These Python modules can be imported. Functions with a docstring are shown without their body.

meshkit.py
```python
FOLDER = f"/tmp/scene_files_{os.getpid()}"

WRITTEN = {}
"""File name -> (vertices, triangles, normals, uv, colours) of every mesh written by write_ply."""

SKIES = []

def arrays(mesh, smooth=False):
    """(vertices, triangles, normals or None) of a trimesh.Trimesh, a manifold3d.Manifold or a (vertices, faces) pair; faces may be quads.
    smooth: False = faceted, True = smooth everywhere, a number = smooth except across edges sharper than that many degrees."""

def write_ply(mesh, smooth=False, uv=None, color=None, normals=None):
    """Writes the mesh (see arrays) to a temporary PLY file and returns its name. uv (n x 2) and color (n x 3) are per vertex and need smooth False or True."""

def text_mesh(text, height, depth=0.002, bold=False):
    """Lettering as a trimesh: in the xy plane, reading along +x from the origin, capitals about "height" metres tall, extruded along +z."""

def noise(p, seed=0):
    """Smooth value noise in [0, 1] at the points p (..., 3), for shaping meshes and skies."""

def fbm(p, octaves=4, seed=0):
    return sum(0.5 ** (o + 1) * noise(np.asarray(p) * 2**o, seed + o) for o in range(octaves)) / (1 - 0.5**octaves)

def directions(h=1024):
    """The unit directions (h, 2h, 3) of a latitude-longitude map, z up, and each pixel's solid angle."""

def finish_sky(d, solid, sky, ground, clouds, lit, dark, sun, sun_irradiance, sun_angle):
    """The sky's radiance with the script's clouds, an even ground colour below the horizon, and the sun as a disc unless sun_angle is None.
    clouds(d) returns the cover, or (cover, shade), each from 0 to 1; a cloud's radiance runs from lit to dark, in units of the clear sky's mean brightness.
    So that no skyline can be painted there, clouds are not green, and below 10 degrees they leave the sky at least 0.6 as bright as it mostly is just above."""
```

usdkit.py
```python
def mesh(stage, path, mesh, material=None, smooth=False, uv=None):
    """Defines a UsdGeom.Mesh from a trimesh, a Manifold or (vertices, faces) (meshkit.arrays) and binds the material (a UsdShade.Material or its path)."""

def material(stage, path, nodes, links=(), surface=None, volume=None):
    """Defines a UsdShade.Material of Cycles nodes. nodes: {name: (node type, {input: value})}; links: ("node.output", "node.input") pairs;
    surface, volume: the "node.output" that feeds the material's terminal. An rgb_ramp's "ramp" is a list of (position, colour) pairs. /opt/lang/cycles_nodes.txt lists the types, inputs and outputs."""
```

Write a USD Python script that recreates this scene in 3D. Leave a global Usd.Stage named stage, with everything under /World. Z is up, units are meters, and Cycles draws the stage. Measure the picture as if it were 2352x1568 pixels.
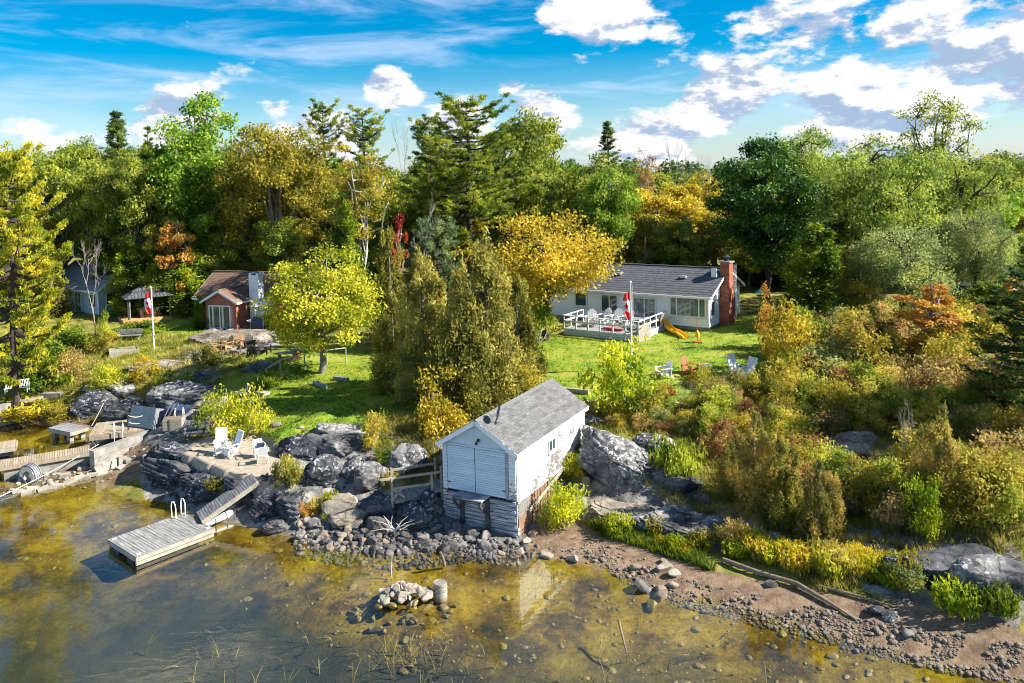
import math, random
import numpy as np
import usdkit, meshkit
from pxr import Usd, UsdGeom, UsdLux, UsdShade, Gf, Sdf, Vt
from scipy.interpolate import RBFInterpolator
from scipy.ndimage import gaussian_filter, map_coordinates

# ------------------------------------------------------------------ stage, camera, sky, sun, exposure
stage = Usd.Stage.CreateInMemory()
UsdGeom.SetStageUpAxis(stage, UsdGeom.Tokens.z)
UsdGeom.SetStageMetersPerUnit(stage, 1.0)
WORLD = UsdGeom.Xform.Define(stage, '/World')
stage.SetDefaultPrim(WORLD.GetPrim())
UsdGeom.Scope.Define(stage, '/World/Looks')

CAM_H = 15.4
FPX, PITCH, CY, ROLL = 1825.0, math.radians(3.5), 523.0, -0.025      # in pixels of a 2352 x 1568 picture
_c, _s = math.cos(ROLL), math.sin(ROLL)
_fwd = np.array([0, math.cos(PITCH), -math.sin(PITCH)])
_up0 = np.array([0, math.sin(PITCH), math.cos(PITCH)])
_rt0 = np.array([1.0, 0, 0])
_rt = _c * _rt0 + _s * _up0
_up = -_s * _rt0 + _c * _up0
EYE = np.array([0, 0, CAM_H])
cam = UsdGeom.Camera.Define(stage, '/World/camera')
m = np.eye(4)
m[0, :3], m[1, :3], m[2, :3], m[3, :3] = _rt, _up, -_fwd, EYE
cam.AddTransformOp().Set(Gf.Matrix4d(m.tolist()))
cam.CreateFocalLengthAttr(36.0 * FPX / 2352)
cam.CreateHorizontalApertureAttr(36.0)
cam.CreateVerticalApertureAttr(36.0 * 683 / 1024)
cam.CreateVerticalApertureOffsetAttr(-36.0 * (784 - CY) / 2352)
cam.CreateClippingRangeAttr(Gf.Vec2f(0.1, 6000))
cam.CreateExposureAttr(EXPOSURE := 1.55)

SUN_DIR = np.array([0.96, -0.10, 0.0]); SUN_DIR /= np.linalg.norm(SUN_DIR)
SUN_EL = math.radians(37)
SUN = np.array([SUN_DIR[0] * math.cos(SUN_EL), SUN_DIR[1] * math.cos(SUN_EL), math.sin(SUN_EL)])
sun = UsdLux.DistantLight.Define(stage, '/World/sun')
sun.CreateIntensityAttr(1.25); sun.CreateAngleAttr(0.53); sun.CreateNormalizeAttr(True)
sun.CreateColorAttr(Gf.Vec3f(1.0, 0.94, 0.82))
zz = SUN; xx = np.cross([0, 0, 1], zz); xx /= np.linalg.norm(xx); yy = np.cross(zz, xx)
m = np.eye(4); m[0, :3], m[1, :3], m[2, :3] = xx, yy, zz
sun.AddTransformOp().Set(Gf.Matrix4d(m.tolist()))

def pixdir(px, py):
    x, y = px - 1176.0, CY - py
    d = _fwd * FPX + _rt * x + _up * y
    return d / np.linalg.norm(d)

def sky_material():
    n = {'tc': ('texture_coordinate', {}),
         'sky': ('sky_texture', {'sky_type': 'single_scattering', 'sun_disc': False, 'sun_elevation': SUN_EL,
                                 'sun_rotation': math.atan2(SUN[0], SUN[1]), 'air_density': 1.0, 'aerosol_density': 0.4, 'ozone_density': 2.2}),
         'sat': ('hsv', {'hue': 0.497, 'saturation': 1.95, 'value': 0.40}),
         'bg': ('background_shader', {'strength': 0.125})}
    L = [('sky.color', 'sat.color')]
    # cloud cover from noise on the direction: flat bottomed cumulus and thin streaks
    def noise(name, scale, detail, rough, stretch, off=(0, 0, 0), dist=0.0):
        n[name + 'm'] = ('mapping', {'scale': stretch, 'location': off})
        n[name] = ('noise_texture', {'scale': scale, 'detail': detail, 'roughness': rough, 'distortion': dist})
        L.extend([('tc.generated', name + 'm.vector'), (name + 'm.vector', name + '.vector')])
    noise('na', 7.5, 10, .60, (1, 1, 2.3), (3.1, 0, 0))
    noise('nb', 7.5, 10, .60, (1, 1, 2.3), (3.1 + .012, 0, .032))           # the same field a little nearer the sun: shading
    noise('nw', 3.0, 7, .62, (1, 1, 6.0), (0, 1.7, 0.4), 1.2)                # thin streaks
    def math_(name, kind, a, b, clamp=False):
        n[name] = ('math', {'math_type': kind, 'use_clamp': clamp})
        for k, v in (('value1', a), ('value2', b)):
            if isinstance(v, str): L.append((v, f'{name}.{k}'))
            else: n[name][1][k] = v
        return name + '.value'
    # places where cumulus gather
    acc = None
    blobs = [((1420, 40), .075, .30), ((1310, 25), .05, .22), ((1530, 60), .05, .22), ((880, 190), .045, .30), ((930, 215), .045, .22), ((1760, 50), .07, .20), ((1880, 90), .08, .22), ((1700, 190), .07, .24), ((1640, 250), .09, .24), ((1950, 210), .11, .25), ((2200, 160), .16, .27),
             ((1250, 255), .08, .24), ((640, 245), .04, .26), ((1480, 310), .10, .23), ((2150, 40), .11, .22), ((2100, 300), .2, .20), ((1850, 310), .12, .18), ((400, 285), .09, .21), ((1050, 285), .10, .20), ((700, 300), .10, .18), ((110, 285), .10, .20), ((1170, 195), .035, .22)]
    for i, (p, r, a) in enumerate(blobs):
        d = pixdir(*p)
        n[f'dv{i}'] = ('vector_math', {'math_type': 'subtract', 'vector2': tuple(d)})
        n[f'dm{i}'] = ('vector_math', {'math_type': 'multiply', 'vector2': (1, 1, 1.7)})
        n[f'dl{i}'] = ('vector_math', {'math_type': 'length'})
        n[f'mr{i}'] = ('map_range', {'range_type': 'smoothstep', 'from_min': 0.0, 'from_max': r * 1.25, 'to_min': a, 'to_max': 0.0})
        L.extend([('tc.generated', f'dv{i}.vector1'), (f'dv{i}.vector', f'dm{i}.vector1'), (f'dm{i}.vector', f'dl{i}.vector1'), (f'dl{i}.value', f'mr{i}.value')])
        acc = f'mr{i}.result' if acc is None else math_(f'ac{i}', 'maximum', acc, f'mr{i}.result')
    n['sep'] = ('separate_xyz', {})
    L.append(('tc.generated', 'sep.vector'))
    n['hi'] = ('map_range', {'range_type': 'smoothstep', 'from_min': .24, 'from_max': .42, 'to_min': 0, 'to_max': .05})
    L.append(('sep.z', 'hi.value'))
    acc = math_('acu', 'add', acc, 'hi.result')
    da = math_('da', 'add', 'na.fac', acc)
    db = math_('db', 'add', 'nb.fac', acc)
    n['cov'] = ('map_range', {'range_type': 'smoothstep', 'from_min': .585, 'from_max': .675, 'to_min': 0, 'to_max': 1})
    L.append((da, 'cov.value'))
    sh = math_('sh', 'subtract', da, db)
    n['shade'] = ('map_range', {'range_type': 'smoothstep', 'from_min': -.075, 'from_max': .035, 'to_min': 0, 'to_max': 1})
    L.append((sh, 'shade.value'))
    n['ccol'] = ('rgb_ramp', {'ramp': [(0, (1.15, 1.5, 2.1)), (.35, (1.6, 1.85, 2.3)), (.6, (2.3, 2.42, 2.62)), (1, (2.85, 2.85, 2.85))]})
    L.append(('shade.result', 'ccol.fac'))
    n['wis'] = ('map_range', {'range_type': 'smoothstep', 'from_min': .44, 'from_max': .74, 'to_min': 0, 'to_max': .6})
    L.append(('nw.fac', 'wis.value'))
    # paler towards the horizon
    n['hz'] = ('map_range', {'range_type': 'smoothstep', 'from_min': -.02, 'from_max': .16, 'to_min': .5, 'to_max': 0})
    L.append(('sep.z', 'hz.value'))
    n['m0'] = ('mix', {'color2': (1.5, 2.05, 3.0)}); L.extend([('sat.color', 'm0.color1'), ('hz.result', 'm0.fac')])
    n['m1'] = ('mix', {'color2': (2.0, 2.45, 3.2)}); L.extend([('m0.color', 'm1.color1'), ('wis.result', 'm1.fac')])
    n['m2'] = ('mix', {}); L.extend([('m1.color', 'm2.color1'), ('ccol.color', 'm2.color2'), ('cov.result', 'm2.fac'), ('m2.color', 'bg.color')])
    return usdkit.material(stage, '/World/Looks/sky', n, L, surface='bg.background')
dome = UsdLux.DomeLight.Define(stage, '/World/sky')
UsdShade.MaterialBindingAPI.Apply(dome.GetPrim()).Bind(sky_material())
dome.GetPrim().SetCustomDataByKey('kind', 'structure')
# ------------------------------------------------------------------ helpers: points, meshes, things
def W(px, py, z):
    d = pixdir(px, py); t = (z - CAM_H) / d[2]
    return EYE + d * t
def Wy(px, py, Y):
    d = pixdir(px, py)
    return EYE + d * (Y / d[1])
def mpp(Y):                                     # metres per picture pixel at depth Y
    return Y / FPX

class MB:
    """collects shapes that become ONE mesh"""
    def __init__(s): s.v, s.f, s.n = [], [], 0
    def add(s, v, f):
        v = np.asarray(v, float); f = np.asarray(f, int)
        if f.shape[1] == 4: f = np.vstack([f[:, [0, 1, 2]], f[:, [0, 2, 3]]])
        s.v.append(v); s.f.append(f + s.n); s.n += len(v); return s
    def box(s, c, size, rz=0.0, ch=0.0):
        x, y, z = np.asarray(size, float) / 2
        v = np.array([[-x, -y, -z], [x, -y, -z], [x, y, -z], [-x, y, -z], [-x, -y, z], [x, -y, z], [x, y, z], [-x, y, z]])
        if rz: v = v @ rotz(rz).T
        return s.add(v + np.asarray(c, float), BOXF)
    def beam(s, a, b, w, h, up=(0, 0, 1)):
        a, b = np.asarray(a, float), np.asarray(b, float)
        d = b - a; L = np.linalg.norm(d); d = d / L
        u = np.asarray(up, float); x = np.cross(d, u)
        if np.linalg.norm(x) < 1e-6: x = np.cross(d, [1, 0, 0])
        x /= np.linalg.norm(x); y = np.cross(x, d)
        v = [p + sx * x * w / 2 + sy * y * h / 2 for p in (a, b) for sx, sy in ((-1, -1), (1, -1), (1, 1), (-1, 1))]
        return s.add(v, BOXF)
    def tube(s, pts, r, n=6, cap=True):
        P = np.asarray(pts, float); k = len(P); r = np.broadcast_to(np.asarray(r, float), (k,))
        T = np.gradient(P, axis=0); T /= np.linalg.norm(T, axis=1, keepdims=True) + 1e-12
        ref = np.array([0, 0, 1.0]) if abs(T[:, 2]).mean() < .8 else np.array([1.0, 0, 0])
        X = np.cross(T, ref); X /= np.linalg.norm(X, axis=1, keepdims=True) + 1e-12
        Y = np.cross(T, X); a = np.arange(n) * 2 * np.pi / n
        v = (P[:, None] + r[:, None, None] * (np.cos(a)[None, :, None] * X[:, None] + np.sin(a)[None, :, None] * Y[:, None])).reshape(-1, 3)
        i = np.arange(k - 1)[:, None] * n; j = np.arange(n)[None]; jn = (j + 1) % n
        f = np.stack([i + j, i + jn, i + n + jn, i + n + j], -1).reshape(-1, 4)
        s.add(v, f)
        if cap:
            for e, o in ((0, 1), (k - 1, -1)):
                s.add(np.vstack([P[e:e + 1], v[e * n:e * n + n]]), np.array([[0, 1 + (q + (o < 0)) % n, 1 + (q + (o > 0)) % n] for q in range(n)]))
        return s
    def lathe(s, prof, c=(0, 0, 0), n=16):
        prof = np.asarray(prof, float); a = np.arange(n) * 2 * np.pi / n
        v = np.stack([prof[:, None, 0] * np.cos(a), prof[:, None, 0] * np.sin(a), np.repeat(prof[:, 1:2], n, 1)], -1).reshape(-1, 3) + np.asarray(c, float)
        i = np.arange(len(prof) - 1)[:, None] * n; j = np.arange(n)[None]; jn = (j + 1) % n
        return s.add(v, np.stack([i + j, i + jn, i + n + jn, i + n + j], -1).reshape(-1, 4))
    def prism(s, poly, y0, y1, axis=1):
        """a polygon in the xz plane (convex order) pushed along y"""
        p = np.asarray(poly, float); k = len(p)
        v = np.vstack([np.stack([p[:, 0], np.full(k, y), p[:, 1]], 1) for y in (y0, y1)])
        f = [[i, (i + 1) % k, k + (i + 1) % k] for i in range(k)] + [[i, k + (i + 1) % k, k + i] for i in range(k)]
        f += [[0, i + 1, i] for i in range(1, k - 1)] + [[k, k + i, k + i + 1] for i in range(1, k - 1)]
        return s.add(v, f)
    def slab(s, quad, t):
        """four corner points and a thickness pushed along the quad's normal (downwards from the given face)"""
        q = np.asarray(quad, float); n = np.cross(q[1] - q[0], q[3] - q[0]); n /= np.linalg.norm(n)
        return s.add(np.vstack([q - n * t, q]), BOXF)
    def xf(s, M):
        s.v = [v @ np.asarray(M)[:3, :3].T + np.asarray(M)[:3, 3] for v in s.v]; return s
    def arrays(s): return np.vstack(s.v), np.vstack(s.f)
BOXF = np.array([[0, 3, 2, 1], [4, 5, 6, 7], [0, 1, 5, 4], [1, 2, 6, 5], [2, 3, 7, 6], [3, 0, 4, 7]])
def rotz(a):
    c, s = math.cos(a), math.sin(a); return np.array([[c, -s, 0], [s, c, 0], [0, 0, 1.0]])
def roty(a):
    c, s = math.cos(a), math.sin(a); return np.array([[c, 0, s], [0, 1, 0], [-s, 0, c]])
def rotx(a):
    c, s = math.cos(a), math.sin(a); return np.array([[1, 0, 0], [0, c, -s], [0, s, c]])

_names = {}
def numbered(path):
    k = _names.get(path, 0); _names[path] = k + 1
    return path if k == 0 else f'{path}_{k:03d}'
def setc(prim, **kw):
    for k, v in kw.items():
        if v: prim.SetCustomDataByKey(k, v)
def pathof(parent): return '/World' if parent is None else str(parent.GetPath())
def thing(name, label, cat, loc=(0, 0, 0), rz=0.0, group=None, kind=None, parent=None):
    x = UsdGeom.Xform.Define(stage, numbered('/World/' + name))
    x.AddTranslateOp().Set(Gf.Vec3d(*map(float, loc)))
    if rz: x.AddRotateZOp().Set(math.degrees(rz))
    p = x.GetPrim(); setc(p, label=label, category=cat, group=group, kind=kind); return p
def cls(name):
    return stage.CreateClassPrim(numbered('/World/class_' + name))
def part(parent, name, mb, mat, smooth=False, label=None):
    m = usdkit.mesh(stage, numbered(pathof(parent) + '/' + name), mb.arrays() if isinstance(mb, MB) else mb, MAT[mat], smooth)
    p = m.GetPrim()
    if label: setc(p, label=label)
    return p
def single(name, mb, mat, label=None, cat=None, group=None, kind=None, smooth=False):
    p = part(None, name, mb, mat, smooth); setc(p, label=label, category=cat, group=group, kind=kind); return p
def copy(name, src, label, cat, loc, rz=0.0, scale=(1, 1, 1), group=None, tilt=None, inst=True):
    x = UsdGeom.Xform.Define(stage, numbered('/World/' + name))
    x.AddTranslateOp().Set(Gf.Vec3d(*map(float, loc)))
    if tilt is None:
        x.AddRotateZOp().Set(math.degrees(rz))
    else:
        x.AddRotateXYZOp().Set(Gf.Vec3f(math.degrees(tilt[0]), math.degrees(tilt[1]), math.degrees(rz)))
    if np.isscalar(scale): scale = (scale,) * 3
    x.AddScaleOp().Set(Gf.Vec3f(*map(float, scale)))
    p = x.GetPrim(); p.GetReferences().AddInternalReference(src.GetPath())
    if inst: p.SetInstanceable(True)
    setc(p, label=label, category=cat, group=group); return p
def local(p, loc, rz):
    """world point to the frame of a thing at loc turned by rz"""
    return (np.asarray(p, float) - np.asarray(loc, float)) @ rotz(rz)

# ------------------------------------------------------------------ materials
MAT = {}
def mk(name, nodes, links, surface='p.BSDF', volume=None):
    MAT[name] = usdkit.material(stage, '/World/Looks/' + name, nodes, links, surface=surface, volume=volume); return MAT[name]
def surf(name, c1, c2=None, scale=3.0, rough=.7, bump=0.0, bscale=None, stretch=(1, 1, 1), detail=6, c3=None, pos='object', spec=.4, rnd=0.0, metallic=0.0, mid=.5):
    """a noisy colour between c1 and c2 (c3 in the darkest spots), optional fine relief and a spread of tone from object to object"""
    n = {'tc': ('texture_coordinate', {}), 'ge': ('geometry', {}), 'mp': ('mapping', {'scale': stretch}),
         'p': ('principled_bsdf', {'roughness': rough, 'specular_ior_level': spec, 'metallic': metallic})}
    L = [('ge.position' if pos == 'world' else 'tc.object', 'mp.vector')]
    if c2 is None: c2 = c1
    n['no'] = ('noise_texture', {'scale': scale, 'detail': detail, 'roughness': .6})
    stops = [(max(0, mid - .22), c1), (min(1, mid + .22), c2)]
    if c3 is not None: stops = [(.30, c3), (.40, c1), (.66, c2)]
    n['rp'] = ('rgb_ramp', {'ramp': stops})
    L += [('mp.vector', 'no.vector'), ('no.fac', 'rp.fac')]
    out = 'rp.color'
    if rnd:
        n['oi'] = ('object_info', {}); n['rm'] = ('map_range', {'value': .5, 'from_min': 0, 'from_max': 1, 'to_min': 1 - rnd, 'to_max': 1 + rnd})
        n['hv'] = ('hsv', {}); L += [('oi.random', 'rm.value'), ('rm.result', 'hv.value'), (out, 'hv.color')]; out = 'hv.color'
    L.append((out, 'p.base_color'))
    if bump:
        n['bn'] = ('noise_texture', {'scale': bscale or scale * 6, 'detail': 4, 'roughness': .6}); n['bp'] = ('bump', {'strength': min(1, bump), 'distance': .02})
        L += [('mp.vector', 'bn.vector'), ('bn.fac', 'bp.height'), ('bp.normal', 'p.normal')]
    return mk(name, n, L)
def leaf(name, ca, cb, cc=None, rough=.55, scale=.55, trans=.48, w=.5):
    """foliage: every leaf its own tone between ca and cb, whole branches drifting towards cc"""
    cc = cc or tuple(.5 * (a + b) for a, b in zip(ca, cb))
    n = {'ge': ('geometry', {}), 'oi': ('object_info', {}), 'rp': ('rgb_ramp', {'ramp': [(0, tuple(.55 * x for x in ca)), (.3, ca), (.75, cb), (1, tuple(min(1, 1.25 * x) for x in cb))]}),
         'no': ('noise_texture', {'scale': scale, 'detail': 3, 'roughness': .6}), 'nr': ('map_range', {'from_min': .42, 'from_max': .62, 'to_min': 0, 'to_max': w * 1.4, 'clamp': True}),
         'mx': ('mix', {'color2': cc}), 'rv': ('map_range', {'from_min': 0, 'from_max': 1, 'to_min': .86, 'to_max': 1.14}), 'hv': ('hsv', {}),
         'p': ('principled_bsdf', {'roughness': rough, 'specular_ior_level': .25}), 't': ('translucent_bsdf', {}), 'mc': ('mix_closure', {'fac': trans})}
    L = [('ge.random_per_island', 'rp.fac'), ('ge.position', 'no.vector'), ('no.fac', 'nr.value'), ('nr.result', 'mx.fac'), ('rp.color', 'mx.color1'),
         ('oi.random', 'rv.value'), ('rv.result', 'hv.value'), ('mx.color', 'hv.color'), ('hv.color', 'p.base_color'), ('hv.color', 't.color'), ('p.BSDF', 'mc.closure1'), ('t.BSDF', 'mc.closure2')]
    return mk(name, n, L, surface='mc.closure')

surf('white_paint', (.50, .52, .54), (.60, .61, .62), 2.0, .55, .15, 14)
surf('white_siding', (.70, .74, .79), (.78, .81, .85), .8, .6, .1, 10, stretch=(1, 1, 6))
surf('trim_white', (.60, .62, .64), (.68, .69, .70), 2.0, .5)
surf('plastic_white', (.60, .61, .63), (.68, .69, .70), 3.0, .35, rnd=.05)
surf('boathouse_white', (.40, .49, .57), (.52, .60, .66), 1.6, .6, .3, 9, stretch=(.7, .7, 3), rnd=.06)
surf('crib_wood', (.16, .16, .17), (.50, .54, .60), 3.0, .8, .5, 20, stretch=(.5, .5, 6), rnd=.15, c3=(.06, .06, .06))
surf('dark_wood', (.025, .028, .035), (.07, .07, .075), 5, .8, .3, 20)
surf('shingle_a', (.085, .085, .09), (.14, .14, .145), 9, .9, .4, 60, rnd=.12)
surf('shingle_b', (.10, .10, .105), (.16, .16, .165), 9, .9, .4, 60, rnd=.12)
surf('shingle_c', (.07, .07, .075), (.12, .12, .125), 9, .9, .4, 60, rnd=.12)
surf('roof_dark', (.045, .05, .06), (.10, .105, .12), 4, .85, .4, 40, rnd=.12)
surf('roof_slate', (.15, .18, .22), (.24, .28, .33), 4, .8, .4, 40, rnd=.1)
surf('roof_brown', (.11, .065, .045), (.21, .13, .10), 5, .9, .4, 40, rnd=.14)
surf('grey_plank', (.14, .14, .14), (.29, .285, .285), 2.2, .85, .4, 25, stretch=(6, .6, 1), rnd=.16, c3=(.11, .105, .10))
surf('tan_plank', (.21, .17, .12), (.36, .295, .22), 2.0, .85, .4, 25, stretch=(5, .7, 1), rnd=.14)
surf('rail_wood', (.20, .18, .15), (.34, .31, .25), 4, .85, .3, 25)
surf('deck_wood_gold', (.40, .22, .07), (.55, .33, .12), 3, .75, .2, 20, rnd=.1)
surf('concrete', (.16, .155, .14), (.30, .28, .25), 1.6, .9, .4, 25, pos='world', c3=(.16, .15, .14))
surf('concrete_light', (.21, .19, .16), (.31, .285, .24), 2.5, .9, .4, 25, pos='world', rnd=.1)
surf('brick_red', (.22, .06, .035), (.36, .115, .065), 3, .9, .3, 40, rnd=.18)
surf('mortar', (.34, .27, .23), (.42, .35, .30), 6, .95)
surf('glass_dark', (.02, .03, .04), (.05, .07, .08), .6, .06, spec=.9)
surf('glass_teal', (.05, .09, .10), (.12, .17, .17), .7, .07, spec=.9)
surf('curtain', (.42, .43, .36), (.55, .56, .48), 2, .8)
surf('grey_float', (.17, .20, .215), (.27, .31, .33), 2, .6, .2, 20)
surf('navy_plastic', (.012, .022, .06), (.03, .045, .10), 3, .4)
surf('blue_cover', (.012, .018, .045), (.03, .04, .08), 3, .6)
surf('metal_light', (.52, .53, .55), (.68, .68, .69), 8, .35, metallic=.7)
surf('metal_dark', (.02, .022, .026), (.05, .05, .055), 8, .45)
surf('dish_grey', (.05, .07, .095), (.09, .11, .14), 5, .5)
surf('rope', (.50, .45, .36), (.66, .60, .50), 20, .9)
surf('slide_yellow', (.85, .42, .01), (.95, .52, .02), 2, .35)
surf('chair_brown', (.30, .17, .09), (.44, .27, .15), 3, .75, rnd=.15)
surf('chair_black', (.018, .016, .016), (.045, .04, .038), 5, .6)
surf('chair_red', (.26, .06, .025), (.38, .11, .05), 4, .7)
surf('chair_blue', (.03, .06, .14), (.05, .09, .20), 4, .6)
surf('flag_red', (.62, .02, .025), (.72, .03, .035), 3, .75)
surf('flag_white', (.74, .74, .76), (.80, .80, .81), 3, .75)
surf('hot_tub', (.06, .03, .03), (.12, .06, .05), 4, .5)
surf('canvas_grey', (.16, .16, .18), (.24, .24, .25), 4, .8)
surf('wicker', (.10, .035, .03), (.17, .07, .05), 14, .8)
surf('bark', (.10, .085, .07), (.24, .21, .18), 5, .95, .6, 20, stretch=(1, 1, .25), pos='world')
surf('bark_dark', (.025, .02, .017), (.075, .06, .05), 5, .95, .6, 20, stretch=(1, 1, .25), pos='world')
surf('bark_pale', (.30, .28, .25), (.48, .45, .41), 5, .9, .4, 20, stretch=(1, 1, .3), pos='world')
surf('twig', (.20, .17, .14), (.34, .30, .26), 5, .9, pos='world')
surf('drift', (.30, .26, .21), (.52, .47, .40), 6, .9, .4, 30, stretch=(1, 1, 1))
surf('log_end', (.35, .28, .19), (.50, .42, .30), 9, .9)
surf('log_bark', (.11, .085, .06), (.22, .17, .12), 6, .95, .5, 30)
surf('stone_brown', (.12, .095, .07), (.25, .20, .155), 3, .9, .5, 18, pos='world', rnd=.18)
surf('stone_pale', (.16, .135, .11), (.31, .27, .23), 3, .9, .4, 18, pos='world', rnd=.14)
surf('stone_wet', (.09, .065, .02), (.20, .15, .04), 3, .6, .4, 18, pos='world', rnd=.18)
surf('weed', (.16, .12, .02), (.30, .24, .06), 4, .8)
surf('car_paint', (.010, .016, .035), (.016, .022, .045), 2, .18, spec=.7)
surf('car_white', (.62, .63, .64), (.70, .70, .71), 2, .25)
surf('rubber', (.015, .015, .015), (.03, .03, .03), 5, .8)
surf('hub', (.45, .45, .46), (.6, .6, .6), 5, .4, metallic=.6)
surf('teal_paint', (.08, .32, .32), (.12, .40, .40), 4, .5)
surf('ash', (.05, .045, .04), (.12, .11, .10), 8, .95)
surf('blue_siding', (.32, .44, .52), (.44, .56, .64), 1.5, .6, .2, 10, stretch=(1, 1, 8))
surf('barrel', (.17, .155, .14), (.30, .28, .25), 3, .6, .3, 14, metallic=.2)
surf('pebble', (.085, .068, .052), (.235, .195, .155), 2, .9, .3, 20, pos='world', rnd=.25)
surf('rust_mesh', (.13, .06, .04), (.28, .17, .11), 9, .9, .5, 50)

def rock_material(name, base1, base2, dark, lichen, wet=None, amount=.56):
    """weathered bedrock: two stone tones, dark seams and mineral stains, patches of pale lichen"""
    n = {'ge': ('geometry', {}), 'a': ('noise_texture', {'scale': .8, 'detail': 8, 'roughness': .65}), 'ra': ('rgb_ramp', {'ramp': [(.32, dark), (.46, base1), (.66, base2)]}),
         'b': ('noise_texture', {'scale': 4.5, 'detail': 8, 'roughness': .7}), 'lb': ('map_range', {'from_min': amount, 'from_max': amount + .05, 'clamp': True}), 'c': ('noise_texture', {'scale': .5, 'detail': 4}),
         'lc': ('map_range', {'from_min': .42, 'from_max': .56, 'clamp': True}), 'lm': ('math', {'math_type': 'multiply'}), 'mx': ('mix', {'color2': lichen}),
         'd': ('voronoi_texture', {'scale': 1.1, 'feature': 'distance_to_edge'}), 'dr': ('map_range', {'from_min': 0, 'from_max': .05, 'to_min': .28, 'to_max': 1, 'clamp': True}), 'dm': ('mix', {'mix_type': 'multiply', 'fac': 1.0}),
         'e': ('noise_texture', {'scale': 9, 'detail': 8, 'roughness': .7}), 'bp': ('bump', {'strength': .8, 'distance': .05}), 'p': ('principled_bsdf', {'roughness': .88, 'specular_ior_level': .3}),
         'ws': ('vector_math', {'math_type': 'add'}), 'wn': ('noise_texture', {'scale': 1.5, 'detail': 4})}
    L = [('ge.position', 'a.vector'), ('a.fac', 'ra.fac'), ('ge.position', 'b.vector'), ('b.fac', 'lb.value'), ('ge.position', 'c.vector'), ('c.fac', 'lc.value'), ('lb.result', 'lm.value1'), ('lc.result', 'lm.value2'),
         ('ra.color', 'mx.color1'), ('lm.value', 'mx.fac'), ('ge.position', 'wn.vector'), ('ge.position', 'ws.vector1'), ('wn.color', 'ws.vector2'), ('ws.vector', 'd.vector'), ('d.distance', 'dr.value'),
         ('mx.color', 'dm.color1'), ('dr.result', 'dm.color2'), ('dm.color', 'p.base_color'), ('ge.position', 'e.vector'), ('e.fac', 'bp.height'), ('bp.normal', 'p.normal')]
    return mk(name, n, L)
rock_material('rock_grey', (.09, .09, .095), (.25, .24, .23), (.018, .02, .026), (.44, .45, .45), amount=.53)
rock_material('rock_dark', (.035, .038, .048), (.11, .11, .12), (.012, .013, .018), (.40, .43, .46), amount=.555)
rock_material('rock_brown', (.17, .145, .115), (.36, .31, .25), (.06, .05, .045), (.50, .50, .48), amount=.60)
rock_material('rock_rip', (.085, .08, .08), (.22, .20, .185), (.035, .034, .036), (.48, .47, .45), amount=.62)

# leaves
leaf('leaf_maple', (.14, .32, .025), (.38, .62, .05), (.52, .68, .06))
leaf('leaf_oak', (.19, .30, .03), (.48, .60, .06), (.60, .62, .08))
leaf('leaf_forest', (.17, .27, .03), (.42, .55, .06), (.56, .58, .07))
leaf('leaf_olive', (.25, .27, .03), (.54, .52, .06), (.60, .47, .05))
leaf('leaf_yellow', (.58, .47, .03), (.88, .76, .07), (.80, .60, .05), trans=.45)
leaf('leaf_gold', (.60, .48, .03), (.88, .76, .09), (.86, .60, .06), trans=.45)
leaf('leaf_lime', (.42, .50, .02), (.76, .78, .06), (.82, .74, .06), trans=.45)
leaf('leaf_ash', (.42, .40, .04), (.72, .66, .10), (.78, .60, .08))
leaf('leaf_orange', (.74, .34, .06), (.92, .55, .14), (.88, .60, .10), trans=.45)
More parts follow.
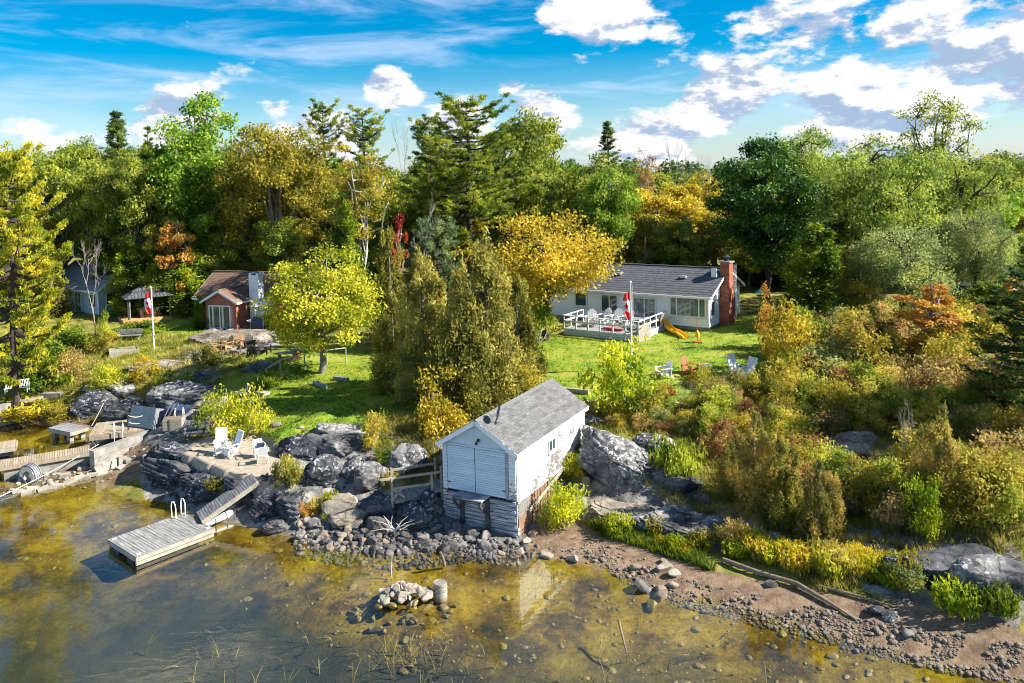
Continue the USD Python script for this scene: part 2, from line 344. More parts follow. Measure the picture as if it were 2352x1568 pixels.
leaf('leaf_rust', (.42, .20, .08), (.68, .40, .17), (.62, .42, .12))
leaf('leaf_tan', (.50, .37, .14), (.80, .64, .31), (.74, .54, .16))
leaf('leaf_red', (0.435, 0.029, 0.0217), (0.797, 0.087, 0.0435), (0.652, 0.145, 0.0435))
leaf('leaf_dark', (.03, .13, .02), (.11, .29, .035), (.18, .33, .035), trans=.28)
leaf('leaf_locust', (.20, .34, .04), (.48, .64, .11), (.62, .66, .11))
leaf('leaf_grey_green', (.28, .38, .13), (.54, .64, .30), (.60, .62, .18))
leaf('leaf_shrub', (.22, .34, .03), (.52, .64, .07), (.66, .66, .08))
leaf('needle_bright', (.32, .40, .02), (.72, .74, .05), (.80, .68, .05))
leaf('needle_pine', (.11, .22, .025), (.38, .50, .05), (.60, .62, .06), w=.45)
leaf('needle_dark', (.06, .14, .03), (.18, .30, .06), (.28, .36, .05))
leaf('needle_blue', (0.145, 0.246, 0.131), (0.334, 0.45, 0.246), (0.377, 0.464, 0.174))
leaf('cedar_olive', (.22, .245, .035), (.48, .49, .08), (.58, .50, .09), scale=.9)
leaf('cedar_tan', (.31, .31, .06), (.58, .55, .15), (.64, .54, .12), scale=.9)
leaf('cedar_green', (0.09, 0.195, 0.012), (0.27, 0.45, 0.0225), (0.42, 0.51, 0.03))
leaf('cedar_rust', (.34, .33, .07), (.60, .55, .15), (.70, .49, .11), scale=.9)
leaf('goldenrod', (.56, .50, .015), (.86, .76, .05), (.80, .62, .05))
leaf('grass_wild', (.28, .28, .03), (.58, .54, .09), (.64, .52, .13))
leaf('grass_green', (.16, .27, .012), (.38, .50, .03), (.52, .55, .05))
leaf('bush_lime', (0.319, 0.464, 0.0145), (0.725, 0.841, 0.0435), (0.797, 0.754, 0.029))
# ------------------------------------------------------------------ terrain
_ctrl = []
def c_(z, *pts):
    for p in pts: _ctrl.append((*W(p[0], p[1], z)[:2], z))
def cu(depth, *pts):
    for p in pts: _ctrl.append((*W(p[0], p[1], 0)[:2], -depth))
c_(.02, (0, 1130), (160, 1110), (230, 1087), (290, 1076), (330, 1092), (400, 1132), (430, 1152), (470, 1182), (560, 1188), (600, 1212), (680, 1238), (760, 1243), (880, 1262), (1000, 1254), (1180, 1256), (1240, 1277),
   (1330, 1287), (1450, 1312), (1480, 1347), (1530, 1372), (1600, 1375), (1700, 1402), (1800, 1424), (1900, 1455), (2000, 1485), (2100, 1512), (2200, 1532), (2352, 1562), (2500, 1590), (0, 976), (100, 966), (210, 990), (320, 985), (-200, 1180), (-150, 985))
cu(.7, (100, 1300), (600, 1300), (1600, 1520)); cu(.9, (400, 1350), (150, 1420), (900, 1450)); cu(1.0, (120, 1550)); cu(1.3, (450, 1480), (700, 1480), (900, 1530), (600, 1560)); cu(.9, (1176, 1560), (1500, 1600)); cu(.8, (1560, 1470)); cu(.35, (1300, 1400), (1000, 1310), (1700, 1450), (1900, 1500))
cu(.12, (1400, 1335), (1560, 1400), (1200, 1285)); cu(.2, (250, 1150), (400, 1175), (550, 1230), (60, 1160), (100, 1012), (30, 1040)); cu(.4, (100, 1210), (300, 1230), (940, 1350), (2300, 1640), (600, 1250)); cu(.08, (250, 985))
c_(1.72, (430, 1030), (500, 1040), (560, 1000), (620, 1060), (640, 1095), (580, 1090), (470, 1000), (540, 1060))
c_(.9, (340, 1062), (400, 1092), (470, 1120)); c_(1.2, (520, 1100)); c_(1.0, (330, 1032))
c_(.7, (640, 1155), (830, 1150)); c_(.4, (700, 1185)); c_(1.0, (740, 1130)); c_(1.5, (700, 1080), (760, 1085)); c_(1.9, (720, 1030)); c_(2.2, (800, 1000)); c_(1.4, (850, 1080)); c_(.6, (760, 1180))
c_(1.6, (930, 1060)); c_(1.2, (940, 1125)); c_(.6, (950, 1175)); c_(.35, (900, 1212)); c_(.3, (1050, 1222), (1130, 1235)); c_(2.3, (900, 1000)); c_(2.5, (870, 960))
c_(2.3, (650, 985)); c_(2.5, (700, 950), (900, 940)); c_(2.7, (800, 920)); c_(2.85, (900, 890), (620, 880)); c_(2.9, (700, 870), (1000, 900)); c_(3.0, (760, 850), (640, 840)); c_(3.1, (850, 850))
c_(2.75, (500, 880)); c_(2.3, (430, 905)); c_(2.5, (380, 870)); c_(2.9, (450, 840), (300, 800)); c_(3.2, (500, 800)); c_(3.3, (600, 790)); c_(3.05, (560, 840)); c_(1.9, (300, 880), (200, 880)); c_(2.4, (250, 840)); c_(2.7, (340, 830))
c_(.9, (300, 930), (200, 925)); c_(1.6, (150, 900), (50, 890)); c_(.7, (50, 935)); c_(2.3, (30, 830))
c_(3.05, (300, 760), (250, 780)); c_(3.0, (350, 800)); c_(3.2, (380, 750), (330, 740)); c_(3.3, (450, 770)); c_(3.4, (650, 760), (620, 770), (690, 780), (500, 748), (430, 740)); c_(3.5, (320, 735), (200, 720), (100, 720))
c_(3.3, (900, 800), (950, 830)); c_(2.75, (1050, 930)); c_(3.4, (1150, 850)); c_(4.0, (1300, 780), (1500, 790), (1750, 800)); c_(4.05, (1400, 770), (1600, 780)); c_(4.2, (1700, 760)); c_(3.7, (1650, 850), (1250, 820)); c_(3.65, (1550, 850)); c_(3.5, (1300, 850), (1500, 870)); c_(3.1, (1290, 900))
c_(4.1, (1350, 745), (1240, 740), (1640, 763))
c_(2.6, (1330, 960), (1400, 965)); c_(2.3, (1330, 1000)); c_(3.0, (1350, 920)); c_(1.9, (1450, 1050)); c_(1.2, (1340, 1090)); c_(1.4, (1550, 1100)); c_(1.0, (1400, 1112)); c_(2.5, (1500, 980)); c_(2.7, (1600, 960)); c_(2.9, (1700, 930)); c_(3.1, (1600, 890)); c_(3.6, (1700, 870))
c_(.65, (1400, 1175)); c_(.8, (1500, 1165), (1600, 1185)); c_(.55, (1650, 1220)); c_(.4, (1500, 1225)); c_(.7, (1750, 1230))
c_(.3, (1280, 1220), (1350, 1240), (1450, 1275)); c_(.28, (1550, 1305)); c_(.35, (1700, 1325)); c_(.42, (1800, 1335)); c_(.45, (1900, 1365)); c_(.5, (2050, 1405)); c_(.55, (2200, 1435), (2330, 1480)); c_(.2, (1600, 1340), (1750, 1365), (1950, 1430), (2150, 1490))
c_(1.7, (1800, 1100)); c_(2.3, (1900, 1050)); c_(2.8, (1850, 980)); c_(2.7, (1900, 1000)); c_(2.0, (2000, 1100), (2300, 1200)); c_(1.5, (2000, 1200)); c_(1.4, (2100, 1250)); c_(1.2, (2200, 1300), (2300, 1350)); c_(.95, (1850, 1230)); c_(2.6, (2200, 1100)); c_(3.0, (2100, 1000)); c_(3.2, (2300, 1000))
c_(3.3, (1850, 900)); c_(3.4, (2000, 900)); c_(3.7, (2200, 900), (1900, 850)); c_(4.3, (2300, 800), (2000, 760)); c_(4.2, (2100, 800)); c_(4.0, (1800, 800)); c_(4.5, (2250, 740))
c_(2.3, (-200, 850)); c_(3.0, (-300, 780)); c_(1.5, (2600, 1400)); c_(3.4, (2600, 1000)); c_(4.5, (2700, 800))
c_(-.04, (925, 1370)); cu(.16, (880, 1376), (970, 1378), (925, 1345), (925, 1400)); cu(.42, (800, 1380), (1060, 1380), (925, 1450), (925, 1312)); c_(.0, (1190, 1244), (1100, 1240)); c_(.12, (1040, 1215)); c_(.1, (1215, 1225)); c_(.45, (1280, 1160)); c_(.9, (1310, 1105))
for X in (-60, -30, 0, 30, 60):
    _ctrl += [(X, 82, 3.8 + .01 * X), (X, 110, 4.6)]
_ctrl += [(X, 4, -1.9) for X in (-25, 0, 20)] + [(-25, 20, -1.2), (14, 16, -.5), (24, 16, .6), (30, 24, 2.6)]
_ctrl = np.array(_ctrl)
_rbf = RBFInterpolator(_ctrl[:, :2] / 10, _ctrl[:, 2], kernel='linear', smoothing=.02)
GX0, GX1, GY0, GY1, GS = -46.0, 46.0, 6.0, 116.0, .2
_gx = np.arange(GX0, GX1 + 1e-6, GS); _gy = np.arange(GY0, GY1 + 1e-6, GS)
_cx, _cy = np.meshgrid(np.arange(GX0, GX1 + .5, .5), np.arange(GY0, GY1 + .5, .5))
_coarse = _rbf(np.stack([_cx.ravel(), _cy.ravel()], 1) / 10).reshape(_cx.shape)
_coarse = gaussian_filter(_coarse, .9)
_XX, _YY = np.meshgrid(_gx, _gy)
_base = map_coordinates(_coarse, [(_YY - GY0) / .5, (_XX - GX0) / .5], order=1, mode='nearest')

def inpoly(poly, X, Y):
    r = np.zeros(X.shape, bool); k = len(poly)
    for i in range(k):
        (x0, y0), (x1, y1) = poly[i], poly[(i + 1) % k]
        if y0 == y1: continue
        r ^= ((y0 > Y) != (y1 > Y)) & (X < (x1 - x0) * (Y - y0) / (y1 - y0) + x0)
    return r
def region(z, pts, blur=.8):
    poly = [W(x, y, z)[:2] for x, y in pts]
    return gaussian_filter(inpoly(poly, _XX, _YY).astype(float), blur / GS)
lawn = np.maximum.reduce([
    region(2.75, [(590, 960), (620, 880), (600, 840), (690, 800), (830, 815), (960, 850), (1000, 920), (930, 975), (860, 970), (800, 990), (730, 1000), (680, 1005), (630, 985)], .6),
    region(3.9, [(1225, 775), (1400, 765), (1640, 765), (1720, 735), (1790, 740), (1790, 850), (1740, 885), (1540, 880), (1430, 950), (1310, 960), (1260, 900), (1225, 860)], .8),
    region(3.1, [(220, 800), (250, 755), (400, 735), (480, 760), (440, 790), (370, 815), (340, 835), (260, 845)], .6),
    region(4.4, [(1900, 760), (2352, 720), (2420, 820), (2100, 830)], 1.0),
    region(2.9, [(470, 890), (500, 830), (600, 800), (640, 830), (600, 870), (540, 905)], .8) * .7])
sand = region(1.72, [(405, 1040), (460, 1005), (560, 995), (625, 1020), (668, 1060), (668, 1100), (600, 1106), (520, 1088)], .25)
rockm = np.maximum.reduce([
    region(1.2, [(300, 1000), (430, 1025), (480, 1060), (600, 1110), (690, 1080), (700, 1190), (600, 1215), (470, 1180), (330, 1090)], .5),
    region(1.2, [(640, 1000), (830, 975), (1000, 1050), (1150, 1050), (1290, 1060), (1300, 1150), (1200, 1262), (1100, 1262), (880, 1268), (680, 1245), (620, 1140)], .5),
    region(2.6, [(370, 870), (430, 820), (500, 810), (560, 850), (520, 920), (440, 960), (290, 960), (120, 930), (130, 890), (300, 905)], .6) * .9,
    region(3.3, [(410, 790), (420, 750), (540, 755), (650, 775), (640, 800), (560, 810)], .6) * .85,
    region(1.8, [(1310, 1000), (1420, 1000), (1600, 1090), (1560, 1125), (1320, 1090)], .5),
    region(.8, [(1330, 1120), (1560, 1130), (1760, 1210), (1760, 1250), (1500, 1235), (1370, 1190)], .4),
    region(1.6, [(1950, 1190), (2352, 1260), (2352, 1400), (2100, 1330), (1900, 1260)], .6), region(2.8, [(1830, 985), (2000, 990), (2100, 1040), (1960, 1080), (1850, 1020)], .6) * .8])
beach = region(.3, [(1200, 1260), (1230, 1195), (1330, 1190), (1500, 1240), (1640, 1315), (1900, 1372), (2352, 1470), (2450, 1600), (2352, 1580), (1900, 1470), (1600, 1385), (1470, 1350), (1330, 1300)], .5)
beach = np.maximum(beach, region(.05, [(0, 960), (150, 960), (330, 985), (320, 1010), (150, 1000), (0, 1000)], .5))
beach = np.maximum(beach, region(.4, [(0, 1140), (0, 1090), (230, 1045), (330, 1030), (430, 1120), (320, 1090), (150, 1125)], .4))
_P = np.stack([_XX, _YY, 0 * _XX], -1)
_n1 = meshkit.fbm(_P * .5, 4, 3) - .5; _n2 = meshkit.fbm(_P * 1.6, 4, 9) - .5
under = np.clip(-_base / .25, 0, 1)
smoothm = np.clip(lawn + sand, 0, 1)
# strata of the tilted bedrock show as ridges
_str = np.abs(((_XX * .55 + _YY * .83) * 1.25 + 1.4 * (meshkit.fbm(_P * .35, 3, 5))) % 1.0 - .35)
_z = _base + (1 - smoothm) * (.35 * _n1 + .22 * _n2) * np.clip(.2 + _base / 1.0, .2, 1) + rockm * (.30 * _n1 + .35 * _n2 - .30 * _str + .12) * np.clip((_base + .05) / .8, 0, 1) * (1 - sand)
_z = np.where(beach > .4, _base + .10 * _n2 * beach + .04 * _n1, _z) * 1.0
_z = _z + lawn * .10 * _n1
_z = np.where(_base < -.25, _base + .16 * _n1 + .05 * _n2, _z)
_z = np.where(sand > .5, np.maximum(1.70, np.minimum(_z, 1.74)), _z)
def gz(x, y):
    """height of the ground"""
    q = map_coordinates(_z, [np.atleast_1d((np.asarray(y, float) - GY0) / GS), np.atleast_1d((np.asarray(x, float) - GX0) / GS)], order=1, mode='nearest')
    return float(q[0]) if np.ndim(x) == 0 else q
def G(px, py):
    """the point of the ground that a picture pixel shows"""
    d = pixdir(px, py); t = np.linspace(15, 130, 2400); P = EYE + d * t[:, None]
    below = P[:, 2] < gz(P[:, 0], P[:, 1])
    if not below.any(): return EYE + d * 100
    i = int(np.argmax(below)); q = P[i]
    return np.array([q[0], q[1], gz(q[0], q[1])])

def ground():
    xs = np.concatenate([[-2500, -900, -400, -200, -110, -70, -55], _gx, [55, 70, 110, 200, 400, 900, 2500]])
    ys = np.concatenate([[-900, -300, -80, -20], _gy, [122, 135, 170, 240, 400, 800, 1600, 4000]])
    X, Y = np.meshgrid(xs, ys)
    cxx = np.clip(X, GX0, GX1); cyy = np.clip(Y, GY0, GY1)
    smp = lambda a: map_coordinates(a, [(cyy - GY0) / GS, (cxx - GX0) / GS], order=1, mode='nearest')
    Z = smp(_z); out = (X < GX0) | (X > GX1) | (Y < GY0) | (Y > GY1)
    Z = np.where(Y < GY0, np.minimum(Z, -1.6) - np.clip((GY0 - Y) * .02, 0, 3), Z)
    Z = np.where(out & (Y > GY0), np.where((cyy < 40) & (X < 0), -1.5, np.maximum(Z, 1.5) + .0 * X), Z)
    ny, nx = X.shape; idx = np.arange(ny * nx).reshape(ny, nx)
    f = np.stack([idx[:-1, :-1], idx[:-1, 1:], idx[1:, 1:], idx[1:, :-1]], -1).reshape(-1, 4)
    V = np.stack([X, Y, Z], -1).reshape(-1, 3)
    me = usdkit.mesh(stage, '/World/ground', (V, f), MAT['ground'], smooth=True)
    pv = UsdGeom.PrimvarsAPI(me)
    keep = np.where(out, 0.0, 1.0)
    for nm, arrs in (('maska', (lawn, rockm, sand)), ('maskb', (beach, np.zeros_like(beach), np.zeros_like(beach)))):
        c = np.stack([smp(a) * keep for a in arrs], -1).reshape(-1, 3).astype(np.float32)
        pv.CreatePrimvar(nm, Sdf.ValueTypeNames.Color3fArray, UsdGeom.Tokens.vertex).Set(Vt.Vec3fArray.FromNumpy(c))
    setc(me.GetPrim(), kind='structure')

def ground_material():
    n, L = {'ge': ('geometry', {}), 'ma': ('attribute', {'attribute': 'maska'}), 'mb': ('attribute', {'attribute': 'maskb'}), 'sa': ('separate_color', {}), 'sb': ('separate_color', {}), 'sp': ('separate_xyz', {})}, []
    L += [('ma.color', 'sa.color'), ('mb.color', 'sb.color'), ('ge.position', 'sp.vector')]
    def noi(nm, scale, det=6, rough=.6, st=None):
        n[nm] = ('noise_texture', {'scale': scale, 'detail': det, 'roughness': rough})
        if st: n[nm + 'p'] = ('mapping', {'scale': st}); L.extend([('ge.position', nm + 'p.vector'), (nm + 'p.vector', nm + '.vector')])
        else: L.append(('ge.position', nm + '.vector'))
    def ramp(nm, src, stops): n[nm] = ('rgb_ramp', {'ramp': stops}); L.append((src, nm + '.fac'))
    def blend(nm, a, b, fac): n[nm] = ('mix', {}); L.extend([(a, nm + '.color1'), (b, nm + '.color2'), (fac, nm + '.fac')]); return nm + '.color'
    noi('n_wild', 1.3, 8, .7); ramp('wild', 'n_wild.fac', [(.30, (.035, .045, .008)), (.45, (.12, .13, .02)), (.58, (.24, .20, .05)), (.72, (.20, .14, .07))])
    noi('n_law', .55, 8, .68); noi('n_lf', 16, 5, .75); ramp('law1', 'n_law.fac', [(.28, (.075, .15, .012)), (.42, (.14, .225, .016)), (.56, (.23, .28, .03)), (.70, (.32, .27, .08))]); ramp('law2', 'n_lf.fac', [(.3, (.5, .55, .45)), (.7, (1.35, 1.3, 1.3))])
    n['law'] = ('mix', {'mix_type': 'multiply', 'fac': 1.0}); L += [('law1.color', 'law.color1'), ('law2.color', 'law.color2')]
    noi('n_rk', 1.1, 9, .68); ramp('rk', 'n_rk.fac', [(.30, (.03, .03, .035)), (.45, (.12, .115, .11)), (.62, (.30, .285, .27)), (.72, (.42, .42, .41))])
    noi('n_sd', 3.0, 7, .6); ramp('sd', 'n_sd.fac', [(.3, (.24, .205, .16)), (.6, (.35, .30, .235)), (.75, (.40, .355, .30))])
    noi('n_be', 1.6, 8, .7); ramp('be', 'n_be.fac', [(.30, (.06, .038, .025)), (.45, (.15, .10, .065)), (.60, (.24, .17, .115)), (.72, (.17, .14, .075))])
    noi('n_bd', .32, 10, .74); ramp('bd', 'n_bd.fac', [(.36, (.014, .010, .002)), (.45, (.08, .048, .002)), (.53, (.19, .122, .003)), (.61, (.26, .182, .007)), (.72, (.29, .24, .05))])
    noi('n_bf', 5.0, 7, .75); ramp('bf', 'n_bf.fac', [(.30, (.30, .30, .30)), (.5, (.95, .95, .95)), (.72, (1.35, 1.35, 1.3))])
    n['bed'] = ('mix', {'mix_type': 'multiply', 'fac': .9}); L += [('bd.color', 'bed.color1'), ('bf.color', 'bed.color2')]
    noi('n_edge', 2.2, 5, .6)
    def mask(nm, src, lo=.32, hi=.62):
        n[nm + 'a'] = ('math', {'math_type': 'multiply_add', 'value2': .55, 'value3': -.275}); n[nm + 'b'] = ('math', {'math_type': 'add'}); n[nm] = ('map_range', {'range_type': 'smoothstep', 'from_min': lo, 'from_max': hi})
        L.extend([('n_edge.fac', nm + 'a.value1'), (nm + 'a.value', nm + 'b.value1'), (src, nm + 'b.value2'), (nm + 'b.value', nm + '.value')]); return nm + '.result'
    c = blend('b1', 'wild.color', 'rk.color', mask('k_r', 'sa.g', .40, .55))
    c = blend('b2', c, 'be.color', mask('k_b', 'sb.r', .3, .6))
    c = blend('b3', c, 'law.color', mask('k_l', 'sa.r', .35, .65))
    n['k_s'] = ('map_range', {'range_type': 'smoothstep', 'from_min': .4, 'from_max': .6}); L.append(('sa.b', 'k_s.value'))
    c = blend('b4', c, 'sd.color', 'k_s.result')
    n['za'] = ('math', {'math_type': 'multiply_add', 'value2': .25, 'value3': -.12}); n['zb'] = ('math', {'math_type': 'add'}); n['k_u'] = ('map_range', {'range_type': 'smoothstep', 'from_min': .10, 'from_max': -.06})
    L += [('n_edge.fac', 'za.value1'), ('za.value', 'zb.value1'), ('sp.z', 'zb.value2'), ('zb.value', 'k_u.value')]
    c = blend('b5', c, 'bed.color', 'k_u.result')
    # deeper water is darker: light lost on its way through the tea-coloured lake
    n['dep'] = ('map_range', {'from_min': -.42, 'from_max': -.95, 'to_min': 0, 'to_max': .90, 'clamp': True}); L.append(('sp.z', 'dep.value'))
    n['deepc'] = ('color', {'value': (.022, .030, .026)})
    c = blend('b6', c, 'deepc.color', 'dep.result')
    noi('n_bm', 11, 7, .7); n['bp'] = ('bump', {'strength': .7, 'distance': .06}); n['p'] = ('principled_bsdf', {'roughness': .92, 'specular_ior_level': .2})
    L += [('n_bm.fac', 'bp.height'), ('bp.normal', 'p.normal'), (c, 'p.base_color')]
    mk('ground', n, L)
ground_material(); ground()

# ------------------------------------------------------------------ water
n = {'ge': ('geometry', {}), 'mp': ('mapping', {'scale': (1.0, 2.2, 1)}), 'n1': ('noise_texture', {'scale': .9, 'detail': 4, 'roughness': .55, 'distortion': .6}), 'bp': ('bump', {'strength': .06, 'distance': .10}),
     'dt': ('vector_math', {'math_type': 'dot_product', 'vector2': (0, 0, 1)}), 'ab': ('math', {'math_type': 'absolute'}), 'om': ('math', {'math_type': 'subtract', 'value1': 1.0}), 'pw': ('math', {'math_type': 'power', 'value2': 3.5}),
     'fm': ('math', {'math_type': 'multiply_add', 'value2': .95, 'value3': .038, 'use_clamp': True}), 'tr': ('transparent_bsdf', {'color': (.93, .94, .84)}), 'gl': ('glossy_bsdf', {'roughness': .012, 'color': (1, 1, 1)}), 'mx': ('mix_closure', {})}
# Schlick's reflectance of water, the same from above and from below
mk('water', n, [('ge.position', 'mp.vector'), ('mp.vector', 'n1.vector'), ('n1.fac', 'bp.height'), ('bp.normal', 'gl.normal'), ('ge.incoming', 'dt.vector1'), ('dt.value', 'ab.value1'), ('ab.value', 'om.value2'), ('om.value', 'pw.value1'), ('pw.value', 'fm.value1'), ('fm.value', 'mx.fac'), ('tr.BSDF', 'mx.closure1'), ('gl.BSDF', 'mx.closure2')], surface='mx.closure')
single('water', (np.array([[-2500, -900, 0], [2500, -900, 0], [2500, 62, 0], [-2500, 62, 0.0]]), np.array([[0, 1, 2, 3]])), 'water', kind='structure')
# ------------------------------------------------------------------ buildings
def plane_hit(px, py, P0, nrm):
    d = pixdir(px, py); t = np.dot(np.asarray(P0) - EYE, nrm) / np.dot(d, nrm); return EYE + d * t

def peeling():
    n = {'tc': ('texture_coordinate', {}), 'a': ('noise_texture', {'scale': 5.5, 'detail': 8, 'roughness': .72}), 'b': ('noise_texture', {'scale': .55, 'detail': 3}), 'mp': ('mapping', {'scale': (1, 1, 1.6)}),
         's': ('math', {'math_type': 'multiply_add', 'value2': .9, 'value3': -.42}), 'ad': ('math', {'math_type': 'add'}), 'sp': ('separate_xyz', {}), 'zr': ('map_range', {'from_min': 3.6, 'from_max': 1.8, 'to_min': -.07, 'to_max': .07}), 'a2': ('math', {'math_type': 'add'}),
         'r': ('rgb_ramp', {'ramp': [(.555, (.60, .62, .64)), (.585, (.10, .095, .09)), (.75, (.17, .16, .15))]}), 'p': ('principled_bsdf', {'roughness': .75}), 'bp': ('bump', {'strength': .5, 'distance': .01})}
    mk('peeling_paint', n, [('tc.object', 'mp.vector'), ('mp.vector', 'a.vector'), ('tc.object', 'b.vector'), ('b.fac', 's.value1'), ('s.value', 'ad.value1'), ('a.fac', 'ad.value2'), ('tc.object', 'sp.vector'), ('sp.z', 'zr.value'), ('zr.result', 'a2.value1'), ('ad.value', 'a2.value2'),
                            ('a2.value', 'r.fac'), ('r.color', 'p.base_color'), ('a2.value', 'bp.height'), ('bp.normal', 'p.normal')])
peeling()

def slope_frame(p0, along, down):
    """matrix columns: along the courses, down the slope, out of the roof"""
    a = np.asarray(along, float); a /= np.linalg.norm(a); d = np.asarray(down, float); d /= np.linalg.norm(d)
    M = np.eye(4); M[:3, 0], M[:3, 1], M[:3, 2], M[:3, 3] = a, d, np.cross(a, d), p0
    if M[2, 2] < 0: M[:3, 2] *= -1
    return M
def courses(parent, name, M, length, slope, rows, mat, rng, t=.02):
    """one part for each course of shingles, butts proud of the course below, broken into tabs of uneven thickness"""
    e = slope / rows
    for r in range(rows):
        mb = MB(); x = -rng.random() * .2
        while x < length:
            w = rng.uniform(.26, .40); a, b = max(0, x), min(length, x + w - .006)
            if b - a > .03:
                dz = rng.uniform(0, .008)
                v = np.array([[a, r * e - .03, .004], [b, r * e - .03, .004], [b, r * e + e, t + dz], [a, r * e + e, t + dz], [a, r * e - .03, -.004], [b, r * e - .03, -.004], [b, r * e + e, 0], [a, r * e + e, 0]])
                mb.add(v[[4, 5, 6, 7, 0, 1, 2, 3]], BOXF)
            x += w
        part(parent, name, mb.xf(M), mat)

def window(parent, M, x0, x1, z0, z1, bars=(), fw=.07, glass='glass_dark', frame='trim_white', depth=.05, name='window', curtain=None, rail=None):
    """a framed window in the local plane y = 0 of the frame M (y points into the wall)"""
    mb = MB()
    for c, s in (((x0 + fw / 2, -depth / 2 + .012, (z0 + z1) / 2), (fw, depth, z1 - z0)), ((x1 - fw / 2, -depth / 2 + .012, (z0 + z1) / 2), (fw, depth, z1 - z0)),
                 (((x0 + x1) / 2, -depth / 2 + .012, z0 + fw / 2), (x1 - x0 - 2 * fw, depth, fw)), (((x0 + x1) / 2, -depth / 2 + .012, z1 - fw / 2), (x1 - x0 - 2 * fw, depth, fw))): mb.box(c, s)
    for b in bars: mb.box((b, -depth / 2 + .014, (z0 + z1) / 2), (fw * .9, depth * .9, z1 - z0 - 2 * fw - .004))
    if rail: mb.box(((x0 + x1) / 2, -depth / 2 + .016, rail), (x1 - x0 - 2 * fw - .004, depth * .8, .04))
    w = part(parent, name, mb.xf(M), frame)
    edges = [x0 + fw] + sorted(bars) + [x1 - fw]
    for a, b in zip(edges[:-1], edges[1:]):
        part(w, 'pane', MB().box(((a + b) / 2, -.004, (z0 + z1) / 2), (b - a - .01, .012, z1 - z0 - 2 * fw - .002)).xf(M), glass)
        if curtain: part(w, 'curtain', MB().box((a + (b - a) * .3, -.014, (z0 + z1) / 2 + .0), ((b - a) * curtain, .006, (z1 - z0) - 2 * fw - .01)).xf(M), 'curtain')
    part(w, 'sill', MB().box(((x0 + x1) / 2, -.05, z0 - .035), (x1 - x0 + .08, .10, .05)).xf(M), frame)
    return w
def T4(R=None, t=(0, 0, 0)):
    M = np.eye(4)
    if R is not None: M[:3, :3] = R
    M[:3, 3] = t; return M

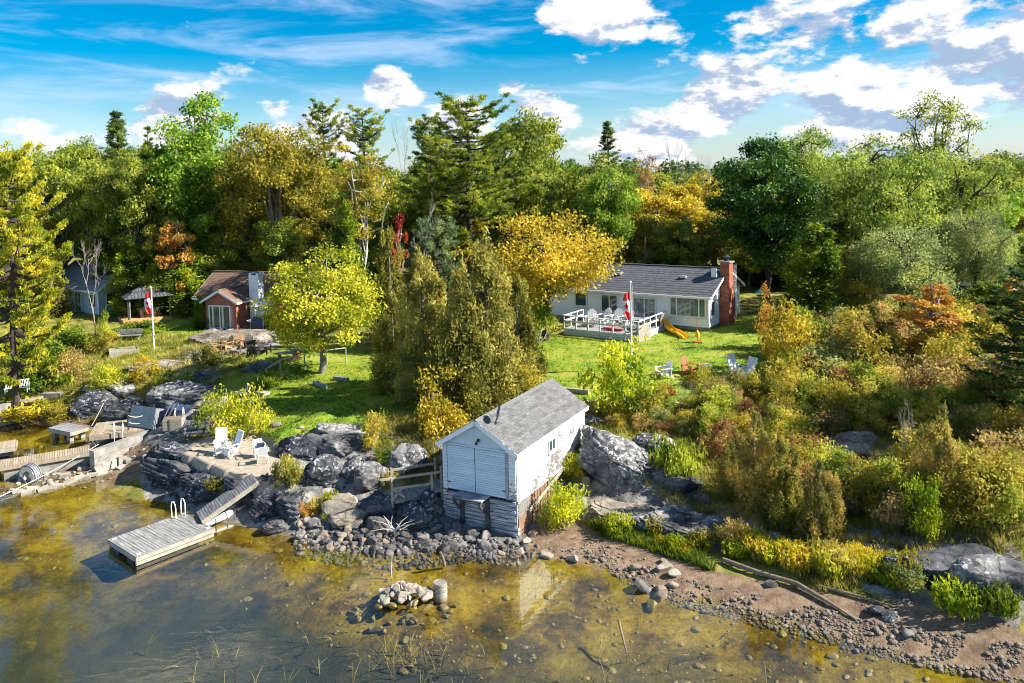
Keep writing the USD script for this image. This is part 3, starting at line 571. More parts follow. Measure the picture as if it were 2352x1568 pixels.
# ---- the old boathouse at the water's edge
ZE = 3.9
_R, _L, _B = W(1187.4, 1040, ZE), W(1002.9, 1010.8, ZE), W(1335, 926.9, ZE)
_u = (_R - _L)[:2]; _w = np.linalg.norm(_u); _u /= _w; _v = np.array([-_u[1], _u[0]])
_len = float(np.dot((_B - _R)[:2], _v))
BH_RZ = math.atan2(_u[1], _u[0]); OV = .17
BH_LOC = np.array([*(_L[:2] + _u * OV + _v * OV), 0.0])
BW, BL = _w - 2 * OV, _len - 2 * OV
def bh(x, y, z): return BH_LOC + rotz(BH_RZ) @ np.array([x, y, z])
def boathouse():
    rng = np.random.default_rng(4)
    t = thing('boathouse', 'white weathered boathouse on a log crib at the water with a grey shingle roof', 'boathouse', BH_LOC, BH_RZ)
    F = 1.72                                               # floor level
    RISE = 1.10; zt = ZE + .02
    # log crib below
    k = 0; z = .02
    crib = part(t, 'crib', MB().box((BW / 2, .20, .85), (BW - .16, .10, 1.55)).box((.16, BL / 2, .9), (.10, BL - .4, 1.4)).box((BW - .2, BL / 2, .9), (.08, BL - .4, 1.4)), 'dark_wood')
    while z < F - .12:
        h = rng.uniform(.13, .19)
        part(crib, 'crib_log', MB().beam((-.02 + rng.uniform(-.03, .03), .06 + rng.uniform(-.015, .015), z + h / 2), (BW + .03 + rng.uniform(-.03, .04), .06 + rng.uniform(-.015, .015), z + h / 2), .16, h - .02), 'crib_wood')
        if k % 2 == 0:
            for x in (.10, BW - .10):
                part(crib, 'crib_log', MB().beam((x, -.08, z + h + .02), (x, 2.0, z + h + .02), .15, .10), 'crib_wood')
        z += h + .008; k += 1
    # front wall: gable board, two clapboard doors, side strips
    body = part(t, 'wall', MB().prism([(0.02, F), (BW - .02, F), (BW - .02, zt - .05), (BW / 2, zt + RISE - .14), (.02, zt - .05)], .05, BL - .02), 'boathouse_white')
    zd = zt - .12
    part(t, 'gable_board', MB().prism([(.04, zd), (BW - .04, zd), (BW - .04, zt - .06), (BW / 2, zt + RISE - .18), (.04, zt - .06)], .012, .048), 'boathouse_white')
    part(t, 'door_header', MB().box((BW / 2, -.012, zd), (BW * .86, .05, .07)), 'boathouse_white')
    for a, b in ((.07, .452), (.458, .865)):
        d = part(t, 'door', MB().box(((a + b) / 2 * BW, .03, (F + zd) / 2 + .01), ((b - a) * BW, .03, zd - F - .08)), 'crib_wood')
        rows = 19; h = (zd - F - .12) / rows
        for r in range(rows):
            z0 = F + .06 + r * h; x0, x1 = a * BW + .012, b * BW - .012
            v = [[x0, -.022, z0], [x1, -.022, z0], [x1, .012, z0], [x0, .012, z0], [x0, .0, z0 + h - .022], [x1, .0, z0 + h - .022], [x1, .012, z0 + h - .022], [x0, .012, z0 + h - .022]]
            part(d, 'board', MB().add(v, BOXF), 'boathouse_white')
        part(d, 'hinge', MB().box((a * BW + .08 if a < .2 else b * BW - .08, -.03, F + .35), (.16, .012, .05)), 'metal_dark')
    part(t, 'corner_post', MB().box((.885 * BW, .0, (F + zd) / 2), (.035 * BW, .05, zd - F)), 'crib_wood', label='bare grey wooden post beside the doors')
    for r in range(12):
        z0 = F + r * (zd - F) / 12
        part(t, 'shingle_strip', MB().box((.952 * BW, .014, z0 + .08), (.088 * BW, .05 + .012 * (r % 2), (zd - F) / 12 - .012)), 'peeling_paint')
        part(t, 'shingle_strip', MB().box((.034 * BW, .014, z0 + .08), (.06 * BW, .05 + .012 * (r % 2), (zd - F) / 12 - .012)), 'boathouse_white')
    # right long wall: a smooth panel in front, shingle courses behind
    part(t, 'side_panel', MB().box((BW + .012, .75, (F + zt) / 2 - .04), (.03, 1.42, zt - F - .12)), 'white_paint', label='smooth white panel at the lake end of the long wall')
    rows = 9; h = (zt - F - .10) / rows
    for r in range(rows):
        y = 1.50 - rng.random() * .4; z0 = F + .02 + r * h
        while y < BL:
            wd = rng.uniform(.55, .75); a, b = max(1.49, y), min(BL, y + wd - .008)
            if b - a > .05:
                v = [[BW - .01, a, z0], [BW + .034, a, z0], [BW + .034, b, z0], [BW - .01, b, z0], [BW - .01, a, z0 + h - .004], [BW + .012, a, z0 + h - .004], [BW + .012, b, z0 + h - .004], [BW - .01, b, z0 + h - .004]]
                part(t, 'wall_shingle', MB().add(v, BOXF), 'peeling_paint')
            y += wd
    M = T4(rotz(math.pi / 2), (BW + .045, 0, 0))
    P = [plane_hit(798 + .2545 * a, 864.5 + .2545 * b, bh(BW, 0, 0), np.array([*_u, 0])) for a, b in ((1815, 525), (1866, 600))]
    ys = [local(p, BH_LOC, BH_RZ)[1] for p in P]
    window(t, M, ys[0] - .12, ys[0] + .62, 2.80, 3.38, bars=(ys[0] + .25,), fw=.055, glass='glass_dark', frame='trim_white')
    # below the long wall: sill beams, vertical slats, rusty mesh, a brace
    part(t, 'sill_beam', MB().box((BW + .02, BL / 2, F - .06), (.14, BL, .12)), 'crib_wood')
    for i in range(3): part(t, 'skirt_board', MB().box((BW + .03, .62, F - .26 - i * .21), (.04, 1.1, .18)), 'peeling_paint')
    for i in range(22):
        y = 1.25 + i * .27
        part(t, 'skirt_slat', MB().box((BW + .01 + rng.uniform(-.02, .02), y, .9 + rng.uniform(-.02, .02)), (.025, .2, 1.5)), 'rust_mesh')
    part(t, 'skirt_mesh', MB().box((BW + .04, .62, .45), (.02, 1.1, .95)), 'rust_mesh')
    part(t, 'brace', MB().beam((BW + .12, .9, .95), (BW + .12, 4.6, 1.62), .05, .16), 'rail_wood')
    # roof: sheathing, left slope in courses, right slope of separate shingles
    hw = BW / 2 + OV; sl = math.hypot(hw, RISE + .12); y0, y1 = -OV, BL + OV
    ze = zt - .10; zr = ze + RISE + .12
    roof = part(t, 'roof', MB().prism([(-OV, ze), (BW / 2, zr), (BW + OV, ze), (BW + OV, ze - .07), (BW / 2, zr - .08), (-OV, ze - .07)], y0 + .02, y1 - .02) if False else
                MB().slab([(BW + OV, y0, ze), (BW + OV, y1, ze), (BW / 2, y1, zr), (BW / 2, y0, zr)], .06).slab([(BW / 2, y0, zr), (BW / 2, y1, zr), (-OV, y1, ze), (-OV, y0, ze)], .06), 'crib_wood')
    Mr = slope_frame((BW / 2, y0 - .02, zr + .005), (0, 1, 0), (hw, 0, -(RISE + .12)))
    Ml = slope_frame((BW / 2, y0 - .02, zr + .005), (0, 1, 0), (-hw, 0, -(RISE + .12)))
    courses(roof, 'shingle_course', Ml, y1 - y0 + .04, sl, 14, 'shingle_a', rng)
    rows, cols = 15, 20; e = sl / rows; L = y1 - y0 + .04
    for r in range(rows):
        off = (r % 2) * .5 + rng.uniform(-.08, .08)
        for c in range(cols):
            a, b = (c - off * 1.0) * L / cols, (c + 1 - off) * L / cols - .012
            if c == cols - 1: b = L
            a, b = max(0, a), min(L, b)
            if b - a < .02: continue
            dz = rng.uniform(0, .010)
            v = np.array([[a, r * e - .03, -.004], [b, r * e - .03, -.004], [b, r * e + e, 0], [a, r * e + e, 0], [a, r * e - .03, .006], [b, r * e - .03, .006], [b, r * e + e, .022 + dz], [a, r * e + e, .022 + dz]])
            part(roof, 'shingle', MB().add(v, BOXF).xf(Mr), 'shingle_' + 'abcab'[rng.integers(5)])
    part(roof, 'ridge_cap', MB().slab([(BW / 2 + .16, y0 - .03, zr - .05), (BW / 2 + .16, y1 + .02, zr - .05), (BW / 2, y1 + .02, zr + .045), (BW / 2, y0 - .03, zr + .045)], .015).slab([(BW / 2, y0 - .03, zr + .045), (BW / 2, y1 + .02, zr + .045), (BW / 2 - .16, y1 + .02, zr - .05), (BW / 2 - .16, y0 - .03, zr - .05)], .015), 'shingle_b')
    for s in (0, 1):
        for yy, nm in ((y0 - .012, 'rake_board'), (y1 + .012, 'rake_board')):
            xa = BW + OV if s else -OV
            part(t, nm, MB().beam((xa, yy, ze - .10), (BW / 2, yy, zr - .10), .024, .19), 'trim_white')
        part(t, 'fascia', MB().box((BW + OV + .012 if s else -OV - .012, (y0 + y1) / 2, ze - .09), (.024, y1 - y0, .17)), 'trim_white')
    part(t, 'soffit', MB().box((BW + OV / 2 + .01, (y0 + y1) / 2, ze - .165), (OV - .06, y1 - y0 - .04, .012)), 'trim_white')
    lamp = part(t, 'lamp', MB().box((BW / 2 + .06, -.03, zt + .20), (.09, .05, .13)).tube([(BW / 2 + .06, -.05, zt + .22), (BW / 2 + .06, -.14, zt + .24), (BW / 2 + .06, -.2, zt + .18)], .025), 'metal_dark')
    part(lamp, 'lamp_shade', MB().lathe([(.02, .07), (.05, .04), (.075, -.04), (.06, -.05)], (BW / 2 + .06, -.21, zt + .13), 10), 'metal_dark')
    # launching platform on two brackets below the doors
    xa, xb = .27 * BW, .63 * BW
    pl = part(t, 'platform', MB().box(((xa + xb) / 2, -.38, F - .03), (xb - xa + .1, .08, .07)).box(((xa + xb) / 2, -.72, F - .03), (xb - xa + .1, .08, .07)), 'dark_wood')
    for i in range(6): part(pl, 'plank', MB().box(((xa + xb) / 2, -.10 - i * .125, F + .025), (xb - xa + .2, .118, .035)), 'crib_wood')
    for x in (xa + .02, xb - .02):
        part(pl, 'bracket_post', MB().box((x, -.09, .86), (.17, .12, 1.55)), 'dark_wood')
        part(pl, 'bracket_arm', MB().beam((x, -.06, F - .12), (x, -.80, F - .12), .09, .10), 'dark_wood')
        part(pl, 'bracket_brace', MB().beam((x, -.06, F - .85), (x, -.76, F - .16), .09, .09), 'dark_wood')
    # satellite dish
    P = plane_hit(1137, 972, bh(BW / 2, 0, zr), rotz(BH_RZ) @ Mr[:3, 2])
    d = thing('satellite_dish', 'grey satellite dish on a bent arm on the grey boathouse roof', 'satellite dish', P, BH_RZ)
    part(d, 'foot', MB().box((0, 0, .02), (.2, .2, .03)), 'metal_dark')
    part(d, 'mast', MB().tube([(0, 0, 0), (.10, .0, .22), (.22, 0, .46)], .028), 'metal_dark')
    prof = [(0.001, 0), (.10, .008), (.2, .03), (.30, .07), (.31, .072), (.2, .045), (.1, .022), (.001, .015)]
    R = rotz(.6) @ roty(math.radians(-72))
    part(d, 'reflector', MB().lathe(prof, (0, 0, 0), 24).xf(T4(R, (.26, 0, .56))), 'dish_grey', smooth=40)
    part(d, 'feed_arm', MB().tube([(.20, .0, .42), (-.1, -.04, .30), (-.34, -.06, .50)], .014), 'metal_light')
    part(d, 'feed_horn', MB().box((-.34, -.06, .53), (.07, .06, .09)), 'metal_dark')
boathouse()

def shell(parent, x0, x1, y0, y1, zb, ze, zr, mat, name='wall', ridge='x'):
    if ridge == 'x':
        ym = (y0 + y1) / 2; mb = MB().prism([(-y1, zb), (-y0, zb), (-y0, ze), (-ym, zr), (-y1, ze)], x0, x1)
        mb.xf(T4(rotz(-math.pi / 2)))
        return part(parent, name, mb, mat)
    xm = (x0 + x1) / 2
    return part(parent, name, MB().prism([(x0, zb), (x1, zb), (x1, ze), (xm, zr), (x0, ze)], y0, y1), mat)
def siding(parent, a, b, z0, z1, out, rows, mat, holes=(), t=.018, name='siding_board'):
    """lap boards on the wall from a to b (local xy), skipping the holes (s0, s1, z0, z1) along it"""
    a, b = np.asarray(a, float), np.asarray(b, float); L = np.linalg.norm(b - a); e = (b - a) / L; o = np.asarray(out, float); h = (z1 - z0) / rows
    for r in range(rows):
        za, zb = z0 + r * h, z0 + (r + 1) * h - .004
        cuts = sorted([(s0, s1) for s0, s1, h0, h1 in holes if h0 < (za + zb) / 2 < h1]); x = 0.0; segs = []
        for s0, s1 in cuts:
            if s0 > x: segs.append((x, s0))
            x = max(x, s1)
        if x < L: segs.append((x, L))
        for s0, s1 in segs:
            if s1 - s0 < .05: continue
            p = [a + e * s0, a + e * s1]
            v = [[*(p[0] + o * .002), za], [*(p[1] + o * .002), za], [*(p[1] + o * (t + .008)), za], [*(p[0] + o * (t + .008)), za], [*(p[0] + o * .002), zb], [*(p[1] + o * .002), zb], [*(p[1] + o * .006), zb], [*(p[0] + o * .006), zb]]
            part(parent, name, MB().add(v, BOXF if np.cross(e, o) > 0 else BOXF[:, ::-1]), mat)
def gable_roof(t, x0, x1, y0, y1, ze, zr, ov, mat, rows, rng, ridge='x', th=.10, trim='trim_white'):
    """two slopes in shingle courses with fascia and rake boards"""
    if ridge == 'x':
        X0, X1, Y0, Y1 = x0 - ov, x1 + ov, y0 - ov, y1 + ov; ym = (y0 + y1) / 2; k = (zr - ze) / (ym - y0); zo = ze - k * ov
        A = [(X0, Y0, zo), (X1, Y0, zo), (X1, ym, zr), (X0, ym, zr)]; B = [(X1, Y1, zo), (X0, Y1, zo), (X0, ym, zr), (X1, ym, zr)]
        al, L, dn = (1, 0, 0), X1 - X0, [(0, Y0 - ym, zo - zr), (0, Y1 - ym, zo - zr)]; org = (X0, ym, zr + .1)
    else:
        X0, X1, Y0, Y1 = x0 - ov, x1 + ov, y0 - ov, y1 + ov; xm = (x0 + x1) / 2; k = (zr - ze) / (xm - x0); zo = ze - k * ov
        A = [(X1, Y0, zo), (X1, Y1, zo), (xm, Y1, zr), (xm, Y0, zr)]; B = [(X0, Y1, zo), (X0, Y0, zo), (xm, Y0, zr), (xm, Y1, zr)]
        al, L, dn = (0, 1, 0), Y1 - Y0, [(X1 - xm, 0, zo - zr), (X0 - xm, 0, zo - zr)]; org = (xm, Y0, zr + .1)
    lift = np.array([0, 0, .1])
    r = part(t, 'roof', MB().slab(np.array(A) + lift, th).slab(np.array(B) + lift, th), 'roof_dark' if 'dark' in mat else 'roof_brown')
    for d in dn:
        courses(r, 'shingle_course', slope_frame(np.array(org) + [0, 0, .006], al, d), L, np.linalg.norm(d), rows, mat, rng)
    part(r, 'ridge_cap', MB().beam(np.array(org) + [0, 0, .03], np.array(org) + np.array(al) * L + [0, 0, .03], .24, .05), mat)
    for q in (A, B):
        q = np.array(q) + [0, 0, .02]
        part(t, 'fascia', MB().beam(q[0], q[1], .03, .16), trim)
        part(t, 'rake_board', MB().beam(q[1], q[2], .035, .17), trim); part(t, 'rake_board', MB().beam(q[0], q[3], .035, .17), trim)
    return r

# ---- the long white cottage
WH_RZ = math.radians(-34); WH_Z = 4.05
_pr = W(1627, 762, WH_Z); WL, WD = 14.5, 7.0
WH_LOC = _pr - rotz(WH_RZ) @ np.array([WL, 0, 0])
def wh(x, y, z): return WH_LOC + rotz(WH_RZ) @ np.array([x, y, z])
def c3(cx, cy): return 1130.5 + .2827 * cx, 565.2 + .2827 * cy
def wfront(cx, cy):
    p = local(plane_hit(*c3(cx, cy), wh(0, 0, 0), rotz(WH_RZ) @ np.array([0, 1, 0])), WH_LOC, WH_RZ); return p[0], p[2]
def white_cottage():
    rng = np.random.default_rng(8)
    t = thing('cottage', 'long white one-storey cottage with dark roof, deck and red brick chimney', 'cottage', WH_LOC, WH_RZ)
    H = 2.62; RZ = 4.15
    shell(t, 0, WL, 0, WD, .3, H, RZ, 'white_siding')
    part(t, 'foundation', MB().box((WL / 2, WD / 2, .1), (WL - .08, WD - .08, .5)), 'concrete')
    spec = {'small': (668, 775, 365, 495), 'pair': (882, 1028, 385, 545), 'door': (1145, 1335, 410, 612), 'bay': (1440, 1747, 395, 590)}
    box = {}
    for k, (a, b, c, d) in spec.items():
        xa, z1 = wfront(a, c); xb, z0 = wfront(b, d); box[k] = (xa, xb, z0, z1)
    M = T4(None, (0, -.03, 0))
    def cap(v): return min(v, H - .08)
    sb = box['small']; window(t, M, sb[0], sb[1], sb[2], cap(sb[3]), fw=.12, glass='glass_dark')
    pb = box['pair']; window(t, M, pb[0], pb[1], pb[2], cap(pb[3]), bars=((pb[0] + pb[1]) / 2,), fw=.10, glass='glass_dark')
    db = box['door']; db = (db[0], db[1], .48, cap(db[3]))
    window(t, M, *db, bars=((db[0] + db[1]) / 2,), fw=.09, glass='glass_teal', name='sliding_door')
    bb = box['bay']; bb = (bb[0], min(bb[1], WL - .12), bb[2], cap(bb[3]))
    w1 = (bb[1] - bb[0])
    window(t, M, *bb, bars=(bb[0] + .2 * w1, bb[0] + .8 * w1), fw=.11, glass='glass_teal', name='picture_window')
    siding(t, (0, 0), (WL, 0), .3, H, (0, -1), 9, 'white_siding', [(q[0] - .02, q[1] + .02, q[2] - .08, q[3] + .02) for q in (sb, pb, db, bb)])
    siding(t, (WL, 0), (WL, WD), .3, H, (1, 0), 9, 'white_siding', [(.35, 1.35, .95, 2.2)])
    window(t, T4(rotz(math.pi / 2), (WL + .03, 0, 0)), .37, 1.33, .98, 2.18, fw=.10, glass='glass_teal')
    for i in range(5):
        z0 = H + i * .3; k = 1 - (z0 + .29 - H) / (RZ - H)
        if k > .03: siding(t, (WL, WD / 2 - k * WD / 2), (WL, WD / 2 + k * WD / 2), z0, z0 + .3, (1, 0), 1, 'white_siding', name='gable_board')
    for x, y in ((WL - .03, -.03), (WL + .03, .03)): part(t, 'corner_board', MB().box((x, y, (.3 + H) / 2), (.10, .07, H - .3)), 'trim_white')
    r = gable_roof(t, 0, WL, 0, WD, H, RZ, .38, 'roof_dark', 13, rng)
    k = (RZ - H) / (WD / 2)
    for x in (WL - 8.0, WL - 2.6): part(r, 'vent', MB().box((x, 1.9, H + k * 1.9 + .22), (.42, .3, .16)), 'metal_light')
    part(r, 'antenna_panel', MB().box((WL - .25, 2.0, H + k * 2.0 + .55), (.42, .1, .62)), 'plastic_white', label='white flat panel standing on the roof by the chimney')
    part(t, 'gutter', MB().box((WL / 2, -.45, H - .10), (WL + .76, .09, .09)), 'trim_white')
    part(t, 'downspout', MB().tube([(WL + .05, -.44, H - .12), (WL + .06, -.1, H - .3), (WL + .06, -.1, .3)], .04), 'trim_white')
    # chimney: brick courses
    cy0 = 3.0
    ch = part(t, 'chimney', MB().box((WL + .40, cy0, 1.2), (.66, 1.42, 2.0)).box((WL + .40, cy0 - .12, 3.45), (.62, .78, 2.5)), 'mortar')
    z = .18; row = 0
    while z < 4.72:
        low = z < 2.2; w = 1.48 if low else .84; yc = cy0 if low else cy0 - .12
        n = 4 if low else 2; off = (row % 2) * .5
        for i in range(n + 1):
            a = yc - w / 2 + max(0, (i - off)) * w / n; b = yc - w / 2 + min(n, (i + 1 - off)) * w / n - .014
            if b - a > .05: part(ch, 'brick', MB().box((WL + .40, (a + b) / 2, z + .06), (.70 + rng.uniform(-.008, .008), b - a, .145)), 'brick_red')
        z += .158; row += 1
    part(ch, 'chimney_cap', MB().box((WL + .40, cy0 - .12, z + .04), (.86, 1.0, .10)), 'concrete')
    part(ch, 'flue', MB().lathe([(.20, 0), (.18, .26), (.30, .30), (.30, .34), (.02, .50)], (WL + .40, cy0 - .12, z + .09), 10), 'metal_dark')
    la = part(t, 'roof_ladder', MB().box((WL + .5, cy0 + 1.25, 2.3), (.05, .05, 4.4)).box((WL + .5, cy0 + 1.70, 2.3), (.05, .05, 4.4)), 'metal_light')
    for i in range(12): part(la, 'rung', MB().box((WL + .5, cy0 + 1.475, .35 + i * .36), (.03, .42, .03)), 'metal_light')
    part(t, 'wall_lamp', MB().lathe([(.02, .1), (.09, 0), (.02, -.05)], (5.2 if False else (pb[0] + pb[1]) / 2, -.1, H - .12), 8), 'metal_dark')
    # deck in front
    a = local(W(1290, 770, 4.0), WH_LOC, WH_RZ); b = local(W(1472, 783, 4.0), WH_LOC, WH_RZ)
    dx0, dx1, dy = a[0], b[0] , (a[1] + b[1]) / 2
    dz = .44
    d = thing('deck', 'white-railed wooden deck in front of the long white cottage', 'deck', wh(0, 0, 0), WH_RZ)
    n = int((dx1 - dx0) / .16)
    for i in range(n): part(d, 'deck_board', MB().box((dx0 + (i + .5) * (dx1 - dx0) / n, dy / 2 - .03, dz - .02), ((dx1 - dx0) / n - .012, -dy - .1, .04)), 'grey_plank')
    part(d, 'joist', MB().box(((dx0 + dx1) / 2, dy / 2, dz - .14), (dx1 - dx0 - .2, -dy - .3, .14)), 'dark_wood')
    for i in range(3):
        part(d, 'skirt_board', MB().box(((dx0 + dx1) / 2, dy - .02, dz - .07 - i * .165), (dx1 - dx0, .035, .14)), 'white_paint')
        part(d, 'skirt_board', MB().box((dx1 + .0, dy / 2, dz - .07 - i * .165), (.035, -dy - .1, .14)), 'white_paint')
    def rail(p, q, np_):
        p, q = np.array(p), np.array(q)
        part(d, 'top_rail', MB().beam((*p, dz + .92), (*q, dz + .92), .14, .045), 'white_paint')
        part(d, 'mid_rail', MB().beam((*p, dz + .52), (*q, dz + .52), .035, .13), 'white_paint')
        for i in range(np_ + 1):
            x = p + (q - p) * i / np_; part(d, 'post', MB().box((*x, dz + .42), (.09, .09, .96)), 'white_paint')
    rail((dx0, dy), (dx1, dy), 6); rail((dx1, dy), (dx1, -.4), 5); rail((dx0, dy), (dx0, dy * .45), 3)
    for i in range(3): part(d, 'step', MB().box((dx0 - .2 - i * .28, dy * .25, dz - .12 - i * .14), (.3, 1.0, .05)), 'white_paint')
    return dx0, dx1, dy, dz
DX0, DX1, DY, DZ = white_cottage()

# ---- the small brick cottage
CZ = 3.3; CT_LOC = W(509, 757, CZ); CT_RZ = math.radians(-18)
def ct(x, y, z): return CT_LOC + rotz(CT_RZ) @ np.array([x, y, z])
def brick_wall(parent, a, b, z0, z1, out, rng, holes=(), gable=None):
    """courses of bricks; a course is one part, each brick in it a proud block of its own"""
    a, b = np.asarray(a, float), np.asarray(b, float); L = np.linalg.norm(b - a); e = (b - a) / L; o = np.asarray(out, float); rows = int((z1 - z0) / .105); h = (z1 - z0) / rows
    for r in range(rows):
        mb = MB(); za, zb = z0 + r * h, z0 + (r + 1) * h - .014; x = -(r % 2) * .14; got = False
        lo, hi = (0, L) if gable is None else gable(zb)
        while x < hi:
            s0, s1 = max(lo, x), min(hi, x + .28 - .014)
            if s1 - s0 > .03 and not any(s1 > q[0] and s0 < q[1] and q[2] < (za + zb) / 2 < q[3] for q in holes):
                j = rng.uniform(.008, .016); p = [a + e * s0, a + e * s1]
                v = [[*p[0], za], [*p[1], za], [*(p[1] + o * j), za], [*(p[0] + o * j), za], [*p[0], zb], [*p[1], zb], [*(p[1] + o * j), zb], [*(p[0] + o * j), zb]]
                mb.add(v, BOXF if np.cross(e, o) > 0 else BOXF[:, ::-1]); got = True
            x += .28
        if got: setc(part(parent, 'brick_course', mb, 'brick_red'), kind='stuff')
def brick_cottage():
    rng = np.random.default_rng(12)
    t = thing('brick_cottage', 'small red brick cottage with brown shingle roof and white chimney', 'cottage', CT_LOC, CT_RZ)
    gw, gd, H = 3.1, 2.6, 2.45
    w = part(t, 'wall', MB().prism([(-gw / 2, -.5), (gw / 2, -.5), (gw / 2, H), (0, H + .82), (-gw / 2, H)], 0, gd + 1), 'mortar')
    dr = (-1.18, .98, .10, 2.08)
    M = T4(None, (0, -.02, 0))
    window(t, M, *dr, bars=(-.08,), fw=.10, glass='glass_dark', name='sliding_door', curtain=.18)
    def gb(z):
        k = 1 if z < H else max(0, 1 - (z - H) / .82); return gw / 2 - k * gw / 2, gw / 2 + k * gw / 2
    brick_wall(t, (-gw / 2, 0), (gw / 2, 0), -.5, H + .8, (0, -1), rng, [(dr[0] + gw / 2, dr[1] + gw / 2, dr[2], dr[3])], gb)
    brick_wall(t, (gw / 2, 0), (gw / 2, gd), -.5, H, (1, 0), rng)
    # main body behind, longer to both sides
    X0, X1, Y0, Y1 = -4.3, 7.2, gd, gd + 5.4
    shell(t, X0, X1, Y0, Y1, -.4, H, H + 1.75, 'mortar', name='main_wall')
    wl = (-3.25 - X0 , -2.15 - X0, .75, 2.1)
    brick_wall(t, (X0, Y0), (-gw / 2, Y0), -.4, H, (0, -1), rng, [wl])
    window(t, T4(None, (X0, Y0 - .02, 0)), *wl, fw=.09, glass='curtain', name='window')
    part(t, 'downspout', MB().tube([(X0 - .1, Y0 - .42, H - .05), (X0 + .06, Y0 - .08, H - .3), (X0 + .06, Y0 - .08, .1), (X0 - .25, Y0 - .4, -.1)], .05), 'trim_white')
    siding(t, (gw / 2, Y0), (X1, Y0), -.3, H, (0, -1), 9, 'white_siding', [(2.55, 4.3, .0, 2.0)])
    window(t, T4(None, (gw / 2, Y0 - .03, 0)), 2.6, 4.25, .02, 1.98, bars=(3.42,), fw=.09, glass='glass_teal', name='patio_door')
    siding(t, (X1, Y0), (X1, Y1), -.3, H, (1, 0), 9, 'white_siding')
    gable_roof(t, X0, X1, Y0, Y1, H, H + 1.75, .42, 'roof_brown', 15, rng)
    gable_roof(t, -gw / 2, gw / 2, .02, gd + 2.2, H, H + .84, .32, 'roof_brown', 9, rng, ridge='y')
    ch = part(t, 'chimney', MB().box((2.15, gd - .55, 2.0), (.95, .72, 4.9)), 'white_paint', label='white painted chimney')
    for i in range(4): part(ch, 'chimney_pot', MB().box((1.80 + .70 * (i % 2), gd - .78 + .46 * (i // 2), 4.55), (.22, .22, .22)), 'white_paint')
    part(ch, 'flue', MB().box((2.15, gd - .55, 4.5), (.4, .34, .12)), 'metal_dark')
    sh = part(t, 'lean_to', MB().prism([(2.75, -.2), (3.4, -.2), (3.4, 1.75), (2.75, 2.2)], gd - 1.0, gd + .1), 'white_siding', label='pale lean-to beside the white chimney')
    part(t, 'awning', MB().slab([(4.0, gd - 1.5, 2.10), (7.2, gd - 1.5, 2.10), (7.2, gd, 2.40), (4.0, gd, 2.40)], .06), 'trim_white')
    for x in (4.1, 5.6, 7.1): part(t, 'awning_post', MB().box((x, gd - 1.42, 1.0), (.08, .08, 2.2)), 'trim_white')
    pt = single('patio', MB().box((0, 0, 0), (7.0, 4.2, .16)).xf(T4(rotz(CT_RZ), ct(5.2, .2, .02))), 'concrete_light', kind='structure')
brick_cottage()

# ---- the blue-grey cottage behind the pines on the left
BL_RZ = math.radians(-32); BLZ = 3.45; BL_LOC = W(228, 724, BLZ)
def blue_cottage():
    rng = np.random.default_rng(15)
    t = thing('blue_cottage', 'blue-grey clapboard cottage with dark roof half hidden behind pines', 'cottage', BL_LOC, BL_RZ)
    L, D, H, R = 9.0, 6.4, 2.5, 4.5
    shell(t, -L, 0, 0, D, -.2, H, R, 'blue_siding')
    holes = [(L - 3.9, L - 2.9, .1, 2.1), (L - 1.55, L - .35, .7, 2.0)]
    siding(t, (-L, 0), (0, 0), -.1, H, (0, -1), 16, 'blue_siding', holes)
    siding(t, (0, 0), (0, D), -.1, H, (1, 0), 16, 'blue_siding', [(.7, 2.1, .9, 2.1)])
    window(t, T4(None, (-L, -.03, 0)), *holes[0], bars=(L - 3.4,), fw=.08, glass='glass_dark', name='patio_door')
    window(t, T4(None, (-L, -.03, 0)), *holes[1], bars=(L - .95,), fw=.08, glass='glass_dark')
    window(t, T4(rotz(math.pi / 2), (.03, 0, 0)), .72, 2.08, .92, 2.08, bars=(1.4,), fw=.08, glass='glass_dark')
    for i in range(6):
        z0 = H + i * .32; k = 1 - (z0 + .3 - H) / (R - H)
        if k > .03: siding(t, (0, D / 2 - k * D / 2), (0, D / 2 + k * D / 2), z0, z0 + .32, (1, 0), 2, 'blue_siding', name='gable_board')
    part(t, 'corner_board', MB().box((.0, -.03, 1.2), (.14, .08, 2.5)), 'trim_white')
    gable_roof(t, -L, 0, 0, D, H, R, .4, 'roof_slate', 14, rng)
blue_cottage()

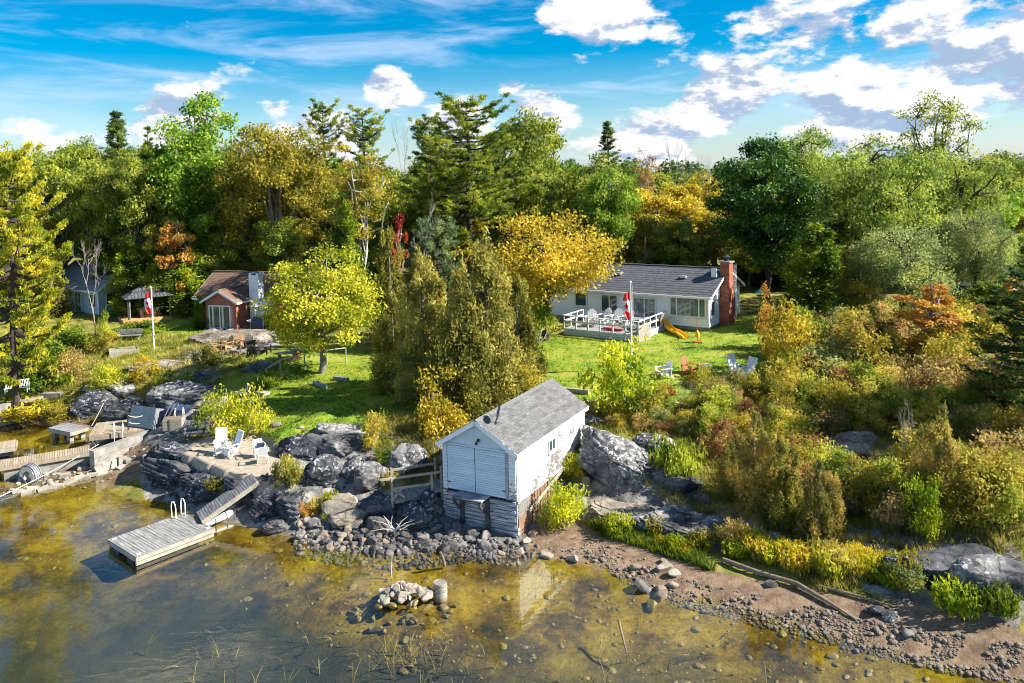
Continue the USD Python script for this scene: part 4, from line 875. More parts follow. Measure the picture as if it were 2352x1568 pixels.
# ---- gazebo with hot tub on a golden deck
GZ_RZ = math.radians(33); GZ_LOC = W(296, 741, 3.35)
def gazebo():
    dk = thing('gazebo_deck', 'low golden brown wooden deck carrying the dark gazebo', 'deck', GZ_LOC, GZ_RZ)
    for i in range(26): part(dk, 'deck_board', MB().box((-.4 + i * .2, 1.35, .22), (.188, 3.9, .05)), 'deck_wood_gold')
    part(dk, 'skirt', MB().box((2.1, -.63, .06), (5.2, .05, .26)).box((-.53, 1.35, .06), (.05, 3.9, .26)), 'deck_wood_gold')
    for i in range(2): part(dk, 'step', MB().box((5.1 + i * .35, .6, .10 - i * .1), (.36, 1.8, .06)), 'deck_wood_gold')
    t = thing('gazebo', 'dark metal gazebo with a two-tier ribbed roof beside the bench lawn', 'gazebo', GZ_LOC + [0, 0, .25], GZ_RZ)
    a, b, H = 3.6, 2.7, 1.9
    for x in (0, a):
        for y in (0, b): part(t, 'post', MB().box((x, y, H / 2), (.11, .11, H)), 'metal_dark')
    fr = part(t, 'frame', MB().box((a / 2, 0, H - .06), (a, .07, .14)).box((a / 2, b, H - .06), (a, .07, .14)).box((0, b / 2, H - .06), (.07, b, .14)).box((a, b / 2, H - .06), (.07, b, .14)), 'metal_dark')
    def hip(nm, x0, x1, y0, y1, z0, z1, inset):
        q = [(x0, y0, z0), (x1, y0, z0), (x1, y1, z0), (x0, y1, z0)]; i = inset
        p = [(x0 + i, y0 + i, z1), (x1 - i, y0 + i, z1), (x1 - i, y1 - i, z1), (x0 + i, y1 - i, z1)]
        r = part(t, nm, MB().add(q + p, BOXF), 'roof_dark')
        q, p = np.array(q), np.array(p)
        for s in range(4):
            A, B, C, D = q[s], q[(s + 1) % 4], p[(s + 1) % 4], p[s]; n = int(np.linalg.norm(B - A) / .3)
            mb = MB()
            for j in range(1, n):
                u = j / n; lo = A + (B - A) * u; e = (B - A) / np.linalg.norm(B - A); dist = u * np.linalg.norm(B - A); dist2 = np.linalg.norm(B - A) - dist
                k = min(1, min(dist, dist2) / i); up = np.array([0, 0, z1 - z0]) + np.array([-e[1], e[0], 0]) * i
                mb.beam(lo + [0, 0, .012], lo + up * k + [0, 0, .012], .03, .03)
            part(r, 'rib', mb, 'metal_dark')
    hip('roof', -.3, a + .3, -.3, b + .3, H, H + .62, 1.0)
    hip('top_roof', .45, a - .45, .45, b - .45, H + .52, H + .95, .85)
    rng = np.random.default_rng(3)
    for x, y in ((0.08, -.0), (0, b - .2), (a - .15, 0)):
        part(t, 'curtain', MB().lathe([(.07, .05), (.055, .8), (.04, 1.0), (.06, 1.2), (.08, 1.75)], (x + .06, y + .06, 0), 9), 'canvas_grey')
    h = thing('hot_tub', 'dark brown square hot tub under the gazebo roof', 'hot tub', GZ_LOC + rotz(GZ_RZ) @ [1.9, 1.2, .25], GZ_RZ)
    part(h, 'cabinet', MB().box((0, .1, .38), (1.7, 1.6, .76)), 'hot_tub'); part(h, 'cover', MB().box((0, .1, .82), (1.78, 1.68, .10)), 'chair_black')
    for i in range(9): part(h, 'slat', MB().box((-.76 + i * .19, -.715, .38), (.165, .03, .70)), 'hot_tub')
gazebo()
# ------------------------------------------------------------------ docks, wall and shore furniture
def planked(parent, P0, ang, length, width, n, mat, z=0, t=.035, rng=None, gap=.016, name='plank'):
    """boards laid across a dock running along +x from its origin"""
    rng = rng or np.random.default_rng(1)
    for i in range(n):
        w = length / n
        part(parent, name, MB().box(((i + .5) * w, rng.uniform(-.012, .012), z + rng.uniform(-.004, .004)), (w - gap, width, t), rng.uniform(-.006, .006)), mat)

A, B, D = W(247, 1241, .36), W(424, 1179, .36), W(313, 1282, .36)
ang = math.atan2(*(B - A)[:2][::-1]); L = np.linalg.norm(B - A); Wd = np.linalg.norm(D - A)
side = np.array([math.sin(ang), -math.cos(ang), 0])
def floating_dock():
    c = A + side * Wd / 2; c[2] = 0
    t = thing('floating_dock', 'grey plank floating dock on the lake at the foot of the gangway', 'dock', c, ang)
    planked(t, c, ang, L, Wd - .16, 25, 'grey_plank', .36)
    fr = part(t, 'frame', MB().box((L / 2, -Wd / 2 + .04, .28), (L, .07, .17)).box((L / 2, Wd / 2 - .04, .28), (L, .07, .17)).box((.03, 0, .28), (.07, Wd - .2, .17)).box((L - .03, 0, .28), (.07, Wd - .2, .17)), 'rail_wood')
    part(t, 'lower_beam', MB().box((L / 2, -Wd / 2 + .10, .09), (L - .05, .14, .14)).box((L / 2, Wd / 2 - .10, .09), (L - .05, .14, .14)), 'rail_wood')
    for x in (.5, L - .6):
        for y in (-Wd / 4, Wd / 4): part(t, 'float', MB().box((x, y, .07), (.9, .6, .36)), 'blue_cover')
    part(t, 'edge_strip', MB().box((L / 2, -Wd / 2 + .045, .392), (L, .09, .03)).box((L / 2, Wd / 2 - .045, .392), (L, .09, .03)).box((.05, 0, .393), (.09, Wd - .18, .03)), 'grey_plank')
    for x, y in ((.2, Wd / 2 - .2), (L - .2, -Wd / 2 + .2), (.2, -Wd / 2 + .2)): part(t, 'cleat', MB().box((x, y, .41), (.16, .06, .05)), 'plastic_white')
    la = part(t, 'ladder', MB().tube([(L - .55, Wd / 2 - .28, .36), (L - .55, Wd / 2 - .28, .95), (L - .55, Wd / 2 - .15, 1.12), (L - .55, Wd / 2 + .04, 1.1), (L - .55, Wd / 2 + .12, .9), (L - .55, Wd / 2 + .12, -.5)], .025)
              .tube([(L - .10, Wd / 2 - .28, .36), (L - .10, Wd / 2 - .28, .95), (L - .10, Wd / 2 - .15, 1.12), (L - .10, Wd / 2 + .04, 1.1), (L - .10, Wd / 2 + .12, .9), (L - .10, Wd / 2 + .12, -.5)], .025), 'plastic_white', smooth=50)
    for z in (.25, 0.0, -.25): part(la, 'rung', MB().box((L - .325, Wd / 2 + .12, z), (.43, .07, .03)), 'plastic_white')
floating_dock()
def gangway():
    a = W(470, 1192, .50); b = W(606, 1102, 1.78)          # right-hand edges; width goes to the left
    a2 = W(444, 1183, .50); b2 = W(567, 1090, 1.78)
    p, q = (a + a2) / 2, (b + b2) / 2
    d = q - p; Lg = np.linalg.norm(d); h = math.atan2(d[1], d[0]); pitch = math.asin(d[2] / Lg)
    t = thing('gangway', 'sloping grey plank gangway from the patio down to the floating dock', 'gangway', p, h)
    R = T4(roty(-pitch)); n = 24; w = 1.15
    rng = np.random.default_rng(6)
    for i in range(n):
        part(t, 'plank', MB().box(((i + .5) * Lg / n, rng.uniform(-.01, .01), .02), (Lg / n - .02, w, .035)).xf(R), 'grey_plank')
    for y in (-w / 2 + .03, w / 2 - .03): part(t, 'stringer', MB().box((Lg / 2, y, -.10), (Lg, .06, .2)).xf(R), 'rail_wood')
    tb = thing('gangway_roller', 'white tube float under the lower end of the gangway', 'float', W(500, 1192, .2), h + .3)
    part(tb, 'tube', MB().tube([(-.7, 0, 0), (.7, 0, .05)], .17, 12), 'plastic_white', smooth=40); part(tb, 'strap', MB().tube([(-.2, 0, .015), (-.15, 0, .02)], .18, 12), 'metal_dark'); part(tb, 'strap', MB().tube([(.35, 0, .035), (.4, 0, .038)], .18, 12), 'metal_dark')
gangway()
def footbridge():
    # small boardwalk to the boathouse door side
    z = 1.72
    p = bh(-.05, 1.25, z); q = W(893, 1138, z - .35)
    h = math.atan2(*(p - q)[:2][::-1]); Lb = np.linalg.norm((p - q)[:2])
    t = thing('footbridge', 'weathered boardwalk with rough handrails leading to the boathouse wall', 'boardwalk', (q[0], q[1], z - .38), h)
    for i in range(13):
        x = (i + .5) * Lb / 13; part(t, 'plank', MB().box((x, .0, .0 if x < Lb * .62 else .22), (Lb / 13 - .02, 1.15, .04)), 'grey_plank')
    for y in (-.5, .5): part(t, 'stringer', MB().box((Lb * .31, y, -.09), (Lb * .62, .09, .14)).box((Lb * .81, y, .13), (Lb * .38, .09, .14)), 'rail_wood')
    for x, y, zl in ((.05, -.6, 0), (Lb * .58, -.6, 0), (.25, .6, 0), (Lb * .72, -.6, .2), (Lb * .72, .6, .2), (Lb - .06, -.6, .2)):
        part(t, 'post', MB().box((x, y, zl + .05), (.09, .09, 2.0)), 'rail_wood')
    for a, b in (((-.45, -.6, 1.02), (Lb * .74, -.6, 1.0)), ((.0, -.6, .55), (Lb * .6, -.6, .52)), ((Lb * .70, -.6, 1.24), (Lb, -.6, 1.24)), ((Lb * .70, -.6, .8), (Lb, -.6, .72)), ((.2, .6, .95), (Lb * .72, .6, .98)), ((.05, -.58, .06), (.55, -.58, .56)), ((.62, -.58, .06), (.1, -.58, .54))):
        part(t, 'rail', MB().beam(a, b, .05, .10), 'rail_wood')
footbridge()

def left_docks():
    # concrete wall between the lagoon and the rubble shore
    z0 = -.3
    p = [W(210, 1035, 1.15)[:2], W(344, 988, 1.15)[:2], W(383, 1000, 1.15)[:2], W(432, 992, 1.3)[:2]]
    t = thing('concrete_wall', 'stained board-marked concrete quay wall beside the stacked dock sections', 'wall', (*p[0], 0))
    for i, (a, b) in enumerate(zip(p[:-1], p[1:])):
        a3, b3 = np.array([*(a - p[0]), 0]), np.array([*(b - p[0]), 0])
        for k in range(3):
            zl, zh = [(-.4, .30), (.31, .72), (.73, 1.15)][k]
            part(t, 'concrete_lift', MB().beam(a3 + [0, 0, (zl + zh) / 2], b3 + [0, 0, (zl + zh) / 2], .42 - .02 * k + .01 * i, zh - zl - .008), 'concrete')
    # plank walkway in front
    a, b = W(-60, 1083, .80), W(207, 1038, .80); a2, b2 = W(-60, 1062, .80), W(203, 1017, .80)
    h = math.atan2(*(b - a)[:2][::-1]); Lw = np.linalg.norm(b - a); wd = 1.25
    t = thing('walkway_dock', 'long tan plank walkway along the lagoon mouth on a concrete footing', 'dock', (a[0], a[1], 0), h)
    for i in range(44):
        rng = np.random.default_rng(i); part(t, 'plank', MB().box(((i + .5) * Lw / 44, wd / 2 + rng.uniform(-.01, .01), .80), (Lw / 44 - .016, wd, .045)), 'tan_plank')
    part(t, 'stringer', MB().box((Lw / 2, .03, .68), (Lw, .07, .19)).box((Lw / 2, wd - .03, .68), (Lw, .07, .19)), 'tan_plank')
    part(t, 'footing', MB().box((Lw * .62, wd / 2, .15), (Lw * .76, wd - .25, .85)), 'concrete')
    part(t, 'pier', MB().box((Lw * .12, wd / 2, .0), (.9, wd - .2, 1.1)), 'concrete')
    tr = thing('tractor_tyre', 'black ribbed culvert end under the left end of the plank walkway', 'culvert', W(70, 1092, .25), 1.2)
    part(tr, 'tyre', MB().lathe([(.30, -.2), (.55, -.22), (.6, -.1), (.6, .1), (.55, .22), (.3, .2)], (0, 0, 0), 20).xf(T4(roty(math.pi / 2))), 'metal_light')
    for i in range(4): part(tr, 'rib', MB().lathe([(.58, -.02), (.64, -.02), (.64, .02), (.58, .02)], (0, 0, -.17 + i * .115), 20).xf(T4(roty(math.pi / 2))), 'canvas_grey')
    # far left dock end
    c = W(20, 1022, .45)
    t = thing('small_dock', 'end of a tan plank dock cut off by the left picture edge', 'dock', c, h)
    for i in range(12): part(t, 'plank', MB().box((-2.2 + i * .22, .2, 0), (.205, 1.5, .045)), 'tan_plank')
    part(t, 'frame', MB().box((-.95, -.52, -.14), (2.7, .06, .24)).box((.38, .2, -.14), (.06, 1.5, .24)), 'rail_wood'); part(t, 'float', MB().box((-.9, .2, -.36), (2.2, 1.2, .3)), 'blue_cover')
    # little stage on rocks in the lagoon
    c = W(157, 982, .62)
    t = thing('low_stage', 'low grey plank platform propped on rocks in the brown lagoon', 'platform', c, math.radians(-28))
    for i in range(6): part(t, 'plank', MB().box((.0, -.5 + i * .2, .0), (2.2, .185, .05)), 'grey_plank')
    part(t, 'beam', MB().box((0, -.58, -.12), (2.2, .06, .2)).box((0, .6, -.12), (2.2, .06, .2)).box((1.08, 0, -.12), (.06, 1.1, .2)), 'rail_wood')
    for x in (-.8, .7):
        for y in (-.35, .4): part(t, 'prop', MB().box((x, y, -.42), (.28, .26, .45)), 'concrete')
    # raised deck section behind the wall
    c = W(288, 985, 1.10)
    t = thing('shore_deck', 'sunlit tan deck section behind the concrete quay wall', 'deck', c, math.radians(18))
    for i in range(14): part(t, 'plank', MB().box((-1.75 + i * .26, .7, .0), (.245, 2.6, .05)), 'tan_plank')
    part(t, 'frame', MB().box((.0, -.62, -.16), (3.7, .06, .28)).box((-1.9, .7, -.16), (.06, 2.6, .28)), 'tan_plank')
    la = part(t, 'ladder', MB().tube([(-.5, -.4, .0), (-.5, -.4, .45), (-.5, -.6, .6), (-.5, -.75, .4), (-.5, -.75, -.6)], .02).tube([(-.05, -.4, .0), (-.05, -.4, .45), (-.05, -.6, .6), (-.05, -.75, .4), (-.05, -.75, -.6)], .02), 'plastic_white')
    # stored dock float leaning on edge, its boards facing the lake
    c = W(321, 982, 1.15)
    t = thing('stored_dock', 'grey-green dock section stored tilted on its edge against the rocks', 'dock', c, math.radians(-24))
    R = T4(rotx(math.radians(-18)))
    bx = part(t, 'box', MB().box((0, .35, .62), (1.95, .6, 1.2)).xf(R), 'navy_plastic')
    for i in range(7): part(bx, 'plank', MB().box((0, .03, .10 + i * .175), (2.0, .05, .165)).xf(R), 'grey_float')
    for i in range(4): part(bx, 'end_plank', MB().box((1.0, .10 + i * .16, .62), (.05, .15, 1.2)).xf(R), 'canvas_grey')
    c = W(383, 975, 1.3)
    t = thing('stored_float', 'navy plastic dock floats with a white pipe frame leaning behind the grey section', 'dock float', c, math.radians(-24))
    for i in range(3):
        R = T4(roty(math.radians(28)), (-.5 + i * .42, .5, 0)); part(t, 'float', MB().box((0, 0, .55), (.32, .9, 1.1)).box((0, 0, .3), (.36, .94, .08)).box((0, 0, .8), (.36, .94, .08)).xf(R), 'navy_plastic')
    for i in range(3): part(t, 'pipe', MB().tube([(-.2 + i * .3, -.25, .05), (.55 + i * .3, -.1, 1.35)], .03), 'metal_light')
    # timber crate
    c = W(400, 985, 1.3)
    t = thing('timber_crate', 'old timber crib crate of brown planks on the quay', 'crate', c, math.radians(8))
    for i in range(4):
        part(t, 'plank', MB().box((0, -.35, .09 + i * .165), (1.05, .05, .15)), 'rail_wood'); part(t, 'plank', MB().box((0, .35, .09 + i * .165), (1.05, .05, .15)), 'rail_wood')
        part(t, 'plank', MB().box((-.5, 0, .09 + i * .165), (.05, .65, .15)), 'rail_wood'); part(t, 'plank', MB().box((.5, 0, .09 + i * .165), (.05, .65, .15)), 'rail_wood')
    part(t, 'batten', MB().box((-.12, -.385, .34), (.10, .03, .68)), 'log_bark'); part(t, 'lid', MB().box((0, 0, .66), (1.0, .66, .04)), 'log_bark')
    la = thing('dock_ladder', 'white bent-tube swim ladder standing behind the timber crate', 'ladder', W(412, 975, 1.45), .2)
    part(la, 'rail', MB().tube([(-.22, 0, 0), (-.22, 0, .75), (-.22, .16, .95), (-.22, .34, .8), (-.22, .34, .5)], .025), 'plastic_white'); part(la, 'rail', MB().tube([(.22, 0, 0), (.22, 0, .75), (.22, .16, .95), (.22, .34, .8), (.22, .34, .5)], .025), 'plastic_white')
    for z in (.2, .45): part(la, 'rung', MB().box((0, 0, z), (.44, .06, .03)), 'plastic_white')
    # wooden settle
    c = W(452, 1010, 1.45)
    t = thing('settle', 'old grey wooden settle with high slatted back facing the lake', 'bench', c, math.radians(12))
    for i in range(4): part(t, 'seat_slat', MB().box((0, -.32 + i * .13, .45), (1.25, .115, .035)), 'grey_plank')
    for i in range(4): part(t, 'back_slat', MB().box((0, .20 + i * .035, .60 + i * .13), (1.25, .03, .115)), 'grey_plank')
    for x in (-.6, .6):
        part(t, 'leg', MB().beam((x, -.34, 0), (x, -.34, .62), .07, .07, (0, 1, 0)), 'grey_plank'); part(t, 'leg', MB().beam((x, .12, 0), (x, .34, 1.08), .07, .07, (0, 1, 0)), 'grey_plank'); part(t, 'arm', MB().box((x, -.1, .64), (.11, .62, .035)), 'grey_plank')
    part(t, 'stretcher', MB().box((0, -.1, .16), (1.2, .07, .07)), 'grey_plank')
    # posts and rope on the quay
    pr = []
    for i, (x, y) in enumerate(((295, 988), (344, 978))):
        P = W(x, y, 1.12); pr.append(P); s = thing('rope_post', ['first', 'second'][i] + ' short black post with white rope on the concrete quay, ' + ['lagoon end', 'corner end'][i], 'post', P)
        part(s, 'shaft', MB().tube([(0, 0, 0), (0, 0, .95)], .05, 8), 'metal_dark'); part(s, 'cap', MB().lathe([(.07, 0), (.07, .05), (.01, .08)], (0, 0, .95), 8), 'metal_dark')
    tt = np.linspace(0, 1, 12)[:, None]
    for nm, zz, lb in (('rope', .9, 'upper'), ('rope', .5, 'lower')):
        pts = pr[0] + (pr[1] - pr[0]) * tt; pts = pts + [0, 0, zz] - np.array([0, 0, .22]) * (4 * tt * (1 - tt))
        single(nm, MB().tube(pts, .022, 6), 'rope', f'{lb} white rope hanging slack between the two black quay posts', 'rope')
    a, b = W(0, 1140, .1), W(226, 1020, .95)
    tt = np.linspace(0, 1, 14)[:, None]; single('mooring_rope', MB().tube(a + (b - a) * tt - np.array([0, 0, .12]) * (4 * tt * (1 - tt)), .022, 5), 'rope', 'long pale mooring rope running over the rubble to the walkway', 'rope')
    a, b = W(210, 978, .5), W(238, 925, 1.8); single('dock_rope', MB().tube(a + (b - a) * tt - np.array([0, 0, .05]) * (4 * tt * (1 - tt)), .02, 5), 'rope', 'pale rope slanting from the low platform up to the rock face', 'rope')
    # far-left low concrete wall and white bench frame
    p = [W(-40, 935, 1.5), W(98, 908, 1.5), W(120, 903, 1.5)]
    t = thing('retaining_wall', 'low concrete retaining wall above the lagoon at the left edge', 'wall', (p[0][0], p[0][1], 0))
    part(t, 'lower_lift', MB().beam(np.array([0, 0, .55]), np.array([*(p[1] - p[0])[:2], .55]), .4, 1.0), 'concrete'); part(t, 'upper_lift', MB().beam(np.array([0, 0, 1.26]), np.array([*(p[1] - p[0])[:2], 1.26]), .36, .41), 'concrete')
    part(t, 'end_block', MB().box((*(p[2] - p[0])[:2], 1.2), (1.3, .4, .7)), 'concrete')
    c = W(40, 900, 1.9)
    t = thing('ladder_rack', 'white slatted lounger frame lying in the brush at the left edge', 'lounger', c, .35)
    part(t, 'frame', MB().box((0, -.3, .35), (1.4, .06, .06)).box((0, .3, .75), (1.4, .06, .06)), 'plastic_white')
    for i in range(9): part(t, 'slat', MB().beam((-.6 + i * .15, -.3, .36), (-.6 + i * .15, .3, .76), .07, .025), 'plastic_white')
    for x in (-.65, .65): part(t, 'leg', MB().box((x, -.28, .17), (.05, .05, .36)).box((x, .28, .37), (.05, .05, .74)), 'plastic_white')
left_docks()

# ------------------------------------------------------------------ chairs and lawn things
def adirondack(name, mat):
    t = cls(name)
    for i in range(6): part(t, 'seat_slat', MB().beam((-.27, -.38 + i * .095, .37 - i * .022), (.27, -.38 + i * .095, .37 - i * .022), .085, .022), mat)
    for i in range(5):
        x = (i - 2) * .112; top = .98 - .035 * (i - 2) ** 2; part(t, 'back_slat', MB().beam((x * .85, .10, .27), (x * 1.12, .10 + .34 * (top - .27) / .7, top), .098, .022, (0, -1, .3)), mat)
    for s in (-1, 1):
        part(t, 'arm', MB().box((s * .37, -.10, .57), (.14, .74, .025)), mat); part(t, 'leg', MB().box((s * .32, -.40, .285), (.035, .11, .57)), mat)
        part(t, 'leg', MB().beam((s * .29, -.44, .33), (s * .29, .42, .04), .03, .12), mat); part(t, 'arm_post', MB().beam((s * .33, .22, .10), (s * .33, .26, .57), .09, .03), mat)
    part(t, 'brace', MB().box((0, .22, .50), (.72, .03, .07)), mat); return t
def recliner(name, mat):
    t = cls(name)
    part(t, 'seat', MB().box((0, -.08, .42), (.5, .5, .045)), mat)
    for i in range(6): part(t, 'back_slat', MB().beam((-.2 + i * .08, .16, .44), (-.2 + i * .08, .44, 1.12), .058, .022, (0, -1, .4)), mat)
    part(t, 'back_frame', MB().beam((-.255, .16, .42), (-.255, .46, 1.16), .05, .035, (0, -1, .4)).beam((.255, .16, .42), (.255, .46, 1.16), .05, .035, (0, -1, .4)).beam((-.28, .46, 1.16), (.28, .46, 1.16), .05, .06), mat)
    for s in (-1, 1):
        part(t, 'arm', MB().box((s * .31, -.06, .64), (.07, .56, .03)), mat); part(t, 'leg', MB().beam((s * .29, -.36, 0), (s * .29, .22, .62), .04, .05), mat); part(t, 'leg', MB().beam((s * .26, .34, 0), (s * .29, -.30, .64), .04, .05), mat)
    part(t, 'footrest', MB().box((0, -.36, .22), (.42, .04, .30)), mat); return t
def armchair(name, mat, legmat=None):
    t = cls(name); lm = legmat or mat
    part(t, 'seat', MB().box((0, 0, .43), (.48, .46, .04)), mat)
    part(t, 'backrest', MB().beam((0, .22, .46), (0, .34, .86), .46, .03, (0, -1, .3)), mat)
    for sx in (-1, 1):
        part(t, 'arm', MB().tube([(sx * .26, -.22, .43), (sx * .28, -.24, .64), (sx * .29, -.1, .66), (sx * .28, .25, .68)], .022, 6), lm)
        for sy in (-1, 1): part(t, 'leg', MB().tube([(sx * .22, sy * .2, .43), (sx * .27, sy * .26, 0)], .02, 6), lm)
    return t
AD_W, AD_BR, AD_BK, AD_RD = adirondack('adirondack_white', 'plastic_white'), adirondack('adirondack_brown', 'chair_brown'), adirondack('adirondack_black', 'chair_black'), adirondack('adirondack_red', 'chair_red')
RC_W, AR_W, AR_B, AR_D = recliner('recliner_white', 'plastic_white'), armchair('armchair_white', 'plastic_white'), armchair('armchair_blue', 'chair_blue', 'plastic_white'), armchair('armchair_dark', 'canvas_grey', 'metal_dark')
def put(name, src, label, cat, px, py, rz, z=None, s=1.0, group=None, dz=0):
    P = G(px, py) if z is None else W(px, py, z)
    return copy(name, src, label, cat, P + [0, 0, dz], math.radians(rz), s, group)
# patio by the water (heading 0 faces the camera, positive turns left)
put('recliner_chair', RC_W, 'white plastic recliner facing the lake on the sandy patio', 'chair', 508, 1040, 12, 1.74)
put('recliner_chair', RC_W, 'white plastic recliner seen side-on beside the other patio recliner', 'chair', 537, 1046, -42, 1.74)
put('plastic_armchair', AR_W, 'white plastic armchair holding a dark cushion at the patio rim', 'chair', 596, 1050, 30, 1.74)
put('plastic_armchair', AR_W, 'white plastic armchair turned away at the edge of the patio', 'chair', 604, 1062, 200, 1.74)
single('cushion', MB().box((0, 0, 0), (.36, .1, .24)).xf(T4(rotz(.4), W(596, 1050, 1.74) + np.array([0.03, .1, .58]))), 'navy_plastic', 'dark purple cushion on the white plastic armchair by the patio rim', 'cushion')
single('concrete_block', MB().box((0, 0, .2), (.95, .62, .42), .5).xf(T4(None, W(500, 1088, 1.15))), 'concrete_light', 'square pale concrete block on the dark ledge below the patio', 'block')
# right lawn
put('adirondack_chair', AD_W, 'white adirondack chair on the lawn seen side-on near the leafy bush', 'chair', 1527, 866, -68)
put('adirondack_chair', AD_RD, 'reddish wooden adirondack chair behind yellow leaves on the lawn', 'chair', 1582, 858, 40)
put('recliner_chair', RC_W, 'white recliner on the shaded lawn with its tall back to the trees', 'chair', 1691, 868, 25, s=1.1)
put('recliner_chair', RC_W, 'white recliner angled sideways at the right end of the lawn', 'chair', 1718, 873, -55, s=1.05)
def side_table():
    P = G(1618, 858); t = thing('side_table', 'small white metal table with glass top on the lawn', 'table', P, .3)
    part(t, 'tabletop', MB().box((0, 0, .52), (.6, .5, .03)), 'canvas_grey'); part(t, 'rim', MB().box((0, -.26, .52), (.64, .03, .04)).box((0, .26, .52), (.64, .03, .04)).box((-.31, 0, .52), (.03, .5, .04)).box((.31, 0, .52), (.03, .5, .04)), 'plastic_white')
    for x in (-.28, .28):
        for y in (-.23, .23): part(t, 'leg', MB().box((x, y, .26), (.03, .03, .52)), 'plastic_white')
side_table()
# deck furniture
def dk(x, y): return wh(x, y, DZ + .0)
yb = DY
dxs = DX1 - DX0
for fx, fy, rz, lb in ((.20, .62, 20, 'white adirondack chair on the deck, leftmost by the railing'), (.30, .42, -15, 'white adirondack chair on the deck close to the cottage wall'), (.48, .42, 15, 'white adirondack chair on the deck below the pair of windows'), (.62, .45, -20, 'white adirondack chair on the deck just left of the flag')):
    copy('deck_chair', AD_W, lb, 'chair', dk(DX0 + fx * dxs, yb * fy), WH_RZ + math.radians(rz), 1.12)
for fx, fy, rz, lb in ((.36, .72, 100, 'dark mesh armchair by the deck railing, left of the table'), (.70, .70, 110, 'dark mesh armchair at the left side of the deck table'), (.84, .50, 0, 'grey mesh armchair with its back to the sliding door'), (.95, .66, -100, 'dark mesh armchair at the right side of the deck table'), (1.03, .30, -90, 'dark mesh armchair beside the sliding door')):
    copy('mesh_chair', AR_D, lb, 'chair', dk(DX0 + fx * dxs * .95, yb * fy), WH_RZ + math.radians(rz), 1.1)
t = thing('deck_table', 'round glass patio table among dark chairs on the deck', 'table', dk(DX0 + .80 * dxs, yb * .62), 0)
part(t, 'tabletop', MB().lathe([(0.01, .70), (.6, .70), (.62, .715), (.6, .73), (.01, .73)], (0, 0, 0), 20), 'metal_light')
for k in range(4): part(t, 'leg', MB().tube([(.1 * math.cos(k * 1.57), .1 * math.sin(k * 1.57), .7), (.42 * math.cos(k * 1.57), .42 * math.sin(k * 1.57), 0)], .02), 'metal_dark')
t = thing('kayak_float', 'red and white inflatable lying on the deck floor behind the railing', 'inflatable', dk(DX0 + .62 * dxs, yb * .88), WH_RZ)
part(t, 'hull', MB().tube([(-.8, 0, .12), (-.4, .03, .14), (0, .04, .14), (.4, .03, .14), (.8, 0, .12)], [.06, .14, .16, .14, .06], 10), 'flag_red', smooth=40); part(t, 'rim', MB().tube([(-.8, 0, .2), (-.3, .18, .24), (.3, .18, .24), (.8, 0, .2), (.3, -.16, .24), (-.3, -.16, .24), (-.8, 0, .2)], .035), 'plastic_white')
def slide():
    top = wh(DX1 + .05, DY * .42, DZ + .86)
    foot = W(1575, 778, 4.03)
    top = Wy(1516, 735, 58.5)
    d = foot - top; h = math.atan2(d[1], d[0]); L = np.linalg.norm(d[:2]); H = top[2] - 4.03
    t = thing('slide', 'yellow wavy plastic slide running from the deck corner onto the lawn', 'slide', (top[0], top[1], 4.03), h)
    u = np.linspace(0, 1, 22); x = u * L; z = H * (1 - u) ** 1.05 + .10 * np.sin(u * 2 * np.pi * 1.6) * (1 - .5 * u); z = np.maximum(z, .08); z[0] = z[1] = H
    w = .26; sec = [(-w, .16), (-w + .04, .02), (0, 0), (w - .04, .02), (w, .16), (w - .03, -.05), (-w + .03, -.05)]
    v = np.array([[xx, a, zz + b] for xx, zz in zip(x, z) for a, b in sec]); k = len(sec)
    f = [[i * k + j, i * k + (j + 1) % k, (i + 1) * k + (j + 1) % k, (i + 1) * k + j] for i in range(21) for j in range(k)]
    part(t, 'chute', MB().add(v, f), 'slide_yellow', smooth=50)
    part(t, 'top_platform', MB().box((-.2, 0, H + .0), (.45, .56, .08)), 'slide_yellow')
    part(t, 'leg', MB().box((.1, .2, H / 2), (.05, .05, H)).box((.1, -.2, H / 2), (.05, .05, H)), 'slide_yellow')
slide()
t = thing('plywood_sheet', 'weathered plywood sheet leaning against the deck corner', 'board', W(1486, 784, 4.0), math.radians(35))
part(t, 'sheet', MB().box((0, .2, .55), (1.15, .03, 1.15)).xf(T4(rotx(-.15))), 'rail_wood'); part(t, 'edge', MB().box((.5, .23, .5), (.06, .05, 1.1)).xf(T4(rotx(-.15))), 'log_bark')
t = thing('swing_ball', 'yellow ball hanging from a thin post above a red base on the lawn', 'toy', W(1602, 786, 4.03))
part(t, 'base', MB().box((0, 0, .04), (.5, .5, .08)), 'chair_red'); part(t, 'pole', MB().tube([(0, 0, .05), (0, 0, 1.7)], .025), 'chair_red'); part(t, 'ball', MB().lathe([(.01, .30), (.14, .38), (.18, .52), (.12, .68), (.03, .85)], (0, -.02, 0), 12), 'bush_lime' if False else 'slide_yellow', smooth=40)
t = thing('bird_feeder', 'teal-roofed bird feeder on a pole in the shade right of the cottage', 'bird feeder', Wy(1746, 716, 63) * [1, 1, 0] + [0, 0, gz(*Wy(1746, 716, 63)[:2])])
part(t, 'pole', MB().tube([(0, 0, 0), (0, 0, 1.6)], .03), 'metal_dark'); part(t, 'roof', MB().lathe([(.42, 1.55), (.40, 1.62), (.02, 1.85)], (0, 0, 0), 8), 'teal_paint'); part(t, 'tray', MB().lathe([(.01, 1.3), (.3, 1.3), (.3, 1.36), (.01, 1.36)], (0, 0, 0), 8), 'rail_wood')
